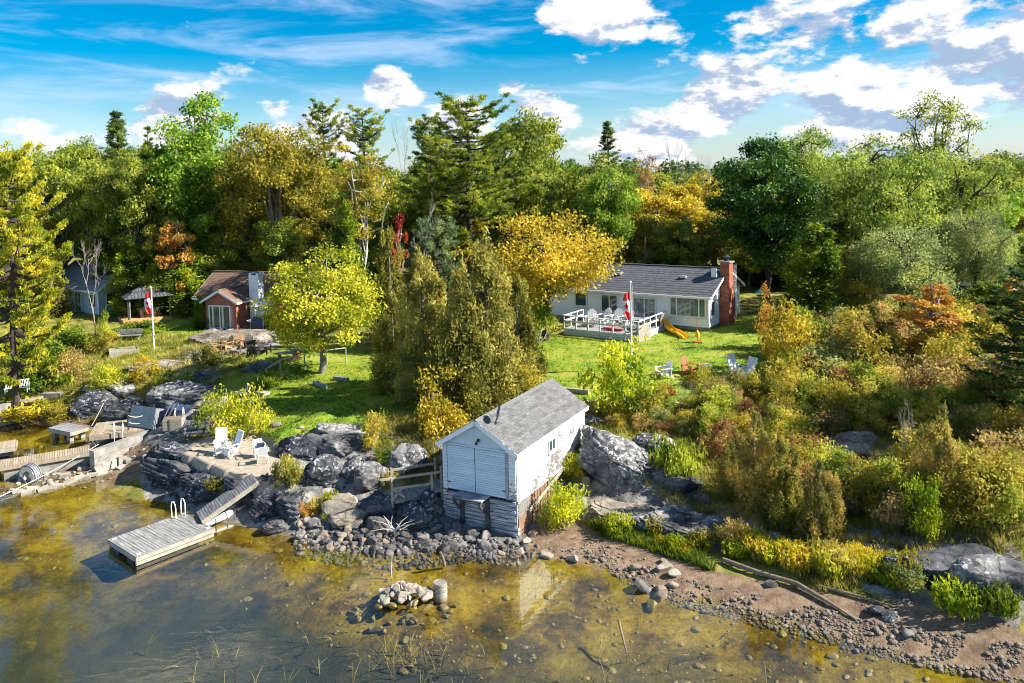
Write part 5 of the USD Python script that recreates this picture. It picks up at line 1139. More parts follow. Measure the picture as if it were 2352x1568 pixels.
def bicycle():
    P = W(1320, 754, 4.05); t = thing('bicycle', 'dark bicycle parked against the white cottage left of the deck', 'bicycle', P, WH_RZ)
    for x in (-.52, .52):
        a = np.linspace(0, 2 * np.pi, 25); ring = np.stack([x + .33 * np.cos(a), 0 * a, .34 + .33 * np.sin(a)], 1)
        w = part(t, 'wheel', MB().tube(ring, .022, 6, False), 'rubber'); part(w, 'rim', MB().tube(np.stack([x + .30 * np.cos(a), 0 * a, .34 + .30 * np.sin(a)], 1), .012, 5, False), 'metal_light')
        sp = MB()
        for k in range(8): sp.beam((x, 0, .34), (x + .3 * math.cos(k * .785), 0, .34 + .3 * math.sin(k * .785)), .006, .006)
        part(w, 'spokes', sp, 'metal_light')
    part(t, 'frame', MB().tube([(-.52, 0, .34), (-.2, 0, .82), (.36, 0, .80), (.0, 0, .32), (-.52, 0, .34)], .02).tube([(-.2, 0, .85), (0, 0, .32)], .02).tube([(.52, 0, .34), (.34, 0, .95)], .02), 'blue_cover')
    part(t, 'handlebar', MB().tube([(.34, -.25, 1.0), (.36, 0, .96), (.34, .25, 1.0)], .016), 'metal_light'); part(t, 'saddle', MB().box((-.22, 0, .9), (.26, .14, .06)), 'rubber')
bicycle()

# flags: the cloth hangs limp, its fly end falling down the pole
def leafpoly():
    h = [(0, 1), (.10, .80), (.16, .84), (.12, .55), (.16, .52), (.30, .66), (.34, .58), (.50, .62), (.44, .46), (.52, .42), (.24, .20), (.28, .10), (.03, .14), (.03, -.14)]
    return h + [(-x, z) for x, z in h[::-1]][0:len(h)]
def flag(px, ytop, ybot, base, H, pole_label, flag_label, fw, sgn):
    t = thing('flagpole', pole_label, 'flagpole', base)
    part(t, 'shaft', MB().tube([(0, 0, 0), (0, 0, H * .5), (0, 0, H)], [.065, .055, .04], 10), 'plastic_white', smooth=40); part(t, 'ball', MB().lathe([(.01, -.09), (.08, -.03), (.09, .03), (.01, .10)], (0, 0, H + .05), 10), 'plastic_white', smooth=40)
    part(t, 'halyard', MB().tube([(.09, -.03, .8), (.09, -.03, H - .1)], .008, 4), 'rope'); part(t, 'cleat', MB().box((.09, -.02, 1.0), (.12, .05, .06)), 'metal_dark')
    Y = base[1]; z1 = Wy(px, ytop, Y)[2] - base[2]; z0 = Wy(px, ybot, Y)[2] - base[2]; Lf = z1 - z0
    f = thing('flag', flag_label, 'flag', base)
    u = np.linspace(0, 1, 41); v = np.linspace(0, 1, 13)
    U, V = np.meshgrid(u, v, indexing='ij')
    # u runs along the fly (down the pole), v across the folds
    X = sgn * (.06 + fw * V * (.35 + .65 * np.sin(np.pi * (.18 + .75 * U)))); Z = z1 - Lf * (U * (1 - .10 * V)) - .16 * V * (1 - U); Yy = -.05 + .10 * np.sin(V * 7 + U * 5) * (.4 + V * .6) + .03 * np.sin(U * 11)
    P = np.stack([X, Yy, Z], -1)
    def pan(a, b): 
        i0, i1 = int(a * 40), int(b * 40); Q = P[i0:i1 + 1]; n, k = Q.shape[:2]; idx = np.arange(n * k).reshape(n, k)
        return Q.reshape(-1, 3), np.stack([idx[:-1, :-1], idx[:-1, 1:], idx[1:, 1:], idx[1:, :-1]], -1).reshape(-1, 4)
    part(f, 'hoist_panel', pan(0, .3), 'flag_red', True); part(f, 'white_panel', pan(.3, .7), 'flag_white', True); part(f, 'fly_panel', pan(.7, 1), 'flag_red', True)
    lp = np.array(leafpoly()); lp = np.vstack([lp, [[0, .3]]]); c = len(lp) - 1
    uu = .5 + lp[:, 1] * .0 + (lp[:, 0]) * .26; vv = np.clip(.5 + (lp[:, 1] - .42) * .72, .02, .98)
    q = [map_coordinates(P[..., k], [uu * 40, vv * 12], order=1) for k in range(3)]; q = np.stack(q, 1)
    m = MB()
    for s in (-.035, .035):
        m.add(q + [0, s, 0], [[i, (i + 1) % c, c] for i in range(c)])
    part(f, 'maple_leaf', m, 'flag_red')
bp = G(1451, 846)
flag(1442, 668, 738, bp, Wy(1447, 650, bp[1])[2] - bp[2], 'tall white flagpole behind the lime bush on the cottage lawn', 'red and white maple leaf flag hanging limp in front of the white cottage', .42, -1)
bp2 = G(354, 801)
flag(344, 668, 724, bp2, Wy(347, 662, bp2[1])[2] - bp2[2], 'white flagpole on the left lawn beside the raised sand box', 'red and white maple leaf flag drooping beside the dark gazebo', .50, -1)
rp = thing('red_windsock', 'thin red pennant hanging among the branches of the left pine', 'pennant', Wy(46, 545, 60))
part(rp, 'cloth', MB().tube([(0, 0, .6), (.03, 0, .2), (-.03, 0, -.4), (.02, 0, -1.0)], [.02, .08, .10, .05], 6), 'flag_red'); part(rp, 'cord', MB().tube([(0, 0, .6), (0, 0, 1.4)], .012, 4), 'rope')

# left lawn: plank bench, raised box, fire ring with brown chairs
P = G(298, 782); t = thing('plank_bench', 'grey plank bench with back on the small left lawn', 'bench', P, math.radians(8))
for i in range(2): part(t, 'seat_plank', MB().box((0, -.22 + i * .22, .44), (1.9, .20, .05)), 'grey_plank')
for i in range(2): part(t, 'back_plank', MB().box((0, .16 + i * .05, .62 + i * .20), (1.95, .04, .18)), 'grey_plank')
for x in (-.7, .7): part(t, 'leg', MB().box((x, 0, .21), (.10, .45, .42)).beam((x, .12, .2), (x, .26, .95), .08, .05), 'rail_wood')
P = G(285, 812)
t = thing('sand_box', 'raised timber-edged box of sand beside the left flagpole', 'sand box', P, math.radians(28))
part(t, 'sand', MB().box((0, .3, .18), (1.9, 1.6, .12)), 'concrete_light')
for a, b in (((0, -.52, .10), (2.05, .09, .42)), ((0, 1.12, .10), (2.05, .09, .42)), ((-.98, .3, .10), (.09, 1.55, .42)), ((.98, .3, .10), (.09, 1.55, .42))): part(t, 'edging', MB().box(a, b), 'rail_wood')
fp = G(551, 812)
t = thing('fire_ring', 'round fire ring of pale stone blocks amid the brown chairs', 'fire pit', fp)
for r in range(3):
    for k in range(14):
        a = (k + .5 * (r % 2)) * 2 * math.pi / 14; part(t, 'stone_block', MB().box((0, 0, 0), (.245, .17, .125)).xf(T4(rotz(a + math.pi / 2), (.58 * math.cos(a), .58 * math.sin(a), .06 + r * .13))), 'stone_pale')
part(t, 'ash_bed', MB().lathe([(.01, .06), (.5, .04), (.5, 0)], (0, 0, 0), 14), 'ash')
for px, py, rz, sr, lb in ((502, 808, -70, AD_BR, 'sunlit tan adirondack chair, leftmost round the fire ring'), (524, 802, -35, AD_BR, 'tan adirondack chair behind the left rim of the fire ring'), (548, 796, 0, AD_BR, 'grey-brown adirondack chair straight behind the fire ring'), (574, 800, 25, AD_BK, 'dark adirondack chair behind the right rim of the fire ring'), (582, 820, 175, AD_BK, 'black adirondack chair with its back to the lake by the fire ring'), (606, 812, 80, AD_BK, 'black adirondack chair, rightmost round the fire ring')):
    put('adirondack_chair', sr, lb, 'chair', px, py, rz)
# brown cottage patio things
def cp(x, y): return ct(x, y, .10)
t = thing('barbecue', 'barbecue under a navy cover beside the white chimney', 'barbecue', W(596, 757, 3.4), CT_RZ)
part(t, 'cover', MB().box((0, 0, .48), (1.15, .62, .96)).box((0, 0, 1.02), (.85, .5, .18)), 'blue_cover'); part(t, 'skirt', MB().box((0, 0, .10), (1.22, .68, .2)), 'blue_cover')
for i, x in enumerate((655, 672, 690)): put('patio_chair', AR_B, ['blue-seated white-framed patio chair nearest the red umbrella', 'blue-seated white-framed patio chair, middle of its row of three', 'blue-seated white-framed patio chair nearest the lime tree'][i], 'chair', x, 768 + i * .5, 185, 3.4, 1.15)
t = thing('patio_umbrella', 'closed red patio umbrella on the brick cottage terrace', 'umbrella', W(646, 764, 3.42))
part(t, 'pole', MB().tube([(0, 0, 0), (0, 0, 2.75)], .03), 'metal_dark'); part(t, 'canopy', MB().lathe([(.05, 1.35), (.17, 1.5), (.15, 1.9), (.17, 2.2), (.10, 2.5), (.03, 2.7)], (0, 0, 0), 9), 'flag_red', smooth=30); part(t, 'base', MB().lathe([(.01, .1), (.25, .08), (.28, 0)], (0, 0, 0), 12), 'metal_dark')
t = thing('wicker_chest', 'reddish wicker chest on the terrace left of the umbrella', 'chest', W(632, 757, 3.42), CT_RZ)
part(t, 'box', MB().box((0, 0, .35), (.95, .5, .66)), 'wicker'); part(t, 'lid', MB().box((0, 0, .70), (1.0, .55, .05)), 'chair_red')
t = thing('bird_bath', 'white pedestal bird bath beside the brick cottage corner', 'bird bath', W(578, 758, 3.35))
part(t, 'pedestal', MB().lathe([(.2, 0), (.1, .1), (.08, .6), (.12, .7)], (0, 0, 0), 10), 'concrete_light'); part(t, 'bowl', MB().lathe([(.1, .68), (.34, .8), (.36, .84), (.3, .82), (.01, .76)], (0, 0, 0), 14), 'trim_white')
t = thing('patio_heater', 'grey patio heater post with white conical base by the barbecue', 'patio heater', W(588, 757, 3.38))
part(t, 'base', MB().lathe([(.2, 0), (.22, .5), (.08, .6)], (0, 0, 0), 10), 'metal_light'); part(t, 'post', MB().tube([(0, 0, .5), (0, 0, 2.0)], .035), 'metal_light'); part(t, 'hood', MB().lathe([(.40, 1.98), (.38, 2.02), (.05, 2.15)], (0, 0, 0), 12), 'metal_light')
t = thing('picnic_bench', 'pale stone slab bench in the shade under the lime tree', 'bench', G(659, 824), .2)
part(t, 'slab', MB().box((0, 0, .42), (1.4, .4, .08)), 'concrete_light')
for x in (-.5, .5): part(t, 'leg', MB().box((x, 0, .2), (.2, .34, .4)), 'stone_brown')
t = thing('stone_table', 'small pale slab table on a brown pillar under the lime tree', 'table', G(683, 822), .1)
part(t, 'slab', MB().box((0, 0, .62), (.85, .7, .07)), 'concrete_light'); part(t, 'pillar', MB().box((0, 0, .3), (.34, .34, .6)), 'brick_red')
# ------------------------------------------------------------------ rocks
import trimesh
_ico = {k: trimesh.creation.icosphere(k, 1.0) for k in (1, 2, 3, 4)}
def stone(rng, sub=2, cuts=9, rough=.10, squash=(1, .8, .65), strata=0.0):
    v = np.array(_ico[sub].vertices); f = np.array(_ico[sub].faces)
    for _ in range(cuts):
        n = rng.normal(size=3); n /= np.linalg.norm(n); d = rng.uniform(.52, .85)
        over = v @ n - d; v = v - np.where(over > 0, over, 0)[:, None] * n * .92
    o = rng.uniform(0, 90, 3)
    dirs = v / np.linalg.norm(v, axis=1, keepdims=True)
    v = v + dirs * ((meshkit.fbm(v * 1.8 + o, 4) - .5) * rough * 2.2)[:, None]
    if strata:
        t = (v @ np.array([.25, .15, 1.0])) * 5.5 + (meshkit.fbm(v * 1.1 + o, 3) - .5) * 2
        v = v * (1 + strata * ((np.abs(t % 1 - .5) * 2) ** .6 - .6))[:, None]
    return v * np.asarray(squash), f
RNG = np.random.default_rng(77)
STONES = {}
for mat in ('rock_rip', 'stone_pale', 'stone_brown', 'stone_wet', 'rock_dark'):
    for k in range(5):
        c = cls('stone'); part(c, 'rock', stone(RNG, 2, RNG.integers(8, 14), .07, (1, RNG.uniform(.65, .95), RNG.uniform(.5, .75))), mat); STONES[mat, k] = c
def rock_at(P, r, mat, label, group, name='rock', rng=RNG, sink=.25, flat=1.0):
    return copy(name, STONES[mat, int(rng.integers(5))], label, 'rock', np.asarray(P) + [0, 0, r * (.45 - sink) * flat], rng.uniform(0, 6.28), (r, r * rng.uniform(.8, 1.15), r * flat), group, tilt=(rng.uniform(-.4, .4), rng.uniform(-.4, .4)))
def scatter_px(poly, n, rng, mind=0):
    poly = np.array(poly, float); x0, y0 = poly.min(0); x1, y1 = poly.max(0); out = []
    tries = 0
    while len(out) < n and tries < n * 60:
        tries += 1; p = np.array([rng.uniform(x0, x1), rng.uniform(y0, y1)])
        if inpoly(poly, p[:1], p[1:])[0] and all((p[0] - q[0]) ** 2 + ((p[1] - q[1]) * 1.6) ** 2 > mind ** 2 for q in out): out.append(p)
    return out
def outcrop(label, px, py, wpx, hpx, mat, dr=.8, rz=0.0, strata=0.0, seed=0, sub=4, name='rock_outcrop', sink=.3, cuts=8, rough=.2, tilt=(0, 0)):
    rng = np.random.default_rng(seed + 500); P = G(px, py); m = mpp(P[1]); w = wpx * m / 2 * 1.22; h = hpx * m * 1.06; strata = max(strata, .055)
    v, f = stone(rng, sub, cuts, rough, (1, 1, 1), strata)
    fine = (meshkit.fbm(v * 5 + seed, 3, 2) - .5); v = v * (1 + .10 * fine)[:, None]
    v = v * [w, w * dr, h * (.62)]; R = rotx(tilt[0]) @ roty(tilt[1]); v = v @ R.T
    x = thing(name, label, 'rock', P + [0, w * dr * .35, h * (.36 - sink)], rz); part(x, 'stone', (v, f), mat, smooth=28); return P
for i, a in enumerate([
    ('large round lichened boulder on the slope left of the boardwalk', 934, 1078, 84, 74, 'rock_grey', .85, .2, 0), ('long smooth whaleback outcrop right of the boathouse', 1455, 1092, 290, 92, 'rock_grey', .46, -.55, .07, (0, .30)),
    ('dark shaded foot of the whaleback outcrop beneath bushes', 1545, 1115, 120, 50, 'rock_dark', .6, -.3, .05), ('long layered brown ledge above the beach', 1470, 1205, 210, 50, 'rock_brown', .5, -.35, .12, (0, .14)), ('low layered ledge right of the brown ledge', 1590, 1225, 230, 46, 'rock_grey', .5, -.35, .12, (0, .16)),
    ('blunt brown rock at the left end of the beach ledge', 1375, 1185, 62, 40, 'rock_brown', .8, .3, 0), ('smooth blue-grey slab rock at the right end of the ledge', 1632, 1222, 78, 40, 'rock_grey', .8, .2, 0),
    ('broad dark rock shoulder right of the sandy patio', 690, 1040, 110, 58, 'rock_dark', .8, .2, .03), ('lichened grey rock below the shore lawn', 795, 1035, 130, 62, 'rock_grey', .7, -.1, .03), ('pale flat rock at the edge of the shore lawn', 770, 1000, 120, 34, 'rock_grey', .8, .1, 0),
    ('speckled boulder beneath the patio bush', 742, 1105, 78, 84, 'rock_dark', .8, .3, 0), ('upright lichened boulder in the middle of the rocky slope', 808, 1090, 62, 56, 'rock_grey', .9, 0, 0), ('lichened bedrock knob left of the boardwalk foot', 848, 1120, 90, 70, 'rock_grey', .8, .4, 0),
    ('layered dark ledge running down below the patio', 400, 1098, 190, 56, 'rock_dark', .55, -.45, .16), ('upper layered dark ledge beside the patio', 385, 1062, 150, 48, 'rock_dark', .6, -.4, .16), ('lower layered dark ledge dipping toward the lake', 475, 1135, 170, 48, 'rock_dark', .5, -.45, .16),
    ('dark rock under the patio front with lichen spots', 555, 1130, 110, 50, 'rock_dark', .6, -.4, .10), ('steep slabs of dark rock right of the gangway', 655, 1180, 120, 84, 'rock_dark', .6, -.7, .14), ('dark tilted slab behind the gangway foot', 600, 1185, 80, 50, 'rock_dark', .6, -.6, .12),
    ('large pale wedge-shaped rock above the rip-rap', 785, 1192, 130, 66, 'rock_brown', .7, .2, 0), ('flat grey rock lying in the shallows', 645, 1216, 74, 30, 'rock_rip', .7, .1, 0), ('dark streaked rock below the boardwalk', 868, 1180, 110, 68, 'rock_dark', .7, -.3, .06),
    ('blue-black boulder in the shade under the boardwalk', 955, 1205, 92, 70, 'rock_dark', .8, .2, 0), ('tall dark lichened rock beside the boathouse crib', 992, 1190, 64, 84, 'rock_dark', .9, .1, 0), ('big grey rock in the middle of the rip-rap', 868, 1228, 80, 58, 'rock_rip', .8, .2, 0),
    ('dark rock face above the lagoon, left part', 215, 945, 110, 66, 'rock_dark', .7, 0, .05), ('dark rock face above the lagoon, middle part', 290, 962, 100, 60, 'rock_dark', .7, .2, .05), ('lichened rock dome above the stored dock', 415, 925, 150, 62, 'rock_grey', .7, -.1, .03), ('grey rock hump left of the stored dock', 255, 905, 120, 40, 'rock_grey', .7, .1, 0),
    ('tan lichened bedrock mound in front of the brick cottage', 545, 784, 210, 30, 'rock_brown', .4, -.1, .05), ('second low bedrock mound under the brown chairs', 470, 788, 110, 22, 'rock_grey', .5, -.2, .05), ('pale flat rock slab on the slope below the left lawn', 370, 842, 150, 22, 'rock_brown', .5, .15, .04),
    ('flat pale rock between fire ring and shore lawn', 590, 850, 80, 26, 'rock_grey', .8, -.3, 0), ('weathered bedrock step below the fire ring', 450, 870, 130, 28, 'rock_grey', .5, -.1, .05),
    ('broad tan rock slab on the right hillside', 1965, 1035, 170, 48, 'rock_brown', .6, .1, .03), ('bluish rock face below the tan slab on the hillside', 1965, 1105, 100, 50, 'rock_grey', .7, .1, 0), ('dark lichened rock wall above the right beach', 2200, 1325, 250, 90, 'rock_dark', .45, -.15, .05), ('shaded grey rock wall at the right edge above the beach', 2310, 1350, 190, 110, 'rock_grey', .5, -.1, .04),
    ('rounded dark rock half buried right of the goldenrod', 1760, 1245, 80, 36, 'rock_grey', .7, 0, 0), ('grey bedrock patch behind the boathouse corner', 1350, 975, 80, 36, 'rock_grey', .6, 0, 0), ('ivy-edged rock under the vines on the hillside', 1520, 1040, 120, 60, 'rock_grey', .6, -.3, 0), ('brown rock on the bank by the rip-rap end', 820, 1205, 60, 30, 'rock_brown', .8, 0, 0)]):
    outcrop(*a[:6], dr=a[6], rz=a[7], strata=a[8], seed=i, tilt=a[9] if len(a) > 9 else (0, 0))
def zone(x, zs):
    for lim, s in zs:
        if x < lim: return s
    return zs[-1][1]
RIPZ = [(740, 'at its left tip'), (800, 'below the wedge-shaped rock'), (880, 'left of the dead branch'), (950, 'around the dead branch'), (1030, 'below the boardwalk'), (1110, 'before the left half of the crib'), (9999, 'before the right half of the crib')]
# rip-rap below boathouse and boardwalk
g = 'broken rocks of the rip-rap below the boathouse'; rr = np.random.default_rng(5)
for i, p in enumerate(scatter_px([(665, 1195), (740, 1195), (820, 1205), (900, 1190), (1030, 1205), (1190, 1245), (1180, 1268), (1050, 1262), (900, 1275), (760, 1262), (690, 1240)], 140, rr, 10)):
    P = G(*p); pale = rr.random() < .35 and p[0] < 900; sz = rr.choice([.16, .22, .28, .36], p=[.30, .34, .24, .12])
    rock_at(P, sz, 'stone_brown' if pale else 'rock_rip', f"{'small' if sz < .2 else 'large' if sz > .3 else 'mid-sized'} {'brownish' if pale else 'grey'} rock in the rip-rap {zone(p[0], RIPZ)}", g, rng=rr)
for px, py, r, mt, lb in ((1208, 1246, .34, 'stone_pale', 'pale rock at the front right corner of the boathouse'), (1225, 1228, .26, 'stone_brown', 'brownish rock beside the boathouse skirting'), (1195, 1268, .24, 'stone_pale', 'flat pale rock at the waterline before the boathouse'), (1150, 1272, .2, 'stone_brown', 'small brown rock in the water before the boathouse'), (1255, 1280, .32, 'stone_pale', 'flat pale slab at the tip of the beach'), (1315, 1288, .34, 'stone_pale', 'flat tan slab at the beach waterline'),
                          (1480, 1352, .42, 'rock_rip', 'round dark-streaked rock standing in the shallows'), (1525, 1308, .40, 'stone_pale', 'white-grey boulder on the beach'), (1550, 1322, .32, 'stone_pale', 'pale stone right of the beach boulder'), (1525, 1292, .24, 'stone_brown', 'brown stone behind the beach boulder'), (1516, 1357, .32, 'stone_brown', 'flat tan rock at the waterline'), (1518, 1372, .34, 'stone_brown', 'orange-brown rock lying in the shallows'), (1545, 1346, .26, 'stone_pale', 'thin pale rock at the waterline'), (1460, 1305, .3, 'stone_brown', 'dark brown flat rock on the wet beach'),
                          (2010, 1405, .36, 'rock_dark', 'first smooth dark stone on the pebbles at the right'), (2045, 1418, .34, 'rock_dark', 'second smooth dark stone on the pebbles at the right'), (2090, 1460, .3, 'rock_rip', 'grey block stone low on the right beach'), (1770, 1345, .3, 'stone_pale', 'pale stone beside the driftwood log'), (1495, 1397, .3, 'stone_wet', 'submerged brown rock off the beach'), (895, 1010, .3, 'rock_rip', 'small grey rock left of the round boulder'), (875, 1072, .26, 'stone_pale', 'pale stones below the round boulder'), (1320, 1105, .2, 'stone_brown', 'small rock beside the cut log'),
                          (640, 945, .34, 'rock_brown', 'brown rock at the left corner of the shore lawn') if False else (633, 978, .4, 'stone_brown', 'brown rock at the left corner of the shore lawn'), (690, 985, .22, 'stone_pale', 'small white rock at the edge of the shore lawn'), (30, 850, .5, 'rock_rip', 'grey boulder beneath the left pine')):
    rock_at(G(px, py), r, mt, lb, None, rng=rr, sink=.2, flat=.75)
g = 'rubble below the plank walkway'
for p in scatter_px([(20, 1118), (90, 1085), (200, 1050), (330, 1025), (360, 1045), (300, 1068), (200, 1096), (60, 1138), (15, 1140)], 60, rr, 10):
    rock_at(G(*p), rr.choice([.13, .18, .25]), 'stone_pale', 'pale rubble stone on the bank below the plank walkway', g, rng=rr)
sb = cls('slab'); part(sb, 'slab', MB().box((0, 0, 0), (.5, .3, .14)), 'concrete_light')
for i, p in enumerate(((100, 1128), (118, 1124), (135, 1120), (160, 1110), (178, 1104), (196, 1100), (214, 1094), (232, 1086), (250, 1079), (40, 1132), (60, 1135), (75, 1128), (268, 1072), (285, 1066), (300, 1060), (190, 1080), (150, 1095))):
    P = G(*p); big = 228 < p[0] < 300
    copy('concrete_slab', sb, 'tilted pale concrete paving slab on the rubble bank' if big else 'squared pale concrete block at the foot of the rubble bank', 'slab', P + [0, 0, .1], .5 + rr.uniform(-.3, .3), (1.0, 2.6, 1) if big else (1, 1, 1.2), 'concrete blocks on the rubble bank', tilt=(rr.uniform(.25, .5) if big else rr.uniform(-.3, .5), rr.uniform(-.3, .3)))
# stone island with barrel
isl = W(925, 1375, 0)
for i in range(66):
    a, q = rr.uniform(0, 6.28), rr.random() ** .85; x, y = q * 1.25 * math.cos(a), q * .75 * math.sin(a); top = .50 * (1 - q) ** .8 - .04
    wet = top < .08
    rock_at(np.array([isl[0] + x, isl[1] + y, max(top - .05, gz(isl[0] + x, isl[1] + y) - .02)]), rr.uniform(.15, .27), 'stone_wet' if wet else 'stone_pale', 'brown wet rock at the foot of the little stone island' if wet else 'pale rock heaped on the little stone island', 'rocks of the little stone island', rng=rr, sink=.1)
for i in range(22):
    a = rr.uniform(3.0, 6.6); q = rr.uniform(1.0, 1.5); qx, qy = isl[0] + q * 1.35 * math.cos(a), isl[1] + q * .95 * math.sin(a); rock_at(np.array([qx, qy, gz(qx, qy)]), rr.uniform(.10, .2), 'stone_wet', 'brown submerged rock around the little stone island', 'submerged rocks around the stone island', rng=rr, sink=.1)
t = thing('barrel', 'rusty pale metal barrel standing beside the stone island', 'barrel', W(1012, 1370, -.05), 0)
part(t, 'body', MB().lathe([(.01, .54), (.23, .54), (.245, .56), (.255, .53), (.255, .40), (.27, .385), (.255, .37), (.255, .2), (.27, .185), (.255, .17), (.255, -.1)], (0, 0, 0), 20), 'barrel', smooth=40); part(t, 'lid', MB().lathe([(.01, .55), (.23, .55), (.23, .545)], (0, 0, 0), 20), 'barrel')
# pebbles: nobody could count them
def pebbles():
    rng = np.random.default_rng(21); v0, f0 = stone(rng, 1, 5, .1, (1, .8, .55)); V, F, n = [], [], 0
    polys = [([(1330, 1262), (1500, 1285), (1620, 1340), (1800, 1375), (2000, 1430), (2352, 1500), (2352, 1556), (2150, 1520), (1900, 1455), (1700, 1405), (1560, 1372), (1480, 1345)], 5200), ([(1230, 1240), (1330, 1225), (1450, 1262), (1400, 1285), (1280, 1275)], 420), ([(0, 1140), (0, 1110), (200, 1060), (330, 1030), (330, 1080), (150, 1118)], 500), ([(0, 958), (150, 955), (320, 975), (300, 990), (100, 972)], 250), ([(680, 1215), (760, 1225), (1000, 1240), (1180, 1250), (1050, 1265), (780, 1260)], 500)]
    for poly, k in polys:
        for p in scatter_px(poly, k, rng):
            P = W(*p, .25); P[2] = gz(P[0], P[1]); r = rng.choice([.026, .042, .07, .12], p=[.56, .30, .11, .03])
            if meshkit.fbm(P[None] * [.9, 1.6, 0] + 7, 3)[0] < .47 and P[2] > .06: continue
            M = rotz(rng.uniform(0, 6.28)) @ rotx(rng.uniform(-.3, .3))
            V.append(v0 @ M.T * r + P + [0, 0, r * .2]); F.append(f0 + n); n += len(v0)
    single('pebbles', (np.vstack(V), np.vstack(F)), 'pebble', 'mixed pale and brown pebbles covering the beach along the waterline', 'pebbles', kind='stuff')
pebbles()

def rubble():
    rng = np.random.default_rng(22); v0, f0 = stone(rng, 1, 6, .1, (1, .8, .6)); V, F, n = [], [], 0
    for poly, k in (([(665, 1190), (760, 1170), (900, 1185), (1030, 1200), (1190, 1240), (1230, 1225), (1250, 1262), (1180, 1272), (1050, 1264), (900, 1275), (760, 1262), (680, 1240)], 1500), ([(600, 1150), (700, 1130), (720, 1190), (620, 1205)], 140), ([(1330, 1060), (1560, 1120), (1700, 1220), (1400, 1190)], 200), ([(700, 1060), (900, 1050), (880, 1160), (720, 1150)], 220), ([(330, 1060), (480, 1130), (440, 1160), (320, 1085)], 160)):
        for p in scatter_px(poly, k, rng):
            P = W(*p, .4); P[2] = gz(P[0], P[1]); r = rng.choice([.05, .08, .12, .16], p=[.35, .35, .2, .1]); M = rotz(rng.uniform(0, 6.28)) @ rotx(rng.uniform(-.5, .5))
            V.append(v0 @ M.T * r + P + [0, 0, r * .15]); F.append(f0 + n); n += len(v0)
    single('rubble', (np.vstack(V), np.vstack(F)), 'rock_rip', 'small broken stone filling the gaps of the rip-rap and ledges', 'rubble', kind='stuff')
    V, F, n = [], [], 0
    for poly, k in (([(420, 1200), (600, 1220), (900, 1290), (1250, 1300), (1500, 1370), (1900, 1470), (2200, 1560), (900, 1480), (500, 1330)], 420), ([(0, 1140), (300, 1090), (420, 1150), (200, 1260), (0, 1300)], 90)):
        for p in scatter_px(poly, k, rng):
            P = W(*p, 0); P[2] = gz(P[0], P[1]); r = rng.choice([.05, .09, .14, .22], p=[.45, .35, .15, .05]); M = rotz(rng.uniform(0, 6.28)); V.append(v0 @ M.T * [r, r, r * .6] + P); F.append(f0 + n); n += len(v0)
    single('lake_bed_stones', (np.vstack(V), np.vstack(F)), 'stone_wet', 'brown stones lying on the shallow lake bed', 'stones', kind='stuff')
rubble()

# logs and sticks
def log(name, label, pts, r, mat, cat='log', end=None):
    t = thing(name, label, cat, pts[0]); q = np.asarray(pts) - pts[0]
    part(t, 'trunk', MB().tube(q, r, 9), mat, smooth=50)
    if end:
        d = (q[-1] - q[-2]); d /= np.linalg.norm(d); rr_ = r if np.isscalar(r) else r[-1]
        part(t, 'cut_end', MB().tube([q[-1] - d * .02, q[-1] + d * .015], rr_ * .93, 12), 'log_end')
log('driftwood_log', 'long thin driftwood log lying along the right beach', [G(1660, 1292) + [0, 0, .12], G(1740, 1322) + [0, 0, .12], G(1830, 1350) + [0, 0, .14], G(1900, 1388) + [0, 0, .1], G(1962, 1425) + [0, 0, .06]], [.09, .085, .08, .065, .035], 'log_bark')
log('driftwood_log', 'second thin driftwood pole higher on the right beach', [G(1880, 1352) + [0, 0, .08], G(1960, 1372) + [0, 0, .08], G(2050, 1398) + [0, 0, .08]], [.055, .05, .03], 'log_bark')
P = G(1345, 1116); log('cut_log', 'short cut log behind the bush right of the boathouse', [P + [-.35, .95, .25], P + [-.05, .25, .23], P + [.02, .05, .22]], .24, 'log_bark', end=True)
log('post_stump', 'short leaning dark stake rising from the shallows before the boathouse', [W(1021, 1300, -.1), W(1018, 1285, .2), W(1012, 1268, .62)], [.07, .06, .05], 'log_bark', 'stake')
log('stick', 'dark bent stick rising from the water off the beach', [W(1440, 1500, -.2), W(1432, 1470, .08), W(1424, 1438, .30), W(1421, 1424, .42)], [.03, .035, .04, .05], 'log_bark', 'stick')
log('stick', 'white bare stick standing in the water behind the stone island', [W(898, 1325, -.2), W(899, 1300, .25), W(900, 1275, .75)], [.03, .025, .012], 'bark_pale', 'stick')
t = thing('dead_branch', 'bleached dead branch lying on the rip-rap rocks', 'branch', G(905, 1232))
rb = np.random.default_rng(2); mb = MB()
for k in range(11):
    a = rb.uniform(-.3, 2.9); p0 = np.array([rb.uniform(-.2, .3), 0, .25]); e = np.array([math.cos(a) * rb.uniform(.6, 1.3), rb.uniform(-.4, .3), abs(math.sin(a)) * rb.uniform(.2, 1.2)])
    part(t, 'twig', MB().tube([p0, p0 + e * .5 + [0, 0, .08], p0 + e], [.028, .018, .007], 5), 'bark_pale')
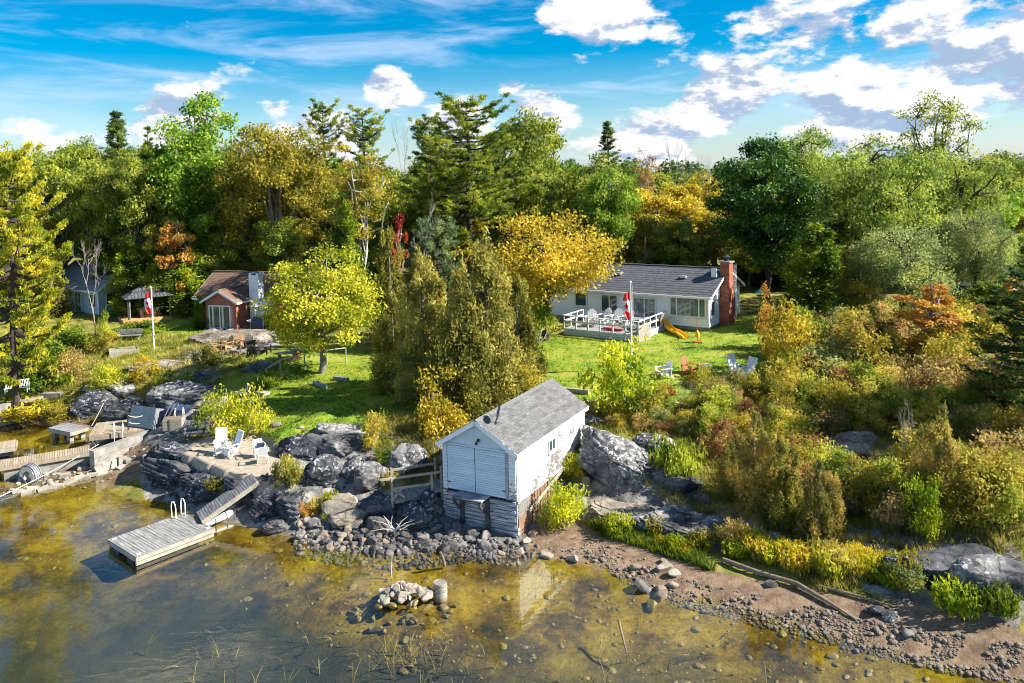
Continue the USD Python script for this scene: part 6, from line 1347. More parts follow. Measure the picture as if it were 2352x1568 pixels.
# timber edging, posts and rail on the terraces
def timber(label, a, b, z=.12, w=.2, h=.24, mat='rail_wood', name='timber'):
    a, b = G(*a), G(*b); t = thing(name, label, 'timber', a); d = b - a; part(t, 'beam', MB().beam([0, 0, z], d + [0, 0, z], w, h), mat)
timber('pale timber edging step behind the boathouse roof, upper one', (1285, 898), (1352, 905)); timber('grey timber edging step behind the boathouse roof, lower one', (1310, 925), (1372, 932), mat='stone_brown')
timber('fallen grey timber along the dry vine bank', (1545, 932), (1625, 950)); timber('dark timber beam at the foot of the vine bank', (1615, 955), (1740, 962), mat='log_bark'); timber('white plank lying at the end of the vine bank', (1686, 902), (1716, 906), mat='plastic_white')
timber('white timber of the old sand bed under the lime tree, left', (722, 882), (752, 893), mat='grey_plank'); timber('white timber of the old sand bed under the lime tree, right', (768, 872), (800, 876), mat='grey_plank')
for i, p in enumerate(((558, 898), (545, 905), (592, 905))): timber(['pale stone step beside the round bush, upper', 'pale stone step beside the round bush, lower', 'grey slab beside the round bush'][i], p, (p[0] + 22, p[1] + 4), mat='concrete_light', w=.45, h=.16, name='stone_step')
for i in range(5): timber(['first', 'second', 'third', 'fourth', 'fifth'][i] + ' timber step of the flight above the garden seat', (440 + 3 * i, 985 - 12 * i), (470 + 3 * i, 987 - 12 * i), w=.3, h=.14, name='timber_step')
t = thing('rope_rail', 'rustic pole handrail on thin posts above the shore lawn', 'railing', G(645, 862))
o = G(645, 862); ps = [G(612, 885), G(645, 862), G(700, 848), G(752, 838), G(795, 833)]
for q in ps: part(t, 'post', MB().tube([q - o, q - o + [0, 0, 1.05]], .045, 6), 'rail_wood')
for a, b in zip(ps[:-1], ps[1:]): part(t, 'rail', MB().tube([a - o + [0, 0, 1.02], b - o + [0, 0, 1.02]], .04, 6), 'rope')

# two cars beyond the right-hand brush
def car(P, rz, mat, label):
    t = thing('parked_car', label, 'car', P, rz)
    prof = [(-2.3, .35), (2.3, .35), (2.35, .8), (2.1, 1.0), (1.1, 1.08), (-2.25, 1.1), (-2.35, .7)]; part(t, 'body', MB().prism(prof, -.9, .9), mat)
    part(t, 'cabin', MB().prism([(-2.1, 1.09), (1.1, 1.07), (.45, 1.66), (-1.75, 1.70)], -.78, .78), 'glass_dark'); part(t, 'roof', MB().prism([(-1.80, 1.69), (.48, 1.655), (.40, 1.72), (-1.70, 1.76)], -.74, .74), mat)
    for y in (-.5, .5): part(t, 'roof_rail', MB().box((-.7, y, 1.78), (1.9, .05, .05)), 'metal_light')
    for x in (-1.4, 1.45):
        for y in (-.86, .86):
            w = part(t, 'wheel', MB().lathe([(.15, -.1), (.33, -.1), (.34, 0), (.33, .1), (.15, .1)], (0, 0, 0), 16).xf(T4(rotx(math.pi / 2), (x, y, .34))), 'rubber'); part(w, 'hub', MB().lathe([(.01, -.11), (.2, -.11), (.2, .11), (.01, .11)], (0, 0, 0), 12).xf(T4(rotx(math.pi / 2), (x, y, .34))), 'hub')
    for y in (-.62, .62): part(t, 'headlight', MB().box((2.31, y, .78), (.06, .34, .14)), 'metal_light')
def at(px, Y): 
    P = Wy(px, 700, Y); return np.array([P[0], Y, gz(P[0], Y)])
car(at(2208, 62), 2.6, 'car_paint', 'dark blue car half hidden behind the orange bush'); car(at(2345, 66), .4, 'car_white', 'white car glimpsed at the right edge behind the trees')
# ------------------------------------------------------------------ vegetation
def leafmesh(P, s, rng, up=.6, asp=.55, out=None, axis=None):
    """one folded leaf (two triangles) at each point"""
    n = len(P); N = rng.normal(size=(n, 3)); N[:, 2] += up
    if out is not None: N += out
    N /= np.linalg.norm(N, axis=1, keepdims=True)
    T = rng.normal(size=(n, 3)) * (.45 if axis is not None else 1)
    if axis is not None: T += axis
    T -= N * (T * N).sum(1, keepdims=True); T /= np.linalg.norm(T, axis=1, keepdims=True) + 1e-9
    B = np.cross(N, T); s = np.broadcast_to(np.asarray(s, float), (n,))[:, None] * rng.uniform(.7, 1.3, (n, 1))
    v = np.stack([P - T * s * .5, P + B * s * asp * .5 + N * s * .06, P + T * s * .5, P - B * s * asp * .5 + N * s * .06], 1).reshape(-1, 3)
    i = np.arange(n)[:, None] * 4
    return v, np.concatenate([i + [0, 1, 2], i + [0, 2, 3]])
def ball(rng, n, bias=.5):
    d = rng.normal(size=(n, 3)); d /= np.linalg.norm(d, axis=1, keepdims=True); return d * (rng.random((n, 1)) ** bias)
def curve(a, b, rng, sag=.15, k=5):
    t = np.linspace(0, 1, k)[:, None]; L = np.linalg.norm(b - a); w = rng.normal(size=(k, 3)) * L * .05; w[0] = w[-1] = 0
    return a + (b - a) * t + np.array([0, 0, L * sag]) * (4 * t * (1 - t)) * .5 + w
SPEC = {}
def finish(c, trunk, crown, leafmat, bark):
    part(c, 'trunk', trunk, bark, smooth=50)
    v = crown[0]
    part(c, 'crown', crown, leafmat)
    SPEC[str(c.GetPath())] = (np.percentile(v[:, 2], 99.6), np.percentile(np.hypot(v[:, 0], v[:, 1]), 97))
    return c
def broadleaf(seed, leafmat, H=12, R=4, base=3, nc=60, nl=260, ls=.24, bark='bark', flat=.62, fill=.42, top=1.0, droop=0.0, tr=.28, open_=0, lean=0):
    rng = np.random.default_rng(seed); c = cls('broadleaf'); tb = MB()
    zc, hz = (H + base) / 2, (H - base) / 2
    D = ball(rng, nc, fill); o = rng.uniform(0, 50, 3)
    lob = .72 + .56 * meshkit.fbm(D * 1.6 + o, 3)
    C = D * lob[:, None] * [R, R, hz] * .86; C[:, 2] += zc; C[:, 0] += lean * (C[:, 2] / H) ** 2
    C[:, 2] = np.maximum(C[:, 2], base * .8)
    lead = np.array([[0, 0, 0], [rng.normal() * .12, rng.normal() * .12, base * .5], [rng.normal() * .3, rng.normal() * .3, base], [rng.normal() * .4 + lean * .3, rng.normal() * .4, zc], [rng.normal() * .4 + lean * .7, rng.normal() * .4, H * .86]])
    tb.tube(lead, [tr, tr * .82, tr * .66, tr * .38, .03], 8)
    order = rng.permutation(nc); limbs = []
    for q in order[:11]:
        h = np.clip(C[q, 2] * rng.uniform(.40, .62), base * .45, H * .7); s = np.array([np.interp(h, lead[:, 2], lead[:, k]) for k in range(3)])
        p = curve(s, C[q], rng, .18); tb.tube(p, np.linspace(tr * .42, .035, 5), 6, False); limbs.append(p)
    allp = np.vstack([l[1:] for l in limbs])
    for q in order[11:]:
        d = np.linalg.norm(allp - C[q], axis=1); s = allp[d.argmin()]; p = curve(s, C[q], rng, .1, 4); tb.tube(p, np.linspace(.06, .015, 4), 4, False)
    V, F, n = [], [], 0
    for q in range(nc):
        r = R * rng.uniform(.20, .36); m = int(nl * rng.uniform(.6, 1.3)); b = ball(rng, m, .55); b[:, 2] = b[:, 2] * flat - droop * np.hypot(b[:, 0], b[:, 1]) ** 2
        P = C[q] + b * r
        v, f = leafmesh(P, ls, rng, .7, .6, b * .7); V.append(v); F.append(f + n); n += len(v)
    return finish(c, tb, (np.vstack(V), np.vstack(F)), leafmat, bark)
def pine(seed, leafmat, H=16, R=3.6, base=3, nb=110, irregular=.5, ls=.30, bark='bark_dark', prof='cone', up=.15, per=26, tr=.30):
    rng = np.random.default_rng(seed); c = cls('pine'); tb = MB()
    lead = np.array([[0, 0, 0], [rng.normal() * .1, rng.normal() * .1, H * .33], [rng.normal() * .15, rng.normal() * .15, H * .66], [rng.normal() * .1, 0, H * .99]]); tb.tube(lead, [tr, tr * .75, tr * .45, .03], 8)
    PP, OO = [], []
    hs = np.sort(base + (H * .985 - base) * rng.random(nb) ** .9); ang = 0
    for h in hs:
        t = (h - base) / (H - base); ang += 2.4 + rng.normal() * .5
        if prof == 'cone': L = R * (1 - t) ** .75 * (.55 + .45 * min(1, t * 5))
        elif prof == 'flat': L = R * (.45 + .75 * math.sin(math.pi * (.12 + .82 * t) ** 1.4))
        else: L = R * (.5 + .6 * math.sin(math.pi * min(1, .18 + .8 * t)))
        L *= rng.uniform(1 - irregular, 1.12); L = max(L, .35)
        d = np.array([math.cos(ang), math.sin(ang), 0]); s = np.array([np.interp(h, lead[:, 2], lead[:, k]) for k in range(3)])
        e = s + d * L + [0, 0, L * (up + .35 * t)]
        k = 6; tt = np.linspace(0, 1, k)[:, None]; p = s + (e - s) * tt - np.array([0, 0, L * .14]) * (4 * tt * (1 - tt))
        tb.tube(p, np.linspace(.03 + .016 * L, .012, k), 5, False)
        m = max(3, int(L * 3.4)); u = rng.uniform(.28, 1, m) ** .8; q = np.stack([np.interp(u, tt[:, 0], p[:, a]) for a in range(3)], 1)
        sd = np.array([-d[1], d[0], 0]); q = q + sd * (rng.uniform(-1, 1, (m, 1)) * .34 * L * (1.08 - u[:, None]) ** .6) + [0, 0, .05]
        for w in q:
            b = ball(rng, per, .6) * [.40, .40, .17]; PP.append(w + b); OO.append(np.repeat((d * .8 + [0, 0, .55])[None], per, 0) + b)
    P = np.vstack(PP); O = np.vstack(OO)
    return finish(c, tb, leafmesh(P, ls, rng, .9, .30, None, O), leafmat, bark)
def cedar(seed, leafmat, H=8, R=2.0, n=13000, ls=.26, nc=95, bark='bark', sharp=.48, tr=.16):
    """upright flames of foliage heaped round a stem"""
    rng = np.random.default_rng(seed); c = cls('cedar'); tb = MB().tube([[0, 0, 0], [.05, 0, H * .5], [0, 0, H * .97]], [tr, tr * .6, .02], 7)
    ns = 4; so = rng.normal(size=(ns, 2)) * .34 * R; so[0] = 0; sh = rng.uniform(.55, .92, ns); sh[0] = 1; si = rng.integers(0, ns, nc); t = rng.random(nc) ** 1.05; a = rng.uniform(0, 2 * np.pi, nc); env = R * ((1 - t) ** sharp * .92 + .05) * np.minimum(1, .6 + t * 4); r = env * rng.uniform(.30, .98, nc) ** .6
    r = r * np.where(si == 0, .95, .66); C = np.stack([r * np.cos(a) + so[si, 0], r * np.sin(a) + so[si, 1], .1 + t * H * .90 * sh[si]], 1); V, F, k = [], [], 0
    C = np.vstack([C, [[0, 0, H * .90], [0, 0, H * .80]]]); a = np.append(a, [0, 0]); t = np.append(t, [.95, .85]); m = n // nc
    for q in range(len(C)):
        w = R * (.16 + .20 * (1 - t[q])) * rng.uniform(.75, 1.3); hh = w * rng.uniform(1.5, 2.4); b = ball(rng, m, .55); taper = 1 - .55 * np.clip(b[:, 2:3], 0, 1)
        P = C[q] + b * [w, w, hh] * np.concatenate([taper, taper, np.ones_like(taper)], 1); P[:, 2] = np.maximum(P[:, 2], .05)
        v, f = leafmesh(P, ls, rng, .2, .40, None, b * .8 + [.35 * math.cos(a[q]), .35 * math.sin(a[q]), .8]); V.append(v); F.append(f + k); k += len(v)
        if q % 4 == 0: tb.tube([[0, 0, max(.1, C[q, 2] - .6)], C[q] * [.5, .5, 1] - [0, 0, .25], C[q]], [.035, .02, .008], 4, False)
    return finish(c, tb, (np.vstack(V), np.vstack(F)), leafmat, bark)
def bare(seed, H=12, R=2.5, bark='twig', tr=.12, depth=6, spread=.5):
    rng = np.random.default_rng(seed); c = cls('bare'); tb = MB(); fine = MB(); ends = []
    def grow(p, d, L, r, k):
        e = p + d * L; mid = p + d * L * .5 + rng.normal(size=3) * L * .04
        (tb if k > 2 else fine).tube([p, mid, e], [r, r * .8, r * .6], 6 if k > 2 else 4, False); ends.append(e)
        if k == 0: return
        for _ in range(3 if k > 1 and rng.random() < .55 else 2):
            nd = d + rng.normal(size=3) * spread; nd[2] = abs(nd[2]) * .8 + .25; nd /= np.linalg.norm(nd); grow(p + (e - p) * rng.uniform(.55, 1), nd, L * rng.uniform(.55, .82), r * .58, k - 1)
    grow(np.zeros(3), np.array([.03, .02, 1.0]), H * .26, tr, depth)
    E = np.array(ends); SPEC[str(c.GetPath())] = (E[:, 2].max(), np.percentile(np.hypot(E[:, 0], E[:, 1]), 97))
    part(c, 'trunk', tb, bark, smooth=50); setc(part(c, 'branches', fine, bark), kind='stuff'); return c
def shrub(seed, leafmat, H=2, R=1.3, nc=26, nl=110, ls=.13, flat=.8, upr=.4, bark='twig', stems=7, asp=.5):
    rng = np.random.default_rng(seed); c = cls('shrub'); tb = MB()
    D = ball(rng, nc, .4); D[:, 2] = np.abs(D[:, 2]); C = D * [R * .78, R * .78, H * .78] + [0, 0, H * .10]; C *= (.75 + .5 * rng.random((nc, 1)))
    for q in range(min(stems, nc)): tb.tube(curve(np.array([rng.normal() * .08, rng.normal() * .08, 0]), C[q], rng, .1, 4), [.03, .024, .016, .008], 5, False)
    V, F, n = [], [], 0
    for q in range(nc):
        m = int(nl * rng.uniform(.6, 1.3)); b = ball(rng, m, .6); b[:, 2] *= flat; v, f = leafmesh(C[q] + b * R * rng.uniform(.24, .42), ls, rng, upr, asp, b * .6); V.append(v); F.append(f + n); n += len(v)
    v = np.vstack(V); v[:, 2] = np.maximum(v[:, 2], .02); f = np.vstack(F)
    part(c, 'stems', tb, bark); part(c, 'foliage', (v, f), leafmat); SPEC[str(c.GetPath())] = (np.percentile(v[:, 2], 99.6), np.percentile(np.hypot(v[:, 0], v[:, 1]), 97)); return c
def tuft(seed, leafmat, H=.9, R=.7, n=900, w=.10, top=True):
    """upright herbs: stems fanning from the ground with leaves up their length"""
    rng = np.random.default_rng(seed); c = cls('tuft'); V, F, k = [], [], 0
    ns = n // 12; a = rng.uniform(0, 6.28, ns); q = np.sqrt(rng.random(ns)) * R * .8; B = np.stack([q * np.cos(a), q * np.sin(a), 0 * q], 1)
    L = H * rng.uniform(.6, 1.05, ns) * (1 - .35 * (q / R) ** 2); T = B * 1.25 + np.stack([rng.normal(size=ns) * .08, rng.normal(size=ns) * .08, L], 1)
    u = rng.uniform(.08, 1, (ns, 12)) ** .7; P = (B[:, None] + (T - B)[:, None] * u[..., None]).reshape(-1, 3) + rng.normal(size=(ns * 12, 3)) * .05; P[:, 2] = np.maximum(P[:, 2], .02)
    ax = np.repeat((T - B) / np.linalg.norm(T - B, axis=1, keepdims=True), 12, 0) * 1.2
    v, f = leafmesh(P, w * 1.9, rng, .1, .34, None, ax); part(c, 'foliage', (v, f), leafmat)
    SPEC[str(c.GetPath())] = (np.percentile(v[:, 2], 99.6), np.percentile(np.hypot(v[:, 0], v[:, 1]), 97)); return c

def plant(name, src, label, cat, px, ytop, wpx, Y=None, base=None, group=None, rz=None, seed=0):
    """a plant whose crown tops out at the picture point (px, ytop) and is wpx wide, standing at depth Y or where the ground shows at base"""
    rng = np.random.default_rng(int(px * 7 + ytop * 13 + seed))
    if base is not None: g = G(*base); X, Y = g[0], g[1]; top = Wy(px, ytop, Y)
    else: top = Wy(px, ytop, Y); X = top[0]
    X = top[0]; z = gz(X, Y) - .05; H0, R0 = SPEC[str(src.GetPath())]
    sz = max(.12, (top[2] - z) / H0); sx = wpx * mpp(Y) / 2 / R0
    return copy(name, src, label, cat, (X, Y, z), rng.uniform(0, 6.28) if rz is None else rz, (sx, sx, sz), group)
def spot(name, src, label, cat, px, py, s=1.0, group=None, rng=None):
    rng = rng or np.random.default_rng(int(px * 31 + py)); P = G(px, py); k = s * rng.uniform(.85, 1.15)
    return copy(name, src, label, cat, P - [0, 0, .04], rng.uniform(0, 6.28), (k, k, k * rng.uniform(.85, 1.2)), group)

FZ = [(120, 'behind the left pine'), (270, 'behind the blue cottage'), (420, 'behind the gazebo'), (560, 'left of the brick cottage chimney'), (700, 'behind the brick cottage terrace'), (860, 'behind the lime tree'), (1020, 'behind the shore cedars'), (1180, 'around the huge pine'), (1320, 'behind the golden tree'), (1500, 'behind the white cottage roof'), (1680, 'left of the dark maple'), (1860, 'behind the dark maple'), (2020, 'behind the gnarled locust'), (2180, 'below the thin skyline tree'), (9999, 'at the right edge')]
HX = [(1600, 'above the whaleback outcrop'), (1720, 'below the lawn chairs'), (1850, 'under the yellow sumac'), (1980, 'left of the orange maple'), (2120, 'below the orange maple'), (2240, 'left of the right-hand pine'), (9999, 'by the right edge')]
HY = [(830, 'top of'), (900, 'upper part of'), (960, 'middle of'), (1040, 'lower part of'), (1120, 'bottom of'), (9999, 'foot of')]
# prototypes
MAPLE = broadleaf(1, 'leaf_maple', 15, 4.2, 2.0, 130, 210, .26, fill=.48, tr=.3)
MAPLE2 = broadleaf(2, 'leaf_maple', 12, 4.4, 2.2, 85, 250, .26)
OAK_O = broadleaf(3, 'leaf_olive', 14, 5.4, 6.2, 105, 210, .24, 'bark', .5, .40, tr=.46)
FOR = [broadleaf(10 + i, m, 14, R, b, 75, 230, .27, fill=.4) for i, (m, R, b) in enumerate((('leaf_forest', 4.4, 3), ('leaf_oak', 4.6, 3), ('leaf_forest', 3.8, 2.5), ('leaf_oak', 4.0, 3.5), ('leaf_ash', 3.8, 3)))]
FORY = broadleaf(20, 'leaf_yellow', 11, 3.8, 2, 70, 220, .26); FORO = broadleaf(21, 'leaf_orange', 7, 1.6, 1.2, 34, 150, .2, tr=.1)
ASH = broadleaf(22, 'leaf_ash', 15, 3.0, 5.5, 55, 150, .22, 'bark_pale', .6, .5, tr=.18)
LIME = broadleaf(23, 'leaf_lime', 8.5, 4.3, 1.4, 85, 260, .22, 'bark', .6, .36)
GOLD = broadleaf(24, 'leaf_gold', 8.0, 5.2, 2.2, 105, 150, .22, 'bark_dark', .45, .46, tr=.26)
DARKM = broadleaf(25, 'leaf_dark', 12, 4.4, 1.5, 95, 280, .26, 'bark_dark', .6, .34)
LOC = [broadleaf(26, 'leaf_locust', 12, 4.6, 5, 75, 170, .20, 'bark_dark', .45, .42, droop=.35, tr=.34), broadleaf(27, 'leaf_locust', 11, 5.0, 3.5, 85, 190, .20, 'bark_dark', .5, .42, droop=.4, tr=.3)]
WILLOW = broadleaf(28, 'leaf_grey_green', 9, 4.6, 1.6, 85, 220, .19, 'bark_dark', .6, .40, droop=.5, tr=.26)
SPARSE = broadleaf(29, 'leaf_forest', 15, 4.2, 7, 60, 70, .22, 'bark_dark', .5, .45, tr=.25)
RUSTY = broadleaf(30, 'leaf_rust', 13, 2.8, 6, 40, 55, .2, 'twig', .5, .5, tr=.14)
REDS = broadleaf(31, 'leaf_red', 5, 1.2, 1.5, 22, 90, .18, 'twig', tr=.07)
PINE_BIG = pine(40, 'needle_pine', 18, 5.0, 4.0, 120, .45, .30, prof='wide', up=.10, per=28)
PINE_C = [pine(41 + i, m, 17, 3.0, 4, 95, .4, .30, prof='cone') for i, m in enumerate(('needle_dark', 'needle_pine'))]
PINE_I = [pine(44 + i, 'needle_pine', 18, 3.0, 8, 56, .65, .30, prof='flat', up=.3) for i in range(2)]
PINE_Y = pine(47, 'needle_bright', 15, 4.4, 2.5, 120, .42, .28, prof='wide', up=.05, per=28)
PINE_B = pine(48, 'needle_blue', 7, 2.2, 2.2, 60, .3, .22, prof='wide', up=.2, per=24, tr=.10)
PINE_D = pine(49, 'needle_dark', 11, 3.6, 1.0, 110, .4, .26, prof='wide', up=-.02, per=30)
CED = [cedar(50 + i, m, 8, R, n, .24) for i, (m, R, n) in enumerate((('cedar_olive', 2.0, 15000), ('cedar_tan', 2.2, 16000), ('cedar_green', 1.7, 12000), ('cedar_olive', 2.6, 18000), ('cedar_rust', 2.1, 13000)))]
JUN = [shrub(56, 'cedar_green', 1.8, 1.5, 30, 130, .16, .8, .3), shrub(57, 'cedar_olive', 1.7, 1.6, 30, 130, .16, .8, .3)]
BARE = [bare(60, 12, 2, 'twig'), bare(61, 12, 2, 'bark_pale', spread=.6), bare(62, 9, 3, 'twig', spread=.75)]
SH = {m: [shrub(70 + 3 * i + j, m, 2.2, 1.5, 26, 95, .15) for j in range(2)] for i, m in enumerate(('leaf_shrub', 'leaf_tan', 'leaf_yellow', 'leaf_orange', 'leaf_rust', 'leaf_grey_green', 'bush_lime', 'leaf_ash', 'leaf_lime'))}
SHR = shrub(110, 'leaf_red', 1.2, .9, 16, 70, .12); VINE = shrub(111, 'grass_green', .5, 1.3, 24, 110, .13, .5, .8)
TG = [tuft(120 + i, m, .9, .7, 1100) for i, m in enumerate(('goldenrod', 'bush_lime', 'grass_wild', 'grass_green', 'leaf_tan'))]

T = 'tree'
# --- named trees, left to right
plant('pine_tree', PINE_Y, 'sunlit yellow-green pine cut by the left picture edge', T, 0, 335, 245, Y=52)
plant('pine_tree', PINE_C[0], 'dark pointed pine above the forest far left', T, 265, 258, 105, Y=98)
plant('pine_tree', PINE_C[1], 'smaller dark pine right of the far-left pointed pine', T, 338, 292, 60, Y=104)
plant('maple_tree', MAPLE, 'tall bright green maple rising above the brick cottage forest', T, 440, 224, 205, Y=82)
plant('oak_tree', OAK_O, 'broad olive-orange oak with forked pale trunk behind the brick cottage', T, 628, 292, 265, Y=78)
plant('pine_tree', PINE_I[0], 'ragged flat-topped pine at the centre left skyline', T, 738, 226, 110, Y=92)
plant('pine_tree', PINE_I[1], 'second ragged pine right of the flat-topped one', T, 832, 244, 120, Y=90)
plant('ash_tree', ASH, 'slender yellow-green ash with a long pale trunk behind the lime tree', T, 818, 335, 150, Y=68)
plant('bare_tree', BARE[0], 'bare leafless tree against the sky between pines at centre left', T, 915, 262, 80, Y=100)
plant('pine_tree', PINE_BIG, 'huge dark green pine at the centre of the forest', T, 1072, 220, 290, Y=76)
plant('pine_tree', PINE_I[1], 'thin pine directly left of the huge central pine', T, 985, 262, 90, Y=84)
plant('oak_tree', FOR[1], 'tall green oak right behind the huge central pine', T, 1205, 262, 190, Y=88)
plant('oak_tree', FOR[3], 'rounded green tree above the left end of the white cottage', T, 1345, 365, 190, Y=76)
plant('maple_tree', MAPLE2, 'bright green maple behind the golden tree and white cottage', T, 1395, 395, 150, Y=72)
plant('pine_tree', PINE_C[0], 'dark pine spire standing alone on the skyline right of centre', T, 1395, 280, 80, Y=108)
plant('bare_tree', BARE[0], 'bare grey tree above the yellow foliage behind the white cottage', T, 1545, 315, 95, Y=104)
plant('bare_tree', BARE[1], 'bare pale tree left of the dark maple', T, 1650, 345, 80, Y=110); plant('bare_tree', BARE[0], 'thin bare tree beside the dark maple top', T, 1615, 350, 60, Y=112)
plant('rust_tree', RUSTY, 'thin rust-brown tree on the skyline beside the bare tree', T, 1475, 345, 90, Y=98)
plant('yellow_tree', FORY, 'golden yellow tree behind the white cottage roof', T, 1510, 430, 190, Y=84); plant('yellow_tree', FORY, 'yellow tree tucked beside the dark maple', T, 1610, 420, 150, Y=92); plant('yellow_tree', FORY, 'lemon yellow tree between the dark maple and the locusts', T, 1900, 440, 110, Y=82)
plant('maple_tree', DARKM, 'dense dark green maple behind the brick chimney', T, 1760, 322, 250, Y=69)
plant('locust_tree', LOC[0], 'feathery light green locust leaning over the dark maple', T, 1835, 296, 170, Y=73)
plant('locust_tree', LOC[1], 'wide locust with gnarled black limbs on the right', T, 2010, 318, 270, Y=62)
plant('locust_tree', LOC[0], 'pale green locust right of the wide gnarled one', T, 2210, 345, 240, Y=66)
plant('sparse_tree', SPARSE, 'tall thinly leaved dark tree on the right skyline', T, 2150, 212, 185, Y=80)
plant('willow_tree', WILLOW, 'grey-green drooping tree below the locusts', T, 2080, 520, 230, Y=56); plant('willow_tree', WILLOW, 'grey-green tree with thin trunks near the cars', T, 2235, 480, 190, Y=58)
plant('oak_tree', FOR[1], 'yellowish oak at the right picture edge', T, 2320, 360, 170, Y=76)
plant('pine_tree', PINE_D, 'dark pine with low sweeping boughs cut by the right picture edge', T, 2410, 600, 320, Y=36)
plant('maple_tree', MAPLE2, 'green maple in front of the locusts at the right', T, 2270, 430, 160, Y=72)
# --- middle ground
plant('lime_tree', LIME, 'lime yellow round tree beside the brick cottage terrace', T, 728, 574, 262, base=(816, 852))
plant('golden_tree', GOLD, 'spreading golden orange tree in front of the white cottage', T, 1248, 494, 330, Y=56)
plant('young_tree', SH['leaf_shrub'][0], 'dark green bush under the golden tree by the cottage', 'shrub', 1228, 650, 110, Y=55)
plant('cedar_tree', CED[0], 'tall olive cedar behind the lime tree', T, 892, 530, 130, Y=57); plant('cedar_tree', CED[1], 'tan-green cedar, left of the shore group', T, 965, 588, 170, base=(975, 915)); plant('cedar_tree', CED[3], 'broad olive cedar at the middle of the shore group', T, 1055, 640, 180, base=(1060, 935))
plant('cedar_tree', CED[1], 'tallest tan cedar of the shore group', T, 1112, 552, 190, base=(1120, 925)); plant('cedar_tree', CED[0], 'cedar at the right edge of the shore group', T, 1185, 640, 120, base=(1190, 890)); plant('cedar_tree', CED[3], 'low cedar skirting the left of the shore group', T, 900, 690, 130, base=(900, 890))
plant('maple_sapling', SH['leaf_yellow'][0], 'yellow-leaved sapling in front of the shore cedars', T, 1012, 845, 150, base=(1010, 990)); plant('sapling', SH['leaf_ash'][1], 'pale yellow brush behind the boathouse roof', 'shrub', 1195, 835, 120, base=(1200, 905))
plant('pine_tree', PINE_B, 'small blue-green pine above the cedars', T, 1000, 500, 120, Y=60); plant('cedar_tree', CED[2], 'bright green cedar behind the lime tree', T, 790, 470, 95, Y=66)
plant('red_sapling', REDS, 'salmon red sapling above the cedars', T, 912, 492, 50, Y=70); plant('bare_tree', BARE[1], 'pale bare tree standing left of the huge pine', T, 960, 430, 110, Y=66)
plant('orange_tree', FORO, 'slim bright orange maple left of the brick cottage', T, 398, 512, 85, Y=74)
for px, yt, w, Y, lb in ((300, 545, 110, 75, 'dark green cedar behind the gazebo'), (350, 575, 90, 74, 'dark cedar between gazebo and orange maple'), (250, 560, 90, 78, 'dark cedar above the blue cottage roof'), (470, 610, 70, 78, 'dark cedar behind the brick cottage roof'), (540, 560, 100, 80, 'olive cedar behind the brick cottage chimney')): plant('cedar_tree', CED[2] if 'dark' in lb else CED[0], lb, T, px, yt, w, Y=Y)
plant('bare_tree', BARE[0], 'bare grey tree in front of the blue cottage', T, 205, 545, 120, Y=62)
plant('cedar_tree', CED[2], 'olive green cedar right of the dark maple', T, 1880, 520, 170, Y=57); plant('cedar_tree', CED[4], 'brownish cedar under the gnarled limbs', T, 1985, 560, 130, Y=60); plant('cedar_tree', CED[0], 'rounded olive cedar behind the white cottage', T, 1480, 500, 170, Y=72); plant('cedar_tree', CED[3], 'dark olive cedar left of the chimney behind the roof', T, 1585, 520, 120, Y=72)
plant('sumac', SH['leaf_gold' if False else 'leaf_yellow'][1], 'bright yellow-orange sumac at the right end of the lawn', 'shrub', 1805, 690, 150, base=(1815, 860)); plant('sumac', SH['leaf_orange'][0], 'orange-red sumac above the yellow one beside the lawn', 'shrub', 1775, 655, 80, base=(1785, 800)); plant('orange_tree', FORO, 'orange-pink young maple standing in the right brush', T, 2135, 655, 150, base=(2140, 850)); plant('orange_tree', FORO, 'orange young maple at the far right edge', T, 2335, 640, 80, Y=52); plant('cedar_sapling', CED[2], 'pale green sumac leaves before the dark car', 'shrub', 2270, 650, 140, Y=54)
plant('lime_bush', SH['bush_lime'][0], 'big round lime green bush in front of the flagpole', 'shrub', 1425, 775, 175, base=(1425, 955)); plant('lime_bush', SH['leaf_shrub'][1], 'green lower half bush beside the flagpole bush', 'shrub', 1480, 855, 130, base=(1480, 955)); plant('vine_bush', SHR, 'red vine leaves at the top of the dry bank', 'shrub', 1530, 880, 46, base=(1530, 905)); plant('yellow_vine', SH['leaf_yellow'][0], 'yellow vine climbing by the red lawn chair', 'shrub', 1600, 825, 70, base=(1605, 885))
plant('garden_bush', SH['leaf_lime'][0], 'lime and yellow bush behind the patio recliners', 'shrub', 555, 885, 130, base=(555, 1005)); plant('garden_bush', SH['leaf_shrub'][0], 'green bush left of the patio recliners', 'shrub', 490, 905, 100, base=(495, 985)); plant('round_bush', JUN[0], 'small round green bush beside the stone steps', 'shrub', 610, 845, 62, base=(610, 893)); plant('sapling', SH['leaf_ash'][0], 'yellow-green sapling above the rocky slope', 'shrub', 857, 945, 66, base=(862, 1035)); plant('sapling', SH['leaf_shrub'][1], 'small green shrub under the sapling on the rocky slope', 'shrub', 885, 1010, 60, base=(885, 1068)); plant('patio_bush', JUN[1], 'dark olive bush at the right rim of the patio', 'shrub', 660, 1045, 74, base=(658, 1108))
plant('climber', CED[2], 'narrow green shrub against the brick cottage wall', 'shrub', 460, 680, 40, base=(462, 752)); plant('gazebo_bush', JUN[0], 'spreading juniper in front of the gazebo deck', 'shrub', 312, 738, 120, base=(312, 768)); plant('garden_bush', SH['leaf_shrub'][0], 'leafy green bush left of the gazebo post', 'shrub', 236, 712, 36, Y=62)
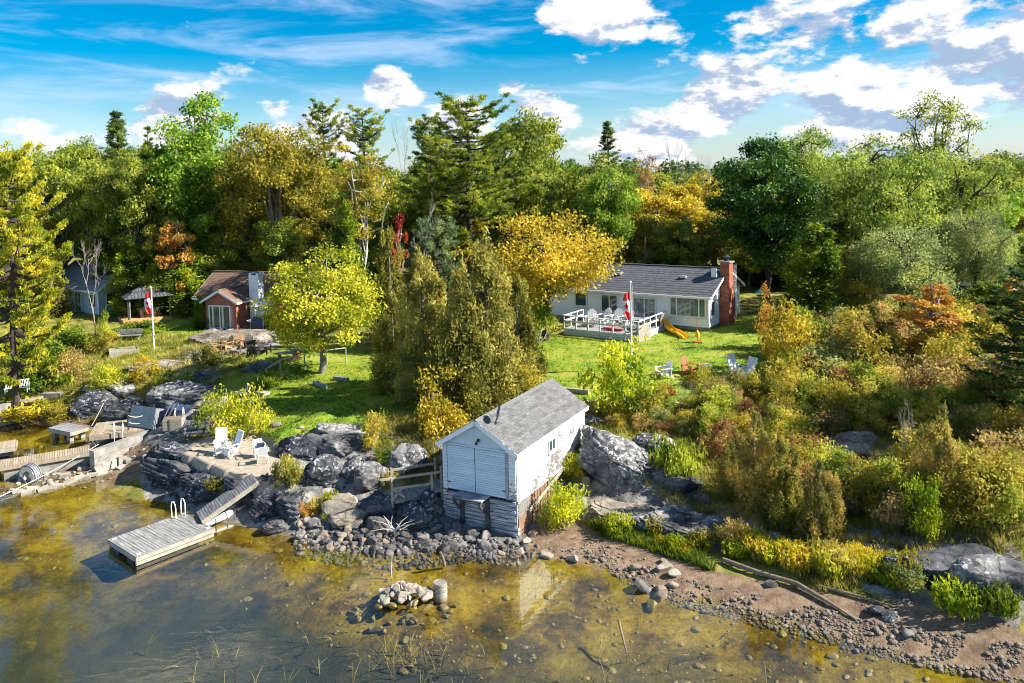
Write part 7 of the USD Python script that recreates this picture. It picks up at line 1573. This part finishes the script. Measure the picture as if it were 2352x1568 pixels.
for i, (px, yt, w, bx, by, m, lb) in enumerate(((88, 775, 150, 90, 890, 'j0', 'feathery juniper on the slope left of the quay'), (150, 800, 90, 150, 870, 'leaf_tan', 'tan sapling beside the feathery juniper'), (40, 820, 110, 40, 870, 'j1', 'dark juniper under the left pine'), (165, 750, 110, 165, 795, 'j0', 'green juniper below the blue cottage'), (235, 762, 80, 235, 805, 'leaf_ash', 'yellow-green bush left of the plank bench'), (330, 790 + 20, 70, 332, 872, 'leaf_yellow', 'yellow sapling in front of the sand box'), (375, 850, 70, 375, 890, 'leaf_shrub', 'green bush on the rock above the stored dock'), (245, 835, 90, 245, 905, 'leaf_lime', 'lime bush above the dark rock face'), (478, 795, 66, 478, 840, 'j1', 'dark green juniper beside the brown chairs'), (70, 915, 150, 75, 955, 'goldenrod', 'bright goldenrod clump before the low concrete wall'), (130, 925, 80, 135, 965, 'leaf_ash', 'olive weeds right of the goldenrod by the low wall'), (420, 845, 80, 420, 880, 'leaf_shrub', 'green brush on the slope below the fire ring'), (60, 740, 120, 60, 800, 'leaf_lime', 'lime brush beneath the left pine boughs'), (500, 1095, 60, 492, 1128, 'grass_wild', 'dry grass tuft on the ledge beside the gangway'), (525, 1108, 50, 520, 1132, 'grass_green', 'green weed tuft beside the gangway'))):
    src = JUN[int(m[1])] if m[0] == 'j' else (TG[('goldenrod', 'bush_lime', 'grass_wild', 'grass_green').index(m)] if m in ('goldenrod', 'grass_wild', 'grass_green') else SH[m][i % 2])
    plant('bush' if 'tuft' not in lb else 'grass_tuft', src, lb, 'shrub', px, yt, w, base=(bx, by))
for px, yt, w, bx, by, s, lb in ((1300, 1108, 116, 1300, 1205, SH['bush_lime'][1], 'bright lime weed clump beside the boathouse skirting'), (1262, 1135, 60, 1262, 1210, SH['bush_lime'][0], 'lower lime weed clump against the boathouse corner'), (1318, 1040, 66, 1322, 1098, SH['leaf_lime'][1], 'leafy young bush at the back corner of the boathouse'), (1550, 1010, 130, 1545, 1085, VINE, 'dark green vine mat hanging over the rock'), (1130 - 370, 1125, 40, 755, 1160, TG[1], 'bright green tuft above the pale wedge rock'), (728, 1140, 40, 730, 1170, TG[2], 'pale grass tuft among the shore rocks'), (700, 1155, 52, 700, 1185, SH['leaf_orange'][1], 'orange low plant at the rip-rap edge'), (885, 1075, 60, 870, 1102, TG[2], 'dry yellow grass by the boardwalk'), (1000, 1115, 24, 1008, 1150, SH['leaf_shrub'][1], 'little green fern in the shade by the crib'), (750, 1175, 30, 745, 1192, TG[3], 'small green tuft on the pale rocks')):
    plant('weed_clump' if 'weed' in lb else 'plant', s, lb, 'plant', px, yt, w, base=(bx, by))
# --- goldenrod band above the beach, each clump a plant
rv = np.random.default_rng(31); g = 'weed clumps along the top of the beach'
band = [(1400, 1212), (1450, 1222), (1490, 1242), (1560, 1262), (1600, 1258), (1650, 1262), (1700, 1272), (1760, 1285), (1820, 1296), (1880, 1305), (1940, 1315), (2000, 1325), (2060, 1338)]
bx, by = zip(*band)
for i in range(64):
    x = rv.uniform(1400, 1520) if i < 6 else rv.uniform(1525, 2100); y = np.interp(x, bx, by) + rv.uniform(-22, 14) - 4; k = int(rv.choice([0, 0, 0, 1, 2]))
    spot('weed_clump', TG[k], ['golden yellow weed clump along the top of the beach', 'lime green weed clump along the top of the beach', 'dry tan weed clump along the top of the beach'][k] + ', ' + zone(x, [(1480, 'by the brown ledge'), (1570, 'left of the slab rock'), (1660, 'before the slab rock'), (1740, 'beside the driftwood'), (1830, 'above the driftwood log'), (1930, 'above the thin pole'), (2010, 'right of the thin pole'), (9999, 'by the frosted bush')]), 'plant', x, y, rv.uniform(.5, .95), g)
plant('weed_clump', SH['leaf_grey_green'][0], 'pale frosted green bush at the right end of the weed band', 'plant', 2085, 1290, 100, base=(2085, 1352)); plant('weed_clump', TG[1], 'big rounded green clump near the right beach', 'plant', 2203, 1330, 118, base=(2203, 1402)); plant('weed_clump', TG[3], 'green clump at the far right of the beach', 'plant', 2300, 1345, 90, base=(2300, 1410)); plant('weed_clump', SH['leaf_tan'][0], 'silvery dry seed heads behind the weed band', 'plant', 1680, 1190, 80, base=(1680, 1245))
# --- brush of the right hillside
g = 'mixed brush on the right hillside'
kinds = [('leaf_tan', 'tan dry shrub at the'), ('leaf_shrub', 'green shrub at the'), ('leaf_ash', 'yellow-green shrub at the'), ('leaf_rust', 'rusty brown shrub at the'), ('leaf_grey_green', 'grey-green sumac at the')]
def brush(poly, n, pw, s0, s1, mind):
    for p in scatter_px(poly, n, rv, mind):
        k = int(rv.choice(5, p=pw)); spot('brush_shrub', SH[kinds[k][0]][int(rv.integers(2))], f'{kinds[k][1]} {zone(p[1], HY)} the right hillside, {zone(p[0], HX)}', 'shrub', *p, rv.uniform(s0, s1), g)
brush([(1790, 880), (1830, 780), (1950, 740), (2352, 760), (2352, 940), (1850, 940)], 60, [.44, .17, .22, .05, .12], .85, 1.35, 22)
brush([(1500, 905), (1780, 895), (1860, 930), (2352, 940), (2352, 1030), (1900, 1000), (1600, 970)], 55, [.32, .28, .26, .04, .10], .5, .95, 20)
brush([(1630, 980), (1760, 980), (1860, 1040), (1960, 1120), (2352, 1080), (2352, 1210), (2000, 1210), (1780, 1150), (1680, 1090), (1640, 1040)], 52, [.20, .36, .24, .14, .06], .5, 1.0, 24)
brush([(1340, 940), (1500, 935), (1620, 985), (1560, 1010), (1400, 980)], 22, [.2, .3, .4, .05, .05], .3, .6, 16)
for px, yt, w, b, s, lb in ((1730, 950, 130, (1735, 1170), CED[4], 'rust-tinged cedar on the slope above the ledge'), (1690, 985, 100, (1690, 1130), CED[4], 'smaller rusty cedar left of the slope cedar'), (1790, 1010, 110, (1790, 1200), CED[0], 'olive cedar right of the rusty slope cedar'), (1880, 1060, 120, (1880, 1240), CED[4], 'browned cedar above the weed band'), (2170, 940, 130, (2170, 1180), CED[4], 'tan cedar on the steep right bank'), (2080, 900, 70, (2080, 1120), BARE[2], 'dead grey sapling on the right bank'), (2120, 1090, 100, (2110, 1230), SH['bush_lime'][1], 'bright green shrub low on the right bank'), (1925, 820, 150, (1925, 900), SH['leaf_grey_green'][1], 'pale green sumac thicket right of the yellow sumac'), (2010, 700, 190, (2020, 860), CED[4], 'tan leafy thicket left of the orange young maple'), (2060, 930, 60, (2060, 985), SHR, 'crimson shrub in the middle of the brush'), (2105, 860, 70, (2110, 895), SHR, 'dark red shrub beneath the orange young maple'), (1870, 930, 70, (1880, 960), SHR, 'low red shrub at the edge of the hillside grass')):
    plant('hillside_plant' if 'cedar' not in lb else 'cedar_tree', s, lb, 'shrub' if 'cedar' not in lb else T, px, yt, w, base=b)
# dry vines on the bank under the lawn chairs
g = 'dry vine stems hanging on the bank'
for p in scatter_px([(1545, 900), (1700, 905), (1720, 950), (1560, 940)], 20, rv, 12): spot('dry_vine', BARE[2], 'bare dry vine stems on the bank below the lawn chairs', 'vine', *p, .13, g)
# --- wild grass on the slopes: nobody could count it
def wild_grass():
    rng = np.random.default_rng(41); polys = [([(1310, 945), (1700, 960), (1900, 960), (2352, 960), (2352, 1240), (1900, 1240), (1640, 1130), (1320, 1000)], 9000, 'grass_wild'), ([(1345, 1100), (1560, 1120), (1640, 1190), (1500, 1150), (1380, 1120)], 1500, 'grass_green'), ([(130, 800), (560, 790), (600, 860), (520, 900), (300, 900), (0, 930), (0, 800)], 5500, 'grass_wild'), ([(620, 830), (960, 850), (990, 930), (930, 980), (680, 1010), (600, 960)], 5500, 'grass_green'), ([(1230, 770), (1790, 760), (1760, 880), (1430, 950), (1270, 920)], 7000, 'grass_green'), ([(230, 760), (480, 750), (440, 800), (240, 830)], 2500, 'grass_green'), ([(840, 970), (1010, 960), (1010, 1060), (900, 1090)], 1500, 'grass_wild')]
    for mat in ('grass_wild', 'grass_green'):
        V, F, n = [], [], 0
        for poly, k, m in polys:
            if m != mat: continue
            lw = m == 'grass_green' and k > 2000
            q = np.array(scatter_px(poly, k // 6, rng)); P = np.array([W(x, y, 3.0 if lw else 2.4) for x, y in q])
            poly_w = [W(x, y, 3.0 if lw else 2.4)[:2] for x, y in poly]; pw = np.array(poly_w); X = rng.uniform(pw[:, 0].min(), pw[:, 0].max(), k * 3); Yv = rng.uniform(pw[:, 1].min(), pw[:, 1].max(), k * 3)
            ok = inpoly(poly_w, X, Yv); X, Yv = X[ok][:k], Yv[ok][:k]; Z = gz(X, Yv); h = (.09 if lw else .32) * rng.uniform(.6, 1.4, len(X))
            ok = Z > .2; X, Yv, Z, h = X[ok], Yv[ok], Z[ok], h[ok]
            for b in range(4 if not lw else 3):
                a = rng.uniform(0, 6.28, len(X)); d = np.stack([np.cos(a), np.sin(a), 0 * a], 1); base = np.stack([X, Yv, Z - .02], 1) + d * .08; tip = base + d * h[:, None] * .6 + np.array([0, 0, 1]) * h[:, None]; sd = np.stack([-np.sin(a), np.cos(a), 0 * a], 1) * (.022 if not lw else .03)
                v = np.stack([base - sd, base + sd, tip], 1).reshape(-1, 3); V.append(v); F.append(np.arange(len(v)).reshape(-1, 3) + n); n += len(v)
        single('wild_grass' if mat == 'grass_wild' else 'lawn_grass', (np.vstack(V), np.vstack(F)), mat, 'dry wild grass growing on the slopes and rocks' if mat == 'grass_wild' else 'short green grass blades of the lawns', 'grass', kind='stuff')
wild_grass()
# --- forest behind, in rows; nothing in the photograph tells these apart
g = 'forest trees behind the cottages'
sk = np.array([(-200, 330), (0, 345), (100, 333), (180, 318), (300, 325), (380, 335), (520, 330), (560, 345), (700, 350), (900, 385), (960, 380), (1000, 330), (1250, 345), (1300, 365), (1450, 400), (1550, 405), (1660, 405), (1750, 390), (1900, 345), (1960, 385), (2050, 360), (2250, 360), (2352, 370), (2600, 360)], float)
rf = np.random.default_rng(55)
for Y, step, dy in ((82, 92, 40), (93, 84, 18), (106, 78, 0)):
    x = -90 + rf.uniform(0, 40)
    while x < 2450:
        yt = np.interp(x, sk[:, 0], sk[:, 1]) + dy + rf.uniform(-6, 26); r = rf.random()
        gap = 1430 < x < 1700
        if gap: src, lb = (FORY, 'yellow tree in the forest behind the cottages') if r < .6 else (FOR[4], 'yellow-green tree in the forest behind the cottages'); 
        elif r < .62: src, lb = FOR[int(rf.integers(4))], 'green broadleaf tree in the forest behind the cottages'
        elif r < .76: src, lb = MAPLE2, 'bright green maple in the forest behind the cottages'
        elif r < .86: src, lb = FOR[4], 'yellow-green tree in the forest behind the cottages'
        elif r < .95: src, lb = PINE_C[int(rf.integers(2))], 'dark pine in the forest behind the cottages'
        else: src, lb = FORY, 'yellow tree in the forest behind the cottages'
        if gap: yt += 34
        plant('forest_tree', src, lb.replace('in the forest behind the cottages', {82: 'in the front row', 93: 'in the middle row', 106: 'in the last row'}[Y] + ' of the forest ' + zone(x, FZ)), T, x, yt, rf.uniform(105, 165) * (.6 if 'pine' in lb else 1), Y=Y + rf.uniform(-3, 3), group=g); x += step * rf.uniform(.75, 1.25)
# lower growth at the forest edge
g = 'young growth along the forest edge'
for i in range(62):
    x = rf.uniform(-60, 2420); Y = rf.uniform(74, 80); 
    if 1180 < x < 1700: Y = rf.uniform(70, 76)
    yt = rf.uniform(480, 600); k = int(rf.choice(5, p=[.34, .2, .2, .16, .10]))
    src, lb = [(FOR[0], 'green young tree along the forest edge'), (CED[0], 'olive cedar along the forest edge'), (FOR[4], 'yellow-green young tree along the forest edge'), (CED[2], 'green cedar along the forest edge'), (FORY, 'yellow young tree along the forest edge')][k]
    plant('understory_tree', src, lb.replace('along the', 'at the') + ' ' + zone(x, FZ), T, x, yt, rf.uniform(80, 140), Y=Y, group=g)
# distant woods out to the horizon
def far_woods():
    rng = np.random.default_rng(9); pi = UsdGeom.PointInstancer.Define(stage, '/World/distant_woods'); pts, idx, sc, ori = [], [], [], []
    lo = []
    for i, m in enumerate(('leaf_forest', 'leaf_ash', 'needle_dark', 'leaf_yellow')):
        c = UsdGeom.Xform.Define(stage, f'/World/distant_woods/tree_{i:03d}') if False else stage.DefinePrim(f'/World/distant_woods/kind_{i:03d}', 'Xform')
        r = np.random.default_rng(i); P = ball(r, 2200, .35) * [3.6, 3.6, 5.0] + [0, 0, 7.5]; P[:, 2] *= (1.0 if i != 2 else 1.25); part(c, 'crown', leafmesh(P, .62, r, .6, .7), m); lo.append(c.GetPath())
    for k in range(2400):
        Y = 125 * math.exp(rng.random() * 2.2); X = rng.uniform(-.85, .85) * Y; pts.append((X, Y, 4.4 + .004 * Y)); idx.append(int(rng.choice(4, p=[.48, .2, .2, .12]))); s = rng.uniform(.62, .95); sc.append((s * 1.15, s * 1.15, s * .98))
    pi.CreatePrototypesRel().SetTargets(lo); pi.CreatePositionsAttr([Gf.Vec3f(*p) for p in pts]); pi.CreateProtoIndicesAttr(idx); pi.CreateScalesAttr([Gf.Vec3f(*s) for s in sc])
    setc(pi.GetPrim(), kind='stuff', label='far-off mixed woods reaching to the horizon', category='woods')
far_woods()
# --- weeds under and on the water
def weeds():
    rng = np.random.default_rng(13); mb = MB()
    for poly, k in (([(560, 1420), (900, 1390), (1150, 1450), (1150, 1568), (500, 1568), (420, 1500)], 60), ([(880, 1400), (1100, 1420), (1120, 1540), (900, 1540)], 30), ([(300, 1380), (560, 1400), (560, 1480), (320, 1460)], 8), ([(1250, 1480), (1700, 1420), (1800, 1560), (1250, 1560)], 16)):
        for p in scatter_px(poly, k, rng):
            P = W(*p, 0); z = gz(P[0], P[1]); h = min(-z * .8, rng.uniform(.2, .8)); a = rng.uniform(0, 6.28)
            for j in range(3):
                b = a + rng.normal() * .9; L = rng.uniform(.2, .6); q = P[:2]; mb.tube([(*q, z), (q[0] + .3 * L * math.cos(b), q[1] + .3 * L * math.sin(b), z + h * .6), (q[0] + L * math.cos(b), q[1] + L * math.sin(b), z + h)], [.011, .009, .005], 3, False)
    single('water_weeds', mb, 'weed', 'tangled brown-green weeds growing up from the lake bed', 'water weeds', kind='stuff')
weeds()
